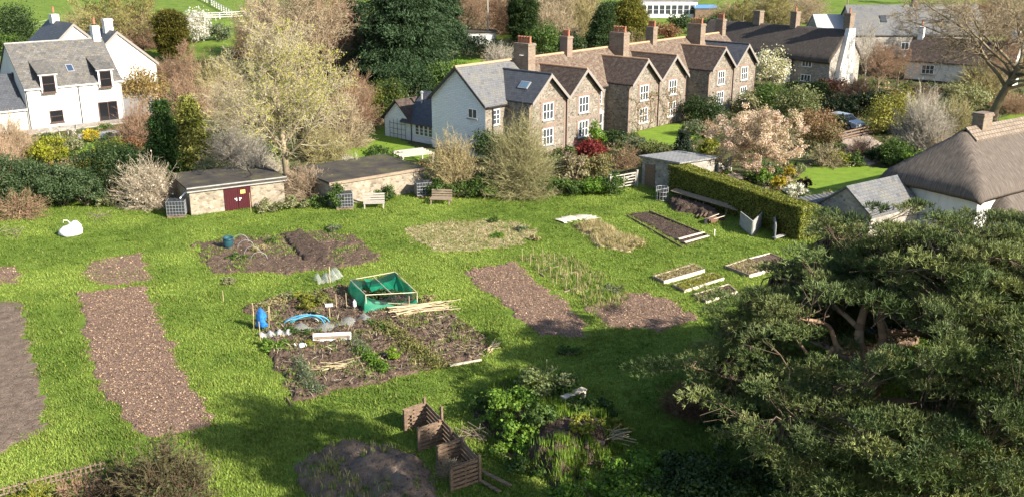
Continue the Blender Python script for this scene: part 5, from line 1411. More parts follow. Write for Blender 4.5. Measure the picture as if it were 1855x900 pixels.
# climbers on the middle cottages
for (wx, lab) in ((-2.6, 'bare wisteria climbing the left gable of the middle cottage pair'), (2.6, 'bare wisteria climbing the right gable of the middle cottage pair')):
    P0 = []; P1 = []; R0 = []; R1 = []
    for k in range(26):
        x = random.uniform(-2.2, 2.2) * (0.3 if k < 4 else 1); z = 0.0 if k < 8 else random.uniform(0.8, 2.8)
        a = random.uniform(0.5, 2.6)
        for q in range(9):
            n_ = np.array([x + 0.33 * math.cos(a), 0, z + 0.33 * math.sin(a) * (1 if z < 3.3 else .2)])
            n_[0] = np.clip(n_[0], -2.4, 2.4)
            P0.append([x + wx, -0.09, z]); P1.append([n_[0] + wx, -0.09, n_[2]])
            w_ = 0.035 * (1 - q / 11); R0.append(w_); R1.append(w_ * .9)
            x, z = n_[0], n_[2]; a += random.gauss(0, .5)
    tt = thing('climbing_plant', lab, 'climber', c1.location, TWU)
    link('stems', segs_mesh('stems', P0, P1, R0, R1, tones(len(P0), [(0.3, 0.23, 0.15), (0.2, 0.15, 0.1)]), 4), tt)
    q = np.array(P1)[rng.integers(0, len(P1), 260)] + rng.normal(size=(260, 3)) * np.array([.12, .03, .12]); q[:, 1] = -np.abs(q[:, 1] + .09) - .1
    link('foliage', np_mesh('foliage', leaf_verts(q, unit(rdir(260) + np.array([0, -1, .3])), .16, .1), quads(260), LEAF, np.repeat(tones(260, [(0.12, 0.11, 0.05), (0.2, 0.16, 0.09)]), 4, 0)), tt)

# long clipped hedge beside the compost bays
A = g(1216, 352); B = g(1436, 436)
A = Vector((11.7, 70.6, 0)); B = Vector((18.1, 58.2, 0))
d = (B - A).normalized(); Lh = (B - A).length; nrm = Vector((-d.y, d.x, 0))
Wd, Hh = 1.6, 2.15
n = 42000
uu = rng.random(n) * Lh; face = rng.choice(4, n, p=[.40, .36, .18, .06])
vv = np.where(face == 0, rng.random(n) * Wd, np.where(face == 1, 0, np.where(face == 2, Wd, rng.random(n) * Wd)))
ww = np.where(face == 0, Hh, rng.random(n) * Hh)
uu = np.where(face == 3, Lh, uu)
wob = 0.10 * (fbm(uu * 1.3, vv * 2 + ww * 1.7, 4, 3) - .5) * 2
Nl = np.where(face[:, None] == 0, [[0, 0, 1.]], np.where(face[:, None] == 1, [[0, -1., 0]], np.where(face[:, None] == 2, [[0, 1., 0]], [[1., 0, 0]])))
Lc = np.stack([uu, vv, ww], 1) + Nl * (wob[:, None] + rng.uniform(-.12, .03, (n, 1)))
rot = np.array([[d.x, nrm.x, 0], [d.y, nrm.y, 0], [0, 0, 1.]])
Pw = Lc @ rot.T + np.array([A.x, A.y, -0.05]); Nw = unit(Nl @ rot.T + rng.normal(size=(n, 3)) * .55)
s = rng.uniform(.7, 1.3, n)
hd = thing('clipped_hedge', 'long square clipped hedge running beside the shaded compost area', 'hedge')
patchy = fbm(uu * .9, vv * 2, 12, 3)[:, None]
hc = tones(n, [(0.065, 0.095, 0.016), (0.165, 0.185, 0.03), (0.29, 0.275, 0.06)], .2) * (0.75 + .5 * patchy)
link('foliage', np_mesh('foliage', leaf_verts(Pw, Nw, .12 * s, .075 * s), quads(n), LEAF, np.repeat(hc, 4, 0)), hd)
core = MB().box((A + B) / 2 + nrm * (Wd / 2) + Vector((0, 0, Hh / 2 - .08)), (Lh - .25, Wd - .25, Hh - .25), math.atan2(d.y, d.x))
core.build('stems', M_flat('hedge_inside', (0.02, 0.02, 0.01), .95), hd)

# thickets closing the top of the picture
TH = 'bare thickets in the wood along the top of the picture'
for k, (px, pb, pt, w, c, lb_) in enumerate(((655, 100, 20, 130, TW_BROWN, 'brown thicket left behind the huge cedar'), (840, 66, -10, 120, TW_BEIGE, 'beige thicket above the pale flat roofed shed'), (890, 60, -25, 120, TW_BROWN, 'brown thicket beside the utility pole'),
    (1000, 78, 5, 110, TW_BEIGE, 'beige thicket right of the dark columnar cypress'), (1045, 66, -15, 120, TW_OLIVE, 'olive thicket behind the slim red chimney'), (1020, 45, -40, 140, TW_BEIGE, 'pale thicket at the top edge left of the golden conifer'), (930, 45, -45, 140, TW_BEIGE, 'pale thicket at the top edge behind the columnar cypress'), (800, 40, -50, 140, TW_BROWN, 'brown thicket at the top edge right of the huge cedar'),
    (1330, 45, 0, 110, TW_OLIVE, 'olive thicket above the left end of the long dark thatch'), (1395, 46, -5, 120, TW_OLIVE, 'olive thicket above the middle of the long dark thatch'), (1450, 40, -10, 110, TW_BEIGE, 'beige thicket above the right end of the long dark thatch'), (1420, 20, -40, 150, TW_OLIVE, 'olive thicket at the top edge above the dark thatch'),
    (170, 85, 10, 130, TW_OLIVE, 'olive thicket between the white chimneys'), (245, 88, 8, 120, TW_BROWN, 'brown thicket left of the dark upright cypress'), (560, 110, -10, 140, TW_BEIGE, 'beige thicket behind the crown of the budding tree'), (480, 105, 0, 120, TW_BROWN, 'brown thicket left behind the budding tree crown'), (610, 130, 30, 120, TW_BEIGE, 'beige thicket right behind the budding tree crown'), (400, 205, 110, 120, TW_OLIVE, 'olive thicket below the grey green field bush'), (340, 235, 140, 110, TW_BROWN, 'brown thicket above the variegated conifer'), (620, 265, 170, 110, TW_BEIGE, 'beige thicket at the left of the annex lawn'),
    (1590, 130, 80, 70, TW_BROWN, 'brown thicket between white chimney breast and low white cottage'), (1770, 175, 110, 120, TW_OLIVE, 'olive thicket behind the oak trunk'), (1840, 120, 50, 110, TW_BEIGE, 'beige thicket at the right edge behind the oak'), (1790, 60, -10, 130, TW_BROWN, 'brown thicket at the top right behind the oak crown'), (1550, 190, 140, 80, TW_BROWN, 'brown thicket above the dark hedge blocks'))):
    TB(px, pb, pt, w, lb_, c, 0.75, BUD if c is TW_OLIVE else None, cat='thicket', name='bare_thicket', group=TH, trad=.018, rad=.03)
# low growth between the shrubs of the gardens
def ground_cover():
    m = 5200
    y = 66 + 80 * rng.random(m) ** 1.2; x = (rng.random(m) * 2 - 1) * (.56 * y)
    keep = sdf(gp, x, y) > .5
    for pl in LAWNS: keep &= sdf(pl, x, y) < .1
    for o, L_, D_, x0, y0 in ((c0, 60, 17, -10, 0), (h1, 20, 20, -9, -2.5), (th, 26, 8, -1, -1), (tc, 24, 9, -1, -2), (wc, 15, 8, -1, -1), (ga, 8, 7, -.5, -1), (gb, 9, 7, -.5, -1), (ss, 7, 5, -1, -4)):
        a = o.rotation_euler.z; dx, dy = x - o.location.x, y - o.location.y
        lx = dx * math.cos(a) + dy * math.sin(a); ly = -dx * math.sin(a) + dy * math.cos(a)
        keep &= ~((lx > x0) & (lx < x0 + L_) & (ly > y0) & (ly < y0 + D_))
    x, y = x[keep], y[keep]; m = len(x)
    C = np.stack([x, y, gz(x, y) + .1], 1); Rr = rng.uniform(.25, .75, m)
    per = 46; i = np.repeat(np.arange(m), per); n = len(i)
    d = rdir(n); d[:, 2] = np.abs(d[:, 2])
    P = C[i] + d * (rng.random((n, 1)) ** .5) * Rr[i][:, None] * np.array([1, 1, .75])
    pal = [G_DARK, G_MID, G_PALE, G_BRIGHT, DRY_, RUSSET, G_GREY]
    kc = np.concatenate([tones(1, pal[k]) for k in rng.choice(7, m, p=[.2, .24, .16, .08, .16, .08, .08])])
    c = np.clip(kc[i] * (1 + rng.normal(size=(n, 1)) * .2), .004, 1)
    s = rng.uniform(.7, 1.4, n)
    setp(link('ground_cover', np_mesh('ground_cover', leaf_verts(P, unit(d + rdir(n) * .8), .2 * s, .1 * s), quads(n), LEAF, np.repeat(c, 4, 0))), kind='stuff')
DRY_ = [(.25, .19, .11), (.36, .28, .17), (.2, .15, .09)]
ground_cover()
# ------------------------------------------------------------------ allotment things
def gg(px, py, z=0.0):
    p = g(px, py, z); p.z = float(gz(p.x, p.y)); return p

def ibc(px, py, label, rz, dark=True):
    t = thing('water_tank', label, 'water tank', gg(px, py), rz, 'caged water tanks')
    p = MB()
    for y in (-.5, 0, .5): p.box((0, y, .06), (1.2, .1, .12))
    for k in range(5): p.box((-.5 + k * .25, 0, .14), (.14, 1.0, .03))
    p.build('pallet', WOOD_DK, t)
    b = MB().box((0, 0, .66), (1.12, .92, .96)); b.lathe((0, 0, 1.14), [(.14, 0), (.14, .05), (.1, .07)], 12)
    b.build('tank', M_TANKD if dark else PLAST, t)
    c = MB()
    for z in (.2, .42, .64, .86, 1.12):
        for y in (-.5, .5): c.tube([(-.6, y, z), (.6, y, z)], .010, 5)
        for x in (-.6, .6): c.tube([(x, -.5, z), (x, .5, z)], .010, 5)
    for k in range(7):
        for y in (-.5, .5): c.tube([(-.6 + k * .2, y, .16), (-.6 + k * .2, y, 1.14)], .010, 5)
    for k in range(1, 5):
        for x in (-.6, .6): c.tube([(x, -.5 + k * .2, .16), (x, -.5 + k * .2, 1.14)], .010, 5)
    c.build('cage', GALVL, t)
    return t
M_TANKD = M_flat('dark_tank', (0.025, 0.028, 0.032), .5)
GALVL = M_flat('pale_galvanised', (0.36, 0.37, 0.38), .45, .3)
t = ibc(322, 391, 'dark caged water tank with white pipe, left of the maroon door garage', 0.15)
MB().tube([(.25, .1, 1.2), (.55, .2, 1.5), (.8, .45, 1.62), (.95, .5, 1.72)], .05, 7).build('pipe', PLAST, t)
ibc(624, 377, 'dark caged water tank beside the left pallet bench', 0.25)
ibc(768, 356, 'dark caged water tank at the right end of the long stone store', 0.3)
ibc(1571, 690, 'caged water tank glimpsed beneath the pine limbs', 0.4)

def pallet_bench(px, py, label, rz, mat):
    t = thing('pallet_bench', label, 'bench', gg(px, py), rz, 'benches knocked together from pallets')
    s = MB()
    for k in range(5): s.box((0, -.4 + k * .2, .40), (1.5, .15, .03))
    s.build('seat', mat, t)
    b = MB()
    for k in range(3): b.box((0, .46 + k * .03, .52 + k * .17), (1.5, .03, .12))
    b.build('backrest', mat, t)
    for x in (-.66, .66):
        for y in (-.4, .45): MB().box((x, y, .19), (.09, .09, .38)).build('leg', mat, t)
pallet_bench(678, 376, 'pale weathered pallet bench left of the right hand water tank', 0.12, WOODG)
pallet_bench(799, 369, 'grey weathered pallet bench below the tan hazel bush', -0.1, WOOD)

# builder's bag
m = MB(); prof = [(.62, 0), (.72, .12), (.68, .4), (.52, .68), (.3, .84), (.05, .88)]
m.lathe((0, 0, 0), prof, 18)
m.v = [(.86 * x * (1.15 + .16 * math.sin(3 * x + 5 * y) + .05 * random.random()) + .25 * z, y * (1 + .15 * math.sin(4 * x + z * 6)), max(0, .9 * z * (1 + .16 * math.sin(5 * x + 3 * y)))) for x, y, z in m.v]
t = thing('builders_bag', 'crumpled white sack standing alone on the grass at the left', 'sack', gg(127, 424))
m.build('bag', M_noise('woven_white_plastic', [(.3, (.55, .56, .57)), (.7, (.75, .75, .74))], 4, .6, .5, 7), t, smooth=True)
MB().tube([(-.3, -.1, .8), (-.2, -.2, 1.0), (0.0, -.15, .98), (.15, -.1, .8)], .025, 5).build('handle', PLAST, t)

def bar_gate(px0, py0, px1, py1, label, h=1.15, mat=None):
    a, b = gg(px0, py0), gg(px1, py1); L = (b - a).length
    t = thing('field_gate', label, 'gate', a, math.atan2(b.y - a.y, b.x - a.x), 'barred wooden gates')
    m = MB()
    for k in range(5): m.box((L / 2, 0, .2 + k * (h - .25) / 4), (L - .1, .035, .09))
    m.beam((.1, -.025, .2), (L - .1, -.025, h - .05), .08, .03)
    for x in (.08, L / 2, L - .08): m.box((x, -.028, .65), (.08, .03, 1.0))
    m.build('bars', mat or WOODG, t)
    for x in (-.08, L + .08): MB().box((x, 0, .62), (.16, .16, 1.35)).build('post', mat or WOODG, t)
bar_gate(1106, 347, 1152, 338, 'grey barred field gate between the ivy bank and stone shed')
bar_gate(1301, 318, 1322, 312, 'short barred wooden gate under the pink magnolia', 1.2)

# slatted pergola beside the dark garage roof
a = g(727, 283, 1.0)
t = thing('pergola', 'low white slatted pergola beside the dark garage roof', 'pergola', Vector((a.x, a.y, 0)), 0.52)
for k in range(5): MB().box((1.5, k * .55, .95), (3.0, .16, .12)).build('slat', WOODG, t)
for x in (.1, 2.9): MB().box((x, 1.1, .84), (.12, 2.6, .1)).build('beam', WOODG, t)
for x in (.1, 2.9):
    for y in (0, 2.2): MB().box((x, y, .4), (.12, .12, .8)).build('post', WOODG, t)

def rail_fence(pts, label, rails=3, h=1.25, step=2.4, mat=None, name='rail_fence', wire=False):
    P = [g(*p) for p in pts]
    t = thing(name, label, 'fence', P[0])
    rl = MB()
    for a, b in zip(P[:-1], P[1:]):
        n = max(1, int((b - a).length / step))
        for k in range(n + 1):
            q = a.lerp(b, k / n); q.z = float(ter(q.x, q.y))
            MB().box(q - P[0] + Vector((0, 0, h / 2 - .1)), (.14, .14, h + .2)).build('post', mat or WOODG, t)
            if k < n:
                q2 = a.lerp(b, (k + 1) / n); q2.z = float(ter(q2.x, q2.y))
                for r in range(rails):
                    z = h * (r + 1) / (rails + .15)
                    rl.beam(q - P[0] + Vector((0, -.09, z)), q2 - P[0] + Vector((0, -.09, z)), .03 if not wire else .02, .13 if not wire else .02)
    rl.build('rails', mat or WOODG, t)
PALEF = M_flat('bleached_fence', (.60, .57, .52), .8)
rail_fence([(372, 36), (425, 34), (475, 29)], 'pale three railed fence across the green field at the top left', mat=PALEF)
rail_fence([(425, 34), (380, 8), (352, -6)], 'pale railed fence running uphill into the green field', mat=PALEF)
rail_fence([(-20, 66), (60, 54), (100, 44)], 'thin wire fence in the field at the far top left', 2, 1.1, 5, mat=PALEF, name='wire_fence', wire=True)
rail_fence([(646, 128), (700, 143), (770, 128)], 'grey boarded fence in front of the vegetable enclosure by the cedar', 4, 1.0, 2.0, WOOD)
rail_fence([(650, 112), (706, 124), (752, 118), (748, 96)], 'pale post and wire enclosure below the big cedar', 3, 1.6, 1.7, PALEF, name='enclosure', wire=True)
rail_fence([(1500, 262), (1560, 248), (1600, 240)], 'dark low railing beside the parked car', 3, .9, 1.6, WOOD_DK)
t = thing('utility_pole', 'thin utility pole standing beside the pale flat roofed shed', 'pole', g(884, 80))
MB().tube([(0, 0, 0), (0, 0, ht(t.location.y, -10) - t.location.z)], [.13, .09], 8).build('pole', WOODG, t)
MB().box((0, 0, ht(t.location.y, -4) - t.location.z), (1.2, .09, .09)).build('crossarm', WOODG, t)

# raised beds
def raised_bed(c4, label, soil, h=0.2, dense=0, cols=None):
    q = [gg(*p, h) for p in c4]
    o = sum(q, Vector()) / 4
    t = thing('raised_bed', label, 'raised bed', o, 0, 'timber edged raised beds')
    q = [p - o for p in q]
    for k in range(4):
        a, b = q[k], q[(k + 1) % 4]
        e = (b - a).normalized() * (0.025 if k % 2 == 0 else -.03)
        MB().beam(a - e + Vector((0, 0, h / 2 - .03)), b + e + Vector((0, 0, h / 2 - .03)), .055, h + .04).build('plank', PALEW if k % 2 == 0 else WOOD, t)
    me = MB()
    N = 14
    vs = []
    for i in range(N + 1):
        for j in range(N + 1):
            u, v = .02 + .96 * i / N, .02 + .96 * j / N
            p = (q[0] * (1 - u) + q[1] * u) * (1 - v) + (q[3] * (1 - u) + q[2] * u) * v
            p.z += h * .72 + .05 * (random.random() - .5); vs.append(p)
    me.v = [tuple(p) for p in vs]
    for i in range(N):
        for j in range(N):
            k = i * (N + 1) + j; me.f.append((k, k + N + 1, k + N + 2, k + 1)); me.m.append(0)
    me.build('soil', soil, t, smooth=True)
    if dense:
        u = rng.random(dense)[:, None]; v = rng.random(dense)[:, None]
        Q = [np.array(p) for p in q]
        P = (Q[0] * (1 - u) + Q[1] * u) * (1 - v) + (Q[3] * (1 - u) + Q[2] * u) * v
        P[:, 2] += h * .75 + rng.random(dense) * .16
        o2 = link('weeds', np_mesh('weeds', leaf_verts(P, rdir(dense), .17 * rng.uniform(.6, 1.4, dense), .03), quads(dense), LEAF, np.repeat(tones(dense, cols or G_YEL), 4, 0)), t)
        o2['kind'] = 'stuff'
DRYG = [(.25, .21, .1), (.38, .32, .18), (.2, .2, .06)]
raised_bed([(1203, 508), (1276, 487), (1255, 477), (1184, 499)], 'upper left raised bed full of dry stalks', SOIL_DRY, .22, 900, DRYG)
raised_bed([(1240, 525), (1311, 502), (1290, 493), (1220, 515)], 'middle raised bed full of yellow green grass', SOIL_DRY, .16, 1200, G_YEL)
raised_bed([(1279, 544), (1335, 527), (1320, 513), (1258, 532)], 'lowest raised bed of bare dark soil under the pine edge', SOIL_DK, .18, 150, DRYG)
raised_bed([(1358, 497), (1396, 486), (1352, 468), (1315, 480)], 'raised bed of dry brown grass joined to a bare soil bed', SOIL_DRY, .2, 700, DRYG)
raised_bed([(1400, 485), (1437, 474), (1395, 457), (1357, 467)], 'right hand raised bed of bare brown soil nearest the concrete pen', SOIL, .2)

# water butt
t = thing('water_butt', 'dark blue green plastic water butt leaning on the dug plot', 'water butt', gg(413, 450), .3)
b = MB().lathe((0, 0, 0), [(.27, 0), (.30, .3), (.31, .6), (.29, .66), (.33, .68), (.33, .73), (.26, .74), (.25, .6)], 16).build('barrel', M_flat('teal_plastic', (.015, .06, .075), .4), t, smooth=True)
b.rotation_euler = (.12, .1, 0)
MB().box((0, -.31, .12), (.06, .08, .06)).build('tap', BLACKP, t)

def hoop(px, py, w, h, rz, label, mat=None, r=.012, group='wire hoops over the dug plot'):
    t = thing('cloche_hoop', label, 'hoop', gg(px, py), rz, group)
    MB().tube([(w / 2 * math.cos(a), 0, h * math.sin(a)) for a in [math.pi * k / 14 for k in range(15)]], r, 6).build('wire', mat or GALVL, t)
for k, (px, py) in enumerate(((436, 440), (446, 450), (458, 462), (470, 472))):
    hoop(px, py, 1.0, .55, .2, ('uppermost', 'second', 'third', 'lowest')[k] + ' wire hoop right of the dark water butt')
# dry stems round the hoops
TB_ = None

# green net cage
o = gg(695, 553)
q = {'FL': gg(664, 566), 'FR': gg(756, 553), 'BL': gg(636, 534), 'BR': gg(717, 524)}
t = thing('netted_cage', 'vegetable cage hung with bright green and black netting', 'netted cage', o)
hh = {'FL': .95, 'FR': .72, 'BL': .85, 'BR': 1.0}
L_ = {k: v - o for k, v in q.items()}
T_ = {k: v - o + Vector((0, 0, hh[k])) for k, v in q.items()}
for k in q: MB().tube([L_[k], T_[k]], .022, 6).build('post', PALEW, t)
for a, b in (('FL', 'FR'), ('FR', 'BR'), ('BR', 'BL'), ('BL', 'FL')): MB().tube([T_[a], T_[b]], .018, 6).build('rail', PALEW, t)
MB().tube([T_['FL'].lerp(T_['FR'], .5), T_['BL'].lerp(T_['BR'], .5)], .016, 6).build('rail', PALEW, t)
def net_mat(name, c, alpha):
    m, tt, b = _new(name)
    b.inputs['Base Color'].default_value = (*c, 1); b.inputs['Roughness'].default_value = .6
    trl = tt.nodes.new('ShaderNodeBsdfTranslucent'); trl.inputs[0].default_value = (*c, 1)
    tr = tt.nodes.new('ShaderNodeBsdfTransparent'); m1 = tt.nodes.new('ShaderNodeMixShader'); m2 = tt.nodes.new('ShaderNodeMixShader')
    m1.inputs[0].default_value = .35; m2.inputs[0].default_value = alpha
    tt.links.new(b.outputs[0], m1.inputs[1]); tt.links.new(trl.outputs[0], m1.inputs[2])
    tt.links.new(tr.outputs[0], m2.inputs[1]); tt.links.new(m1.outputs[0], m2.inputs[2])
    tt.links.new(m2.outputs[0], tt.nodes['Material Output'].inputs[0])
    return m
GNET = net_mat('green_netting', (.006, .215, .115), .92); BNET = net_mat('black_netting', (.012, .014, .016), .55); CNET = net_mat('pale_netting', (.5, .52, .5), .35)
def sheet(name, a, b, c, d, sag, mat, parent, n=18, wave=.05, seed=1):
    """a hung net between four corners (a b top, d c bottom)"""
    m = MB(); vs = []
    for i in range(n + 1):
        for j in range(n + 1):
            u, v = i / n, j / n
            p = (a * (1 - u) + b * u) * (1 - v) + (d * (1 - u) + c * u) * v
            nn = (b - a).cross(d - a).normalized()
            p = p + nn * wave * (math.sin(u * 17 + seed) * v + math.sin(u * 9 + v * 5 + seed * 2)) + Vector((0, 0, -sag * math.sin(math.pi * u) * (1 - v) - sag * .5 * math.sin(math.pi * u) * math.sin(math.pi * v)))
            vs.append(tuple(p))
    m.v = vs
    for i in range(n):
        for j in range(n):
            k = i * (n + 1) + j; m.f.append((k, k + n + 1, k + n + 2, k + 1)); m.m.append(0)
    return m.build(name, mat, parent, smooth=True)
dn = Vector((0, 0, .04))
sheet('green_net', T_['BL'], T_['FL'], L_['FL'] + dn + Vector((-.15, -.1, 0)), L_['BL'] + dn + Vector((-.2, 0, 0)), .10, GNET, t, seed=1)
mid = T_['FL'].lerp(T_['FR'], .55)
sheet('green_net', T_['FL'] - Vector((0, 0, .1)), T_['FR'] - Vector((0, 0, .38)), L_['FR'] + dn + Vector((0, -.2, 0)), L_['FL'] + dn + Vector((-.1, -.25, 0)), .25, GNET, t, wave=.07, seed=3)
sheet('green_net', T_['BR'], T_['BL'], L_['BL'] + dn, L_['BR'] + dn, .25, GNET, t, seed=5)
sheet('green_net', T_['FR'].lerp(T_['BR'], .15), T_['BR'], L_['BR'] + dn, L_['FR'].lerp(L_['BR'], .3) + dn, .1, GNET, t, seed=7)
sheet('black_net', T_['BL'] + dn, T_['BR'] + dn, T_['BR'].lerp(T_['FR'], .3) + dn, T_['BL'].lerp(T_['FL'], .55) + dn, .2, BNET, t, seed=2)
sheet('green_net', T_['BR'], T_['BL'].lerp(T_['BR'], .3) - Vector((0, 0, .1)), L_['BL'].lerp(L_['FR'], .35) + Vector((0, 0, .25)), L_['BR'].lerp(L_['FR'], .4) + Vector((0, 0, .3)), .15, GNET, t, seed=6)
sheet('black_net', T_['FL'] - Vector((0, 0, .05)), T_['FR'].lerp(T_['FL'], .45), L_['FR'].lerp(L_['FL'], .4) + Vector((0, -.05, .25)), L_['FL'].lerp(L_['FR'], .1) + Vector((0, -.06, .5)), .28, BNET, t, seed=8)
sheet('black_net', T_['FR'].lerp(T_['FL'], .5), T_['FR'] + dn, L_['FR'] + dn, L_['FR'].lerp(L_['FL'], .4) + dn, .1, BNET, t, seed=4)
l = gg(690, 547); leaf_bush('brassica', 'dark leafy greens growing inside the netted cage', 'vegetables', l, .9, .55, G_DARK, L=.16, W=.1)

# blue net bag on canes
t = thing('blue_net', 'bundle of bright blue netting hung on canes at the left of the crowded plot', 'netting', gg(473, 598))
for x in (-.35, .4): MB().tube([(x, 0, 0), (x + .05, 0, 1.25)], .014, 6).build('cane', CANE, t)
m = MB(); m.lathe((0.05, 0, .12), [(.12, 0), (.27, .12), (.24, .35), (.26, .6), (.16, .85), (.07, 1.02)], 14)
m.v = [(x * (1 + .25 * math.sin(z * 9 + y * 6)), y * (.6 + .2 * math.sin(x * 9)), z) for x, y, z in m.v]
m.build('net', M_noise('blue_net', [(.35, (.01, .07, .26)), (.6, (.03, .20, .55))], 9, .6, .5, 20), t, smooth=True)
# blue pipes
t = thing('water_pipes', 'bundle of pale blue and turquoise pipes arched across the crowded plot', 'pipes', gg(562, 590), .1)
for k, (w, h, y, c) in enumerate(((1.9, .5, 0, (.05, .32, .50)), (1.8, .42, .12, (.10, .40, .48)), (2.0, .58, -.1, (.03, .25, .5)), (1.7, .35, .22, (.35, .5, .5)))):
    MB().tube([(w / 2 * math.cos(a) - .15 * k, y + .12 * math.sin(a * 2), .05 + h * math.sin(a)) for a in [math.pi * q / 16 for q in range(15 + (k % 2) * 2)]], .028, 7).build('pipe', M_flat('blue_pipe_%d' % k, c, .4), t)
# white framed panel
t = thing('cold_frame', 'white framed glazed panel leaning across the crowded plot', 'cold frame', gg(602, 621), .13)
m = MB()
for z in (.05, .42): m.box((0, (z - .05) * .45, z), (1.75, .05, .07), tilt=(-.4, 0))
for x in (-.85, .85): m.beam((x, 0, .05), (x, .17, .42), .07, .05)
m.build('frame', WPAINT, t)
MB().hexa([(-.84, .01, .07), (.84, .01, .07), (.84, .165, .40), (-.84, .165, .40), (-.84, -.004, .076), (.84, -.004, .076), (.84, .15, .406), (-.84, .15, .406)]).build('pane', M_flat('dusty_pane', (.45, .47, .47), .25), t)
MB().box((0, .3, .17), (1.7, .5, .3)).build('box', WOOD, t)
# white jug, tray on pole
t = thing('watering_can', 'small white watering can below the white framed panel', 'watering can', gg(547, 634), -.2)
MB().lathe((0, 0, 0), [(.13, 0), (.14, .04), (.13, .3), (.1, .34)], 12).build('body', PLAST, t, smooth=True)
MB().tube([(-.12, 0, .08), (-.3, 0, .22), (-.36, 0, .3)], [.03, .02, .035], 6).build('spout', PLAST, t)
MB().tube([(.1, 0, .33), (.2, 0, .36), (.24, 0, .2), (.13, 0, .1)], .018, 6).build('handle', PLAST, t)
t = thing('bird_table', 'pale square tray on a pole in front of the netted cage', 'tray', gg(598, 582), .2)
MB().tube([(0, 0, 0), (0, 0, .85)], .02, 6).build('pole', CANE, t); MB().box((0, 0, .87), (.36, .3, .06)).build('tray', PLAST, t)
t = thing('jerrycan', 'small white plastic bottle upended on a cane by the netted cage', 'bottle', gg(643, 566))
MB().tube([(0, 0, 0), (0, 0, .4)], .012, 6).build('cane', CANE, t); MB().lathe((0, 0, .3), [(.05, 0), (.09, .05), (.09, .28), (.03, .36), (.03, .4)], 10).build('bottle', PLAST, t)
# fleece
def fleece(pts, label, mat, h=.25, wdt=.5):
    P = [gg(*p) for p in pts]
    m = MB(); n = 26; k = 9; vs = []
    for i in range(n + 1):
        f = i / n * (len(P) - 1); a = min(int(f), len(P) - 2); c = P[a].lerp(P[a + 1], f - a)
        d = (P[a + 1] - P[a]).normalized(); s = Vector((-d.y, d.x, 0))
        for j in range(k + 1):
            v = j / k * 2 - 1
            vs.append(tuple(c - P[0] + s * v * wdt * (1 + .3 * math.sin(i * 1.7 + j)) + Vector((0, 0, .03 + h * (1 - v * v) * (.6 + .5 * math.sin(i * .9) + .3 * random.random()) ** 1 * .8 + .03 * random.random()))))
    m.v = vs
    for i in range(n):
        for j in range(k):
            q = i * (k + 1) + j; m.f.append((q, q + k + 1, q + k + 2, q + 1)); m.m.append(0)
    t = thing('fleece', label, 'garden fleece', P[0])
    m.build('fabric', mat, t, smooth=True)
FLE = net_mat('white_fleece', (.55, .56, .54), .75)
fleece([(470, 612), (500, 606), (530, 605)], 'crumpled pale fleece at the left end of the crowded plot', FLE, .22, .35)
fleece([(535, 600), (590, 598), (640, 585), (672, 580)], 'long strip of whitish netting drooping behind the white framed panel', CNET, .35, .45)
fleece([(1012, 402), (1035, 396), (1060, 393), (1078, 398)], 'crumpled pale cloth sheet at the top of the dry grass plot', M_noise('pale_cloth', [(.3, (.40, .36, .28)), (.7, (.58, .53, .43))], 4, .9, .6, 10), .12, .55)
fleece([(572, 513), (600, 508), (612, 500)], 'heap of grey netting and canes behind the netted cage', CNET, .55, .35)

def canes(name, label, cat, pts, n, L, r, mat, part='cane', spread=.25, zr=.35, jit=.12, group=None):
    a, b = gg(*pts[0]), gg(*pts[1]); c = (a + b) / 2; d = (b - a).normalized(); L = L or (b - a).length
    t = thing(name, label, cat, c, 0, group)
    s = Vector((-d.y, d.x, 0))
    for k in range(n):
        o = s * random.gauss(0, spread) + d * random.gauss(0, L * .08) + Vector((0, 0, random.random() * zr + .03))
        dd = (d + s * random.gauss(0, jit) + Vector((0, 0, random.gauss(0, jit * .35)))).normalized() * L * random.uniform(.35, .55)
        p, q = o - dd, o + dd; p.z = max(p.z, .03); q.z = max(q.z, .03)
        MB().tube([p, q], [r, r * .7], 5).build(part, mat, t)
canes('cane_heap', 'heap of long bamboo canes and sticks right of the netted cage', 'cane heap', ((705, 575), (815, 560)), 30, None, .022, CANE, spread=.28, zr=.4)
canes('stick_pile', 'thin pale prunings lying across the near left of the crowded plot', 'sticks', ((590, 672), (640, 665)), 14, 2.0, .014, CANE, 'stick', .2, .2, .3)
canes('cane_tripod', 'bundle of pale dry stalks at the right corner of the crowded plot', 'stalks', ((885, 645), (903, 622)), 12, 1.2, .014, CANE, 'stalk', .08, .35, .4)
canes('stick_pile', 'bleached dead branches lying on the grass right of the white sack', 'branches', ((165, 385), (195, 402)), 9, 2.2, .014, WOOD, 'stick', .35, .2, .5)
canes('stick_pile', 'pale dead branches under the bramble tangle at the left edge', 'branches', ((5, 440), (40, 415)), 10, 2.2, .015, WOOD, 'stick', .35, .5, .5)
canes('stick_pile', 'heap of pale dry stalks on top of the weed heap near the timber frame', 'dry stalks', ((1075, 800), (1135, 795)), 26, 1.5, .02, CANE, 'stick', .22, .35, .5)
canes('stick_pile', 'tangle of brown prunings behind the pallet compost bays', 'prunings', ((845, 785), (870, 800)), 22, 1.2, .014, WOOD, 'stick', .25, .3, .7)
canes('stick_pile', 'tangle of reddish prunings low on the near side of the weed heap', 'prunings', ((985, 830), (1010, 812)), 18, 1.2, .014, WOOD, 'stick', .25, .3, .7)

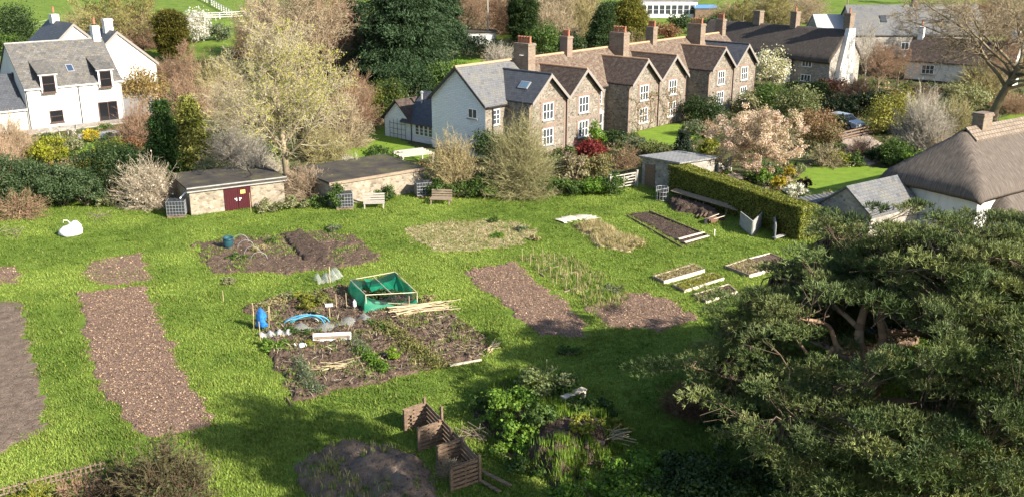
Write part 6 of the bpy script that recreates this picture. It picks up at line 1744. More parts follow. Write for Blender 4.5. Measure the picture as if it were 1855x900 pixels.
def plank(pts, label, w=.16, h=.05, mat=None, zz=.08, cat='plank', name='plank', group=None):
    a, b = gg(*pts[0]), gg(*pts[1]); z = Vector((0, 0, zz))
    t = thing(name, label, cat, a, 0, group)
    MB().beam(z, b - a + z, w, h).build('board', mat or WOOD, t)
plank(((1229, 437), (1275, 425)), 'upper of two boards laid across the dark compost strip', mat=PALEW, zz=.16)
plank(((1240, 443), (1283, 431)), 'lower of two boards laid across the dark compost strip', mat=PALEW, zz=.15)
plank(((600, 693), (682, 683)), 'long thin board on the near edge of the crowded plot', .09, .05, PALEW)
plank(((590, 682), (655, 676)), 'shorter brown stick board just above the long thin one', .07, .05, WOOD)
plank(((815, 664), (872, 654)), 'pale timber edging at the right front of the crowded plot', .08, .08, PALEW)
plank(((1136, 392), (1236, 449)), 'thin timber edging along the left of the dark compost strip', .05, .1, WOOD_DK, .05)
plank(((1176, 385), (1285, 430)), 'thin timber edging along the right of the dark compost strip', .05, .14, WOOD_DK, .08)
plank(((520, 722), (528, 735)), 'short dark post end at the near corner of the crowded plot', .06, .06, WOOD_DK)
plank(((1020, 812), (1095, 820)), 'long pale plank lying at the foot of the weed heap', .2, .05, WOOD, .45)
plank(((985, 775), (1030, 785)), 'dark plank sunk in the middle of the weed heap', .2, .05, WOOD_DK, .75)
plank(((962, 772), (974, 768)), 'pale block of wood in the middle of the weed heap', .2, .1, PALEW, .85)
plank(((870, 862), (925, 890)), 'long loose board sloping down from the last compost bay', .14, .04, WOOD_DK, .25)
plank(((866, 872), (905, 895)), 'shorter loose board beside the last compost bay', .12, .04, WOOD_DK, .12)

def stake(px, py, h, label, group, r=.02, mat=None, name='stake', lean=0):
    t = thing(name, label, 'stake', gg(px, py), 0, group)
    MB().tube([(0, 0, -.05), (lean, 0, h)], r * (.7 if group else 1), 6).build('stick', mat or CANE, t)
G1 = 'thin stakes standing in rows on the rough plot'
n = 0
for px, py in ((946, 474), (966, 466), (961, 482), (984, 472), (988, 487), (1004, 478), (976, 496), (996, 503), (1015, 500), (1008, 514), (1025, 526), (1035, 498), (1047, 518), (1051, 508), (1068, 520), (1028, 506)):
    stake(px, py, random.uniform(.55, .8), 'thin bamboo stake standing in the rows right of the diagonal mulch plot', G1, lean=random.gauss(0, .04))
for (a, b) in (((978, 492), (1012, 484)), ((1020, 500), (1045, 494)), ((1022, 530), (1052, 521)), ((976, 495), (986, 502))):
    plank((a, b), 'low timber edge among the thin stakes of the rough plot', .045, .08, WOOD, .05, 'timber edge', 'timber_edge', 'low timber edges among the thin stakes')
for px, py, h, lb_ in ((405, 546, .6, 'short lone stake on the grass left of the crowded plot'), (461, 590, 1.2, 'tall cane beside the blue netting'), (472, 618, 1.0, 'cane at the left end of the pale fleece'), (610, 562, .9, 'cane left of the netted cage'), (628, 560, .9, 'cane touching the left corner of the netted cage'), (742, 566, .9, 'cane standing in the bamboo heap'), (490, 585, .9, 'thin cane right of the blue netting'), (598, 512, .95, 'post among the grey netting heap'), (455, 385, 1.4, 'iron rod leaning at the garage with maroon doors'), (990, 676, .7, 'stake on the top of the weed heap'), (1294, 428, .45, 'short white post at the end of the dark compost strip')):
    stake(px, py, h, lb_, None, .03 if 'white' in lb_ or 'post' in lb_ else .018, PLAST if 'white post' in lb_ else CANE)

# compost bays of pallets
o = gg(770, 770)
t = thing('compost_bay', 'row of open compost bays nailed together from brown pallets', 'compost bays', o)
BZ = .92
def side(pa, pb, part='side_panel'):
    a, b = gg(*pa) - o, gg(*pb) - o
    m = MB(); d = (b - a)
    for k in range(6):
        z = Vector((0, 0, .09 + k * .16))
        for off in (-.05, .05):
            s = Vector((-d.y, d.x, 0)).normalized() * off
            m.beam(a + z + s, b + z + s, .02, .10)
    for f in (.03, .5, .97):
        c = a.lerp(b, f); m.box(c + Vector((0, 0, BZ / 2)), (.07, .07, BZ), math.atan2(d.y, d.x))
    m.build(part, WOOD_DK, t)
side((732, 782), (772, 768)); side((759, 817), (800, 803)); side((793, 850), (838, 834)); side((818, 889), (868, 872))
a, b = gg(773, 768) - o, gg(868, 872) - o
m = MB()
for k in range(5):
    z = Vector((0, 0, .1 + k * .19)); m.beam(a + z, b + z, .03, .15)
m.build('back_panel', WOOD_DK, t)
for px, py, h in ((770, 768, 1.15), (801, 800, 1.5), (797, 803, 1.0), (818, 822, 1.05), (839, 836, 1.0), (869, 874, 1.1), (759, 818, 1.0), (735, 782, .9), (818, 890, .9), (822, 868, .7)):
    p = gg(px, py) - o
    MB().box(p + Vector((0, 0, h / 2)), (.09, .09, h), random.random()).build('post', WOOD_DK, t)
l = gg(815, 858); twig_bush('dead_stalks', 'dead pale stalks lying in the third compost bay', 'dead stalks', l, .5, .5, TW_BEIGE, 1.0)
# frame on the weed heap
p, q2 = g(1020, 768), g(1056, 752)
zt = .75
t = thing('timber_bench', 'pale timber bench frame standing on the weed heap', 'bench', Vector((p.x, p.y, .45)), math.atan2(q2.y - p.y, q2.x - p.x))
L = (q2 - p).length
MB().box((L / 2, 0, .72), (L + .1, .3, .06)).build('top', PALEW, t)
for x in (0.04, L - .04): MB().box((x, 0, .34), (.1, .24, .7)).build('leg', PALEW, t)

# concrete compost pen, planks on trestles
def panel_wall(pts, h, label, name, mat, cat):
    P = [gg(*p) for p in pts]; t = thing(name, label, cat, P[0])
    for a, b in zip(P[:-1], P[1:]):
        m = MB(); d = b - a; n = max(2, int(d.length / .12))
        for k in range(n):
            f0, f1 = k / n, (k + .92) / n
            m.beam(a - P[0] + d * f0 + Vector((0, 0, h / 2)), a - P[0] + d * f1 + Vector((0, 0, h / 2)), .06, h)
        m.build('panel', mat, t)
panel_wall([(1340, 410), (1362, 428), (1382, 408), (1402, 420), (1404, 436)], 1.0, 'pale concrete slab compost pen at the near end of the clipped hedge', 'compost_pen', CONC, 'compost pen')
plank(((1402, 436), (1420, 430)), 'pale board lying beside the concrete compost pen', .3, .05, CONC, .2)
t = thing('plank_trestle', 'stack of grey planks propped on trestles along the shaded hedge', 'plank stack', gg(1222, 362), 0)
e = gg(1342, 396) - t.location
s = Vector((-e.y, e.x, 0)).normalized()
for k in range(4): MB().beam(s * (.12 * k - .4) + Vector((0, 0, .72 + .03 * k)), e * (1 - .06 * k) + s * (.1 * k - .4) + Vector((0, 0, .62 + .05 * k)), .16, .04).build('plank', WOOD, t)
for f in (.15, .5, .85):
    c = e * f; m = MB()
    for sg in (-1, 1):
        m.beam(c + s * (sg * .35 - .2), c + s * (sg * .05 - .2) + Vector((0, 0, .68)), .07, .07)
    m.build('trestle', WOOD_DK, t)
for k in range(3):
    plank(((1262 + k * 7, 396 + k * 2), (1276 + k * 6, 380 + k)), ('left', 'middle', 'right')[k] + ' of three short boards leaning below the plank stack', .14, .04, WOOD_DK, .12 + .1 * k)
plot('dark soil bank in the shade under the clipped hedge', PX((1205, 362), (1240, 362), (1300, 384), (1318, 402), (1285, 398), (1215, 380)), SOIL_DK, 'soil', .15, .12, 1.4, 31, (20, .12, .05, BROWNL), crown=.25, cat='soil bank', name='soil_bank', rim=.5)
t = thing('round_cage', 'round wire mesh cage with a plastic tub at the stone shed corner', 'wire cage', gg(1199, 362))
m = MB()
for z in (0.05, .35, .65, .95): m.tube([(.45 * math.cos(a), .45 * math.sin(a), z) for a in [6.2832 * k / 16 for k in range(17)]], .012, 5)
for k in range(12): m.tube([(.45 * math.cos(k * .5236), .45 * math.sin(k * .5236), 0), (.45 * math.cos(k * .5236), .45 * math.sin(k * .5236), .97)], .01, 5)
m.build('mesh', GALVL, t)
MB().lathe((0, 0, 0), [(.32, 0), (.36, .6), (.38, .62), (.3, .63)], 14).build('tub', BLACKP, t)
t = thing('wheelbarrow', 'old upturned barrow with pale handles in the shaded grass', 'wheelbarrow', gg(1290, 404), .6)
MB().hexa([(-.45, -.3, .35), (.45, -.22, .35), (.45, .22, .35), (-.45, .3, .35), (-.28, -.18, .05), (.3, -.14, .05), (.3, .14, .05), (-.28, .18, .05)]).build('tray', M_flat('rusty_steel', (.16, .09, .06), .7), t)
for y in (-.2, .2): MB().tube([(-.5, y, .3), (.9, y * 1.4, .42)], .022, 6).build('handle', PALEW, t)
MB().tube([(-.6, -.04, .2), (-.6, .04, .2)], .18, 14).build('wheel', BLACKP, t)
# shed and roof beneath the pine
l = g(1535, 655)
t = thing('low_shed', 'low shed with blue grey sheet roof glimpsed beneath the pine', 'shed', l, .45)
MB().box((2.2, 1.4, .55), (4.4, 2.8, 1.3)).build('wall', WOOD_DK, t)
MB().hexa([(-.2, -.2, 1.2), (4.6, -.2, 1.2), (4.6, 3.1, 1.6), (-.2, 3.1, 1.6), (-.2, -.2, 1.27), (4.6, -.2, 1.27), (4.6, 3.1, 1.67), (-.2, 3.1, 1.67)]).build('roof', M_noise('blue_grey_sheet', [(.3, (.05, .065, .09)), (.7, (.12, .14, .18))], 2, .8, .3, 10), t)

# patio table and chairs by the white house
def folding(px, py, label, kind, rz):
    t = thing('garden_' + kind, label, kind, g(px, py) + Vector((0, 0, .05)), rz)
    if kind == 'table':
        MB().box((0, 0, .72), (1.2, .75, .04)).build('tabletop', WOODG, t)
        for x in (-.4, .4):
            MB().beam((x, -.35, 0), (x, .35, .7), .05, .04).build('leg', WOODG, t); MB().beam((x + .05, .35, 0), (x + .05, -.35, .7), .05, .04).build('leg', WOODG, t)
    else:
        MB().box((0, 0, .44), (.45, .42, .04)).build('seat', WOODG, t); MB().box((0, .24, .72), (.45, .04, .4), 0, 0, (-.2, 0)).build('backrest', WOODG, t)
        for x in (-.2, .2):
            MB().beam((x, -.22, 0), (x, .2, .45), .04, .04).build('leg', WOODG, t); MB().beam((x, .22, 0), (x, -.18, .45), .04, .04).build('leg', WOODG, t)
folding(116, 247, 'folding wooden table on the patio of the white house', 'table', .7)
folding(98, 249, 'folding chair left of the patio table', 'chair', 1.6)
folding(134, 245, 'folding chair right of the patio table', 'chair', -.9)

# parked car
t = thing('parked_car', 'silver blue hatchback parked among dark hedges, bonnet towards the lawn', 'car', g(1527, 232), -.95)
def prism(mb, prof, w0, w1, m=0):
    """profile in x,z; width w(z) narrows to the roof"""
    n = len(prof); zt = max(z for x, z in prof)
    L = [(x, -(w0 + (w1 - w0) * max(0, (z - .85) / (zt - .85))) / 2, z) for x, z in prof]; Rr = [(x, -y, z) for x, y, z in L]
    mb.poly(L[::-1], m); mb.poly(Rr, m)
    for k in range(n):
        j = (k + 1) % n; mb.poly([L[k], L[j], Rr[j], Rr[k]], m)
    return mb
prism(MB(), [(-1.95, .3), (1.95, .3), (2.0, .55), (1.9, .75), (1.0, .95), (.35, 1.42), (-1.2, 1.46), (-1.85, 1.0), (-2.0, .7)], 1.72, 1.3).build('body', M_flat('silver_blue_paint', (.40, .44, .50), .3, .4, .03), t)
prism(MB(), [(.93, .97), (.40, 1.35), (-1.15, 1.38), (-1.6, 1.02)], 1.735, 1.35).build('window', GLASS, t)
MB().hexa([(1.02, -.7, .965), (1.02, .7, .965), (.42, .58, 1.40), (.42, -.58, 1.40), (1.04, -.7, .98), (1.04, .7, .98), (.44, .58, 1.415), (.44, -.58, 1.415)]).build('windscreen', GLASS, t)
for x in (-1.25, 1.25):
    for y in (-.8, .8):
        w_ = MB().tube([(x, y - .1, .31), (x, y + .1, .31)], .31, 16).build('wheel', BLACKP, t)
        MB().tube([(x, y + (.1 if y > 0 else -.1), .31), (x, y + (.115 if y > 0 else -.115), .31)], .19, 12).build('rim', ALU, w_)
for y in (-.62, .62): MB().box((1.93, y, .68), (.12, .36, .14)).build('headlight', PLAST, t)
MB().box((1.99, 0, .5), (.06, .5, .11)).build('number_plate', PLAST, t)
for y in (-.92, .92): MB().box((.75, y, 1.0), (.12, .16, .12)).build('wing_mirror', BLACKP, t)

# picket fence, bottom left
A_, B_ = gg(-40, 912), gg(192, 852)
t = thing('picket_fence', 'low wooden picket fence at the bottom left corner', 'fence', A_)
d = B_ - A_; n = int(d.length / .16)
pk = MB()
for k in range(n):
    c = d * (k / n); pk.box(c + Vector((0, 0, .16 + .05 * random.random())), (.06, .025, .42), math.atan2(d.y, d.x))
pk.build('pickets', WOOD_DK, t)
for z in (.1, .3): MB().beam(Vector((0, .03, z)), d + Vector((0, .03, z)), .05, .04).build('rail', WOOD, t)
# ------------------------------------------------------------------ plants in the plots
def veg(px, py, w, h, label, cols, L=.12, W=.07, dens=.8, cat='plant', name='vegetable_plant', ry=None, group=None, rz=0):
    l = gg(px, py); return leaf_bush(name, label, cat, l, w / 2, h, cols, L, W, dens, group=group, ry=ry, rz=rz)
veg(713, 655, .62, .55, 'bright lime green bush in the middle of the crowded plot', [(.12, .22, .015), (.22, .32, .03)], .09, .06, 1.2)
CR = 'crop rows in the crowded vegetable plot'
def row(p0, p1, w, h, label, cols, L=.14, W=.05, n=900):
    a, b = gg(*p0), gg(*p1); d = b - a; Lr = d.length; s = Vector((-d.y, d.x, 0)).normalized()
    u = rng.random(n); v = rng.normal(size=n) * w / 3
    P = np.array(d)[None] * u[:, None] + np.array(s)[None] * v[:, None]
    P[:, 2] = rng.random(n) ** 1.3 * h * (1 - .6 * np.abs(v) / w) * (.5 + fbm(u * Lr * 1.6, v * 2, 3, 2)) + .04
    t = thing('crop_row', label, 'crop row', a, 0, CR)
    link('foliage', np_mesh('foliage', leaf_verts(P, unit(rdir(n) + np.array([0, 0, .5])), L * rng.uniform(.6, 1.4, n), W), quads(n), LEAF, np.repeat(tones(n, cols, .22), 4, 0)), t)
row((655, 640), (700, 680), .55, .45, 'row of leafy green herbs left of the lime bush', G_BRIGHT, n=1500)
row((690, 590), (800, 670), .9, .35, 'wide weedy row of olive green seedlings right of the lime bush', [(.12, .14, .03), (.2, .2, .06), (.16, .12, .06)], n=2600)
row((665, 585), (720, 610), .5, .3, 'short row of seedlings below the cane heap', G_MID, n=900)
row((640, 615), (665, 650), .6, .4, 'row of grey green leeks right of the white framed panel', G_GREY, .2, .03, 900)
row((478, 560), (520, 540), .7, .3, 'patch of dry weeds at the upper left of the crowded plot', DRYG, n=900)
row((540, 655), (560, 700), .5, .5, 'grey green leeks at the near left of the crowded plot', G_GREY, .26, .035, 700)
row((560, 700), (580, 715), .5, .5, 'grey green leek clump at the near corner of the crowded plot', G_GREY, .26, .035, 500)
row((520, 600), (560, 610), .6, .3, 'low green weeds beneath the blue pipes', G_MID, n=900)
row((480, 640), (520, 625), .6, .3, 'green weeds along the left edge of the crowded plot', G_BRIGHT, n=900)
row((760, 590), (860, 640), .7, .12, 'sprinkled dead stems on the right of the crowded plot', DRYG, .16, .02, 700)
for px, py, w, h, lb_, cols in ((560, 560, 1.1, .7, 'yellow green flowering kale behind the blue pipes', G_YEL), (588, 556, 1.0, .7, 'olive bushy kale left of the netted cage', [(.10, .13, .03), (.2, .2, .05)]), (545, 545, .8, .5, 'small yellow flowered plant near the top of the crowded plot', G_YEL), (520, 545, .8, .45, 'pale green clump at the top left of the crowded plot', G_PALE),
                                (775, 548, .7, .4, 'pale dry tussock right of the netted cage', DRYG), (485, 628, .6, .45, 'bright green clump at the left corner of the crowded plot', G_BRIGHT), (560, 628, .4, .35, 'yellowish plant right of the small white watering can', G_YEL),
                                (430, 470, 1.2, .25, 'weedy green patch around the wire hoops', G_MID), (470, 455, 1.3, .35, 'pale dry tangle right of the wire hoops', DRYG), (490, 440, 1.0, .25, 'green weeds left of the dark soil ridge', G_MID), (412, 512, 1.1, .2, 'pale lettuce like weeds at the near left of the dug plot', G_PALE), (605, 418, 1.1, .35, 'grey green weeds at the far edge of the dug plot', G_GREY),
                                (900, 430, 1.0, .25, 'green tuft right of the straw patch', G_BRIGHT), (945, 418, .9, .35, 'grey green weeds at the right end of the straw patch', G_GREY), (970, 435, .8, .3, 'brown weed clump at the right end of the straw patch', DRYG), (895, 403, .8, .3, 'dark green tuft above the straw patch', G_MID),
                                (1110, 528, 1.1, .25, 'pale cabbage like weeds below the thin stakes', G_GREY), (1030, 640, 1.2, .25, 'green dock clump in the pine shade', G_MID), (1085, 425, .7, .5, 'dark tussock in the dry grass plot', DRYG),
                                (1110, 440, 1.2, .4, 'straw coloured tussock in the dry grass plot', DRYG), (1150, 448, 1.2, .35, 'straw tussock at the near end of the dry grass plot', DRYG), (1060, 412, 1.0, .35, 'straw tussock beside the pale cloth sheet', DRYG)):
    veg(px, py, w, h, lb_, cols, .13, .05, .55, 'weeds' if 'weed' in lb_ or 'tuss' in lb_ or 'tuft' in lb_ else 'plant', 'weed_clump' if 'weed' in lb_ or 'tuss' in lb_ or 'tuft' in lb_ else 'vegetable_plant')
# the weed heap
def on_heap(px, py):
    best = None
    d = ray(px, py)
    for k in np.arange(20, 60, .1):
        p = np.array([d[0], d[1], d[2]]) * k; z = CAMH + p[2]
        zz, dd = HEAP[1](np.array([p[0]]), np.array([p[1]]))
        hz = float(zz[0]) if dd[0] > 0 else float(gz(p[0], p[1]))
        if z <= hz: return Vector((p[0], p[1], hz - .05))
for px, py, w, h, lb_, cols in ((930, 745, 2.2, .8, 'mound of dark green brambles at the left of the weed heap', G_BRIGHT), (975, 760, 1.6, .6, 'green bramble clump left of the planks in the weed heap', G_MID), (985, 705, 2.0, .9, 'pale green thistle mound at the top of the weed heap', [(.10, .14, .04), (.18, .22, .08), (.22, .22, .12)]), (1025, 710, 1.6, .7, 'green nettles behind the timber frame', G_MID), (905, 765, 1.5, .5, 'bright green growth above the compost bays', G_BRIGHT),
                                (955, 800, 1.9, .6, 'bright green nettles on the near side of the weed heap', G_BRIGHT), (930, 830, 1.7, .5, 'bright weeds behind the last compost bay', G_BRIGHT), (1085, 745, 1.5, .4, 'low green weeds right of the timber frame', G_MID), (1060, 780, 1.2, .45, 'yellow green weeds in front of the timber frame', G_YEL), (880, 735, 1.2, .4, 'low weeds at the far left foot of the weed heap', G_MID), (1110, 785, 1.2, .4, 'weeds at the right end of the weed heap', G_YEL), (1050, 740, 1.2, .5, 'ivy leaves under the timber frame', G_MID), (960, 850, 1.8, .5, 'green growth at the near end of the weed heap', G_MID)):
    l = on_heap(px, py) or gg(px, py)
    leaf_bush('bramble_clump', lb_, 'weeds', l, w / 2, h, cols, .12, .075, .8, group='clumps of weeds on the dumped garden heap')
# undergrowth in the pine's shade and at the bottom edge
for px, py, w, h, lb_, cols in ((1060, 890, 2.6, .35, 'low green undergrowth at the bottom centre in shade', G_BRIGHT), (1150, 850, 2.6, .4, 'green brambles in the shade left of the pine', G_BRIGHT), (1240, 885, 2.8, .8, 'bramble thicket under the left side of the pine', G_DARK), (1150, 908, 2.6, .5, 'nettles along the bottom edge below the weed heap', G_BRIGHT), (1300, 900, 3.4, 1.4, 'bramble thicket along the bottom edge beneath the pine', G_DARK), (1420, 900, 3.4, 1.3, 'dark undergrowth at the bottom in front of the pine trunk', G_DARK), (1540, 905, 3.4, 1.2, 'dark undergrowth right below the pine trunk', G_MID), (1680, 900, 3.6, 1.4, 'leafy undergrowth below the right limbs of the pine', G_MID), (1800, 900, 3.6, 1.4, 'leafy undergrowth in the bottom right corner', G_DARK), (1330, 780, 3.0, 1.0, 'shaded bramble mound behind the pine left limbs', G_DARK), (1450, 760, 3.0, .9, 'shaded ivy mound behind the pine trunk', G_MID), (1700, 760, 2.6, .8, 'bright leafy patch seen between the right limbs of the pine', G_BRIGHT)):
    l = gg(px, py); leaf_bush('bramble_thicket', lb_, 'brambles', l, w / 2, h, cols, .13, .085, .8, group='brambles in the shade of the pine')
TB(1245, 745, 700, 120, 'patch of rusty dead bracken in the shade left of the pine', [(.16, .09, .05), (.24, .15, .09)], 1.2, cat='bracken', name='bracken')
TB(300, 925, 802, 190, 'shadow darkened bare twiggy hedge end at the bottom left', [(.07, .05, .034), (.13, .095, .06), (.07, .075, .03)], 1.9, dict(GRN, n=420, cols=[(0.03, 0.05, 0.015), (0.07, 0.085, 0.03), (.11, .09, .04)]), cat='hedge', name='bare_hedge')  # shadow over this hedge is put into its dark twig and leaf colours
TB(215, 910, 850, 120, 'shaded bare hedge behind the picket fence', [(.06, .042, .03), (.12, .085, .055)], 1.5, dict(GRN, cols=[(0.03, 0.05, 0.015), (0.08, 0.09, 0.03)]), cat='hedge', name='bare_hedge')  # shade is in these dark colours as well
TB(140, 910, 872, 90, 'scrubby brown stems right behind the picket fence', TW_BROWN, 1.4, GRN)
TB(60, 915, 885, 110, 'yellow green weeds behind the picket fence', G_YEL, 1.2, GRN)
# ------------------------------------------------------------------ the big pine
PB = at(1572, 862, 31.0); PB[2] = 0
pine = thing('pine_tree', 'huge spreading Scots pine with bare reddish limbs filling the lower right', 'tree', Vector(PB))
limbs = []
def limb(pts, r0, r1):
    pts = [np.array(p) - PB for p in pts]
    # smooth
    out = []
    for k in range(len(pts) - 1):
        p_1 = pts[max(k - 1, 0)]; p0 = pts[k]; p1 = pts[k + 1]; p2 = pts[min(k + 2, len(pts) - 1)]
        for q in range(5):
            t = q / 5
            out.append(0.5 * ((2 * p0) + (p1 - p_1) * t + (2 * p_1 - 5 * p0 + 4 * p1 - p2) * t * t + (-p_1 + 3 * p0 - 3 * p1 + p2) * t ** 3))
    out.append(pts[-1])
    n = len(out)
    limbs.append((out, [r0 + (r1 - r0) * (k / (n - 1)) ** .8 for k in range(n)]))
a = at
limb([PB, a(1574, 790, 31), a(1578, 720, 31), a(1580, 670, 31)], 0.42, 0.32)
limb([a(1580, 675, 31), a(1557, 620, 31.2), a(1566, 560, 31.6), a(1600, 480, 32.4), a(1630, 430, 33)], 0.24, 0.06)
limb([a(1580, 675, 31), a(1600, 620, 31), a(1598, 570, 31), a(1635, 500, 31), a(1690, 430, 31.5)], 0.23, 0.06)
limb([a(1576, 730, 31), a(1640, 728, 30.6), a(1720, 742, 30.2), a(1790, 745, 29.8), a(1850, 700, 29.5)], 0.2, 0.05)
limb([a(1600, 735, 30.8), a(1690, 742, 30), a(1770, 775, 29.4), a(1830, 810, 29)], 0.13, 0.04)
limb([a(1560, 640, 31.1), a(1520, 632, 30.8), a(1500, 590, 31), a(1450, 578, 31), a(1390, 580, 31.4), a(1320, 590, 31.6)], 0.13, 0.03)
limb([a(1510, 630, 30.9), a(1480, 655, 30.6), a(1430, 600, 31.4), a(1380, 560, 32)], 0.08, 0.03)
limb([a(1562, 600, 31.4), a(1520, 560, 32), a(1470, 520, 33), a(1400, 500, 34)], 0.12, 0.03)
limb([a(1600, 600, 31), a(1680, 600, 31.5), a(1760, 560, 32), a(1820, 520, 33)], 0.13, 0.04)
limb([a(1572, 760, 31), a(1530, 720, 29.6), a(1480, 730, 28.6), a(1420, 760, 28)], 0.13, 0.04)
limb([a(1576, 770, 31), a(1600, 780, 29.4), a(1650, 800, 28.2), a(1700, 850, 27.2)], 0.13, 0.04)
limb([a(1598, 560, 31), a(1560, 500, 33), a(1530, 440, 35), a(1500, 430, 36)], 0.12, 0.04)
limb([a(1576, 720, 31), a(1500, 700, 31), a(1350, 690, 31.5), a(1240, 660, 32)], 0.11, 0.03)
P0 = []; P1 = []; R0 = []; R1 = []
for pts, rr in limbs:
    for k in range(len(pts) - 1):
        P0.append(pts[k]); P1.append(pts[k + 1]); R0.append(rr[k]); R1.append(rr[k + 1])
BARKP = [(0.30, 0.19, 0.12), (0.22, 0.13, 0.085), (0.36, 0.25, 0.16)]
link('trunk', segs_mesh('trunk', P0, P1, R0, R1, tones(len(P0), BARKP, .15), 8), pine)
LP = np.array([p for pts, rr in limbs[1:] for p in pts[4:]])
# pads of needles over a broad uneven dome
cen = np.array([15.6, 32.0, 3.4]); rad = np.array([10.4, 8.2, 5.6])
LIT = PX((540, 735), (880, 640), (960, 590), (1060, 525), (1260, 525), (1290, 592), (1060, 612), (1000, 640), (1010, 690), (1110, 730), (1170, 800), (1130, 860), (930, 870), (870, 780), (720, 740))
pads = []
for k in range(8000):
    dd = rng.normal(size=3); dd /= np.linalg.norm(dd)
    if dd[2] < -0.35: continue
    sc = rng.uniform(0.45, 1.0) ** .7
    lump = 0.80 + 0.34 * float(vn(dd[0] * 2.6 + 9, dd[1] * 2.6 + dd[2] * 3 + 3, 4))
    p = cen + dd * rad * sc * lump
    if p[2] < 0.9: continue
    # where it shows; leave the openings through which limbs show
    Zc = p[1] * cT - (p[2] - CAMH) * sT
    qx = CX + F * p[0] / Zc; qy = CY + F * (-(p[2] - CAMH) * cT - p[1] * sT) / Zc
    if ((qx - 1535) / 98) ** 2 + ((qy - 605) / 66) ** 2 < 1 and p[1] < 35: continue
    if ((qx - 1690) / 115) ** 2 + ((qy - 735) / 26) ** 2 < 1 and p[1] < 31: continue
    if qx < 1300 and qy > 720: continue
    if qx < 1480 and qy < 602 - (qx - 1320) * 1.05: continue
    if qx < 1320 and qy < 560 or qx < 1140: continue
    if p[0] < 7.2 and p[2] > 5.6: continue
    if p[0] < 6.0: continue
    sl_ = p[2] / math.tan(SUN_EL); sx_ = p[0] - sl_ * math.sin(SUN_AZ); sy_ = p[1] - sl_ * math.cos(SUN_AZ)
    if p[2] > 2.0 and sdf(LIT, np.array([sx_]), np.array([sy_]))[0] > 0 and random.random() > .15: continue      # pads dropped so that sunlight reaches the heap and plots
    pads.append(p)
pads = np.array(pads)
keep = []
for i, p in enumerate(pads):
    if all(np.sum(((p - pads[j]) / np.array([1, 1, .7])) ** 2) > 0.50 ** 2 for j in keep[-600:]): keep.append(i)
pads = pads[keep][:1500]
ends = []
for pts, rr in limbs[1:]:
    for q in (-1, -4, -7, -10):
        for w in range(3): ends.append(pts[max(q, -len(pts))] + PB + rng.normal(size=3) * np.array([.6, .6, .3]) + np.array([0, 0, .35]))
pads = np.concatenate([pads, np.array(ends)])
K = len(pads)
print('pine pads', K)
pr = rng.uniform(0.5, 0.95, K)
per = 64
i = np.repeat(np.arange(K), per); n = len(i)
dd = rdir(n); dd[:, 2] = np.abs(dd[:, 2]) * .75 - .15
T = pads[i] + dd * (rng.random((n, 1)) ** .5) * pr[i][:, None] * np.array([1, 1, .55])
outd = unit((pads[i] - cen) / rad * .6 + dd * .7 + np.array([0, 0, .75]))
nb = 8
j = np.repeat(np.arange(n), nb); m = len(j)
bd = unit(outd[j] + rng.normal(size=(m, 3)) * .62)
Ln = rng.uniform(.12, .21, (m, 1)); 
sd_ = unit(np.cross(bd, rdir(m))) * 0.0165
b0 = T[j] - PB
V = np.stack([b0 - sd_ * .6, b0 + sd_ * .6, b0 + bd * Ln + sd_ * .5, b0 + bd * Ln - sd_ * .5], 1).reshape(-1, 3)
padc = tones(K, [(0.045, 0.072, 0.024), (0.098, 0.13, 0.043), (0.17, 0.185, 0.066), (0.078, 0.112, 0.043)], .15)
tc_ = padc[i] * (1 + rng.normal(size=(n, 1)) * .18)
cc = np.clip(tc_[j] * (1 + rng.normal(size=(m, 1)) * .1), .004, 1)
link('crown', np_mesh('crown', V, quads(m), NEEDLE, np.repeat(cc, 4, 0)), pine)
# twigs from the limbs out to the pads
P0 = []; P1 = []; R0 = []; R1 = []
for k in range(K):
    p = pads[k] - PB
    q = LP[np.argmin(np.sum((LP - p) ** 2, 1) + rng.random(len(LP)) * 2)]
    mdl = (p + q) / 2 + rng.normal(size=3) * .25; mdl[2] -= .15
    m2 = (p + mdl) / 2 + rng.normal(size=3) * .12
    m1 = (q + mdl) / 2 + rng.normal(size=3) * .15
    ch = [q, m1, mdl, m2, p]
    for w in range(4):
        P0.append(ch[w]); P1.append(ch[w + 1]); R0.append(.032 - .006 * w); R1.append(.026 - .006 * w)
    for w in range(4):
        e = p + rng.normal(size=3) * np.array([.4, .4, .15]); P0.append(m2); P1.append(e); R0.append(.012); R1.append(.006)
link('branches', segs_mesh('branches', P0, P1, R0, R1, tones(len(P0), [(0.08, 0.06, 0.042), (0.15, 0.11, 0.08)], .2), 4), pine)
# bare dead twiglets in the openings

# tall evergreen just outside the right of the picture: its shadow lies over the foreground
l = Vector((15.7, 14.6, 0))
t = thing('evergreen_tree', 'tall broad evergreen beyond the right edge whose shadow crosses the foreground', 'tree', l)
hT, rT = 19.0, 4.3
C, Rr = clumps_on((0, 0, hT * .6), (rT, rT, hT * .4), 150, .95, -1.0, (.4, 1.0))
V, Fq, c = cloud(C, Rr, 24000, .3, .19, G_DARK, .9)
link('crown', np_mesh('crown', V, Fq, LEAF, c), t)
P0 = np.array([[0, 0, k * 2.2] for k in range(6)] + [[0, 0, 3 + (k % 6)] for k in range(40)]); P1 = np.concatenate([np.array([[0, 0, k * 2.2 + 2.2] for k in range(6)]), C[:40]])
link('trunk', segs_mesh('trunk', P0, P1, np.array([.4 - .05 * k for k in range(6)] + [.1] * 40), np.array([.35 - .05 * k for k in range(6)] + [.03] * 40), tones(46, BR), 6), t)
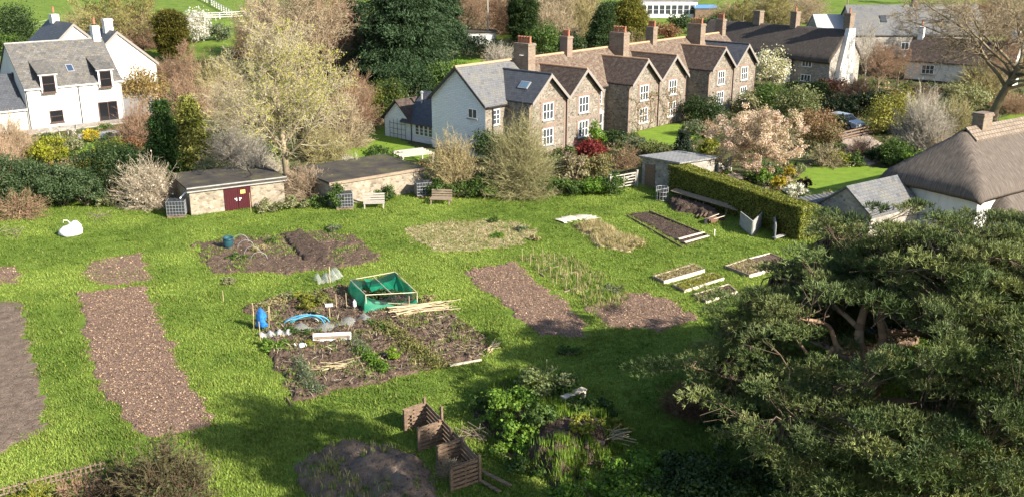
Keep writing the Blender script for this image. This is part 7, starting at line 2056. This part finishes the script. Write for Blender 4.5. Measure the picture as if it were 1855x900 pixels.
# ------------------------------------------------------------------ grass blades on the allotment
def grass_field():
    n = 330000
    y = 27 + 48 * rng.random(n) ** 1.15
    x = (rng.random(n) * 2 - 1) * (0.60 * y + 2)
    m2 = 80000                               # thinner beyond the sides of the picture
    y2 = 27 + 48 * rng.random(m2); x2 = np.where(rng.random(m2) < .5, -1, 1) * (.6 * y2 + 2 + 16 * rng.random(m2))
    x = np.concatenate([x, x2]); y = np.concatenate([y, y2]); n = len(x)
    keep = np.ones(n, bool)
    edge = 1.3 * (fbm(x * 1.3, y * 1.3, 9, 3) - 0.55) - .08
    for poly, gr in NOGRASS:
        d = sdf(poly, x, y) + edge
        keep &= ~((d > 0.05) & (rng.random(n) > gr))
    near = np.full(len(x), 9.)
    for poly, gr in NOGRASS[:-1]: near = np.minimum(near, np.abs(sdf(poly, x, y)))
    x, y, near = x[keep], y[keep], near[keep]; n = len(x)
    z = gz(x, y)
    big = fbm(x * 0.35, y * 0.35, 21, 4); mid = fbm(x * 1.6, y * 1.6, 31, 3)
    m = 3
    i = np.repeat(np.arange(n), m)
    k = n * m
    base = np.stack([x, y, z], 1)[i] + rng.normal(size=(k, 3)) * np.array([.05, .05, 0])
    a = rng.random(k) * 6.283
    lean = rng.uniform(0.25, 1.1, k)
    h = (0.03 + 0.145 * mid[i] ** 1.8) * rng.uniform(0.7, 1.4, k)
    tip = base + np.stack([np.cos(a) * lean * h, np.sin(a) * lean * h, h], 1)
    w = rng.uniform(0.014, 0.03, k)[:, None]
    side = np.stack([-np.sin(a), np.cos(a), np.zeros(k)], 1) * w
    V = np.stack([base - side, base + side, tip], 1).reshape(-1, 3)
    c1 = np.array([0.098, 0.158, 0.024]); c2 = np.array([0.248, 0.322, 0.062]); c3 = np.array([0.22, 0.235, 0.06])
    worn = fbm(x * .13 + 5, y * .2, 51, 3)
    f = np.clip((big - 0.3) * 2.0 + (worn - .5) * 1.2 + rng.normal(size=n) * 0.12, 0, 1)[i][:, None]
    c = c1 * (1 - f) + c2 * f
    dry = (rng.random(k) < 0.07 + 0.3 * np.clip(mid[i] - 0.6, 0, 1) + .16 * (near[i] < .35) + .35 * np.clip(worn[i] - .58, 0, 1))[:, None]
    c = np.where(dry, c3, c) * (1 + rng.normal(size=(k, 1)) * 0.16)
    Fq = np.arange(k * 3, dtype=np.int32).reshape(k, 3)
    setp(link('grass', np_mesh('grass', V, Fq, GRASSM, np.repeat(np.clip(c, 0.004, 1), 3, 0))), kind='stuff')
grass_field()
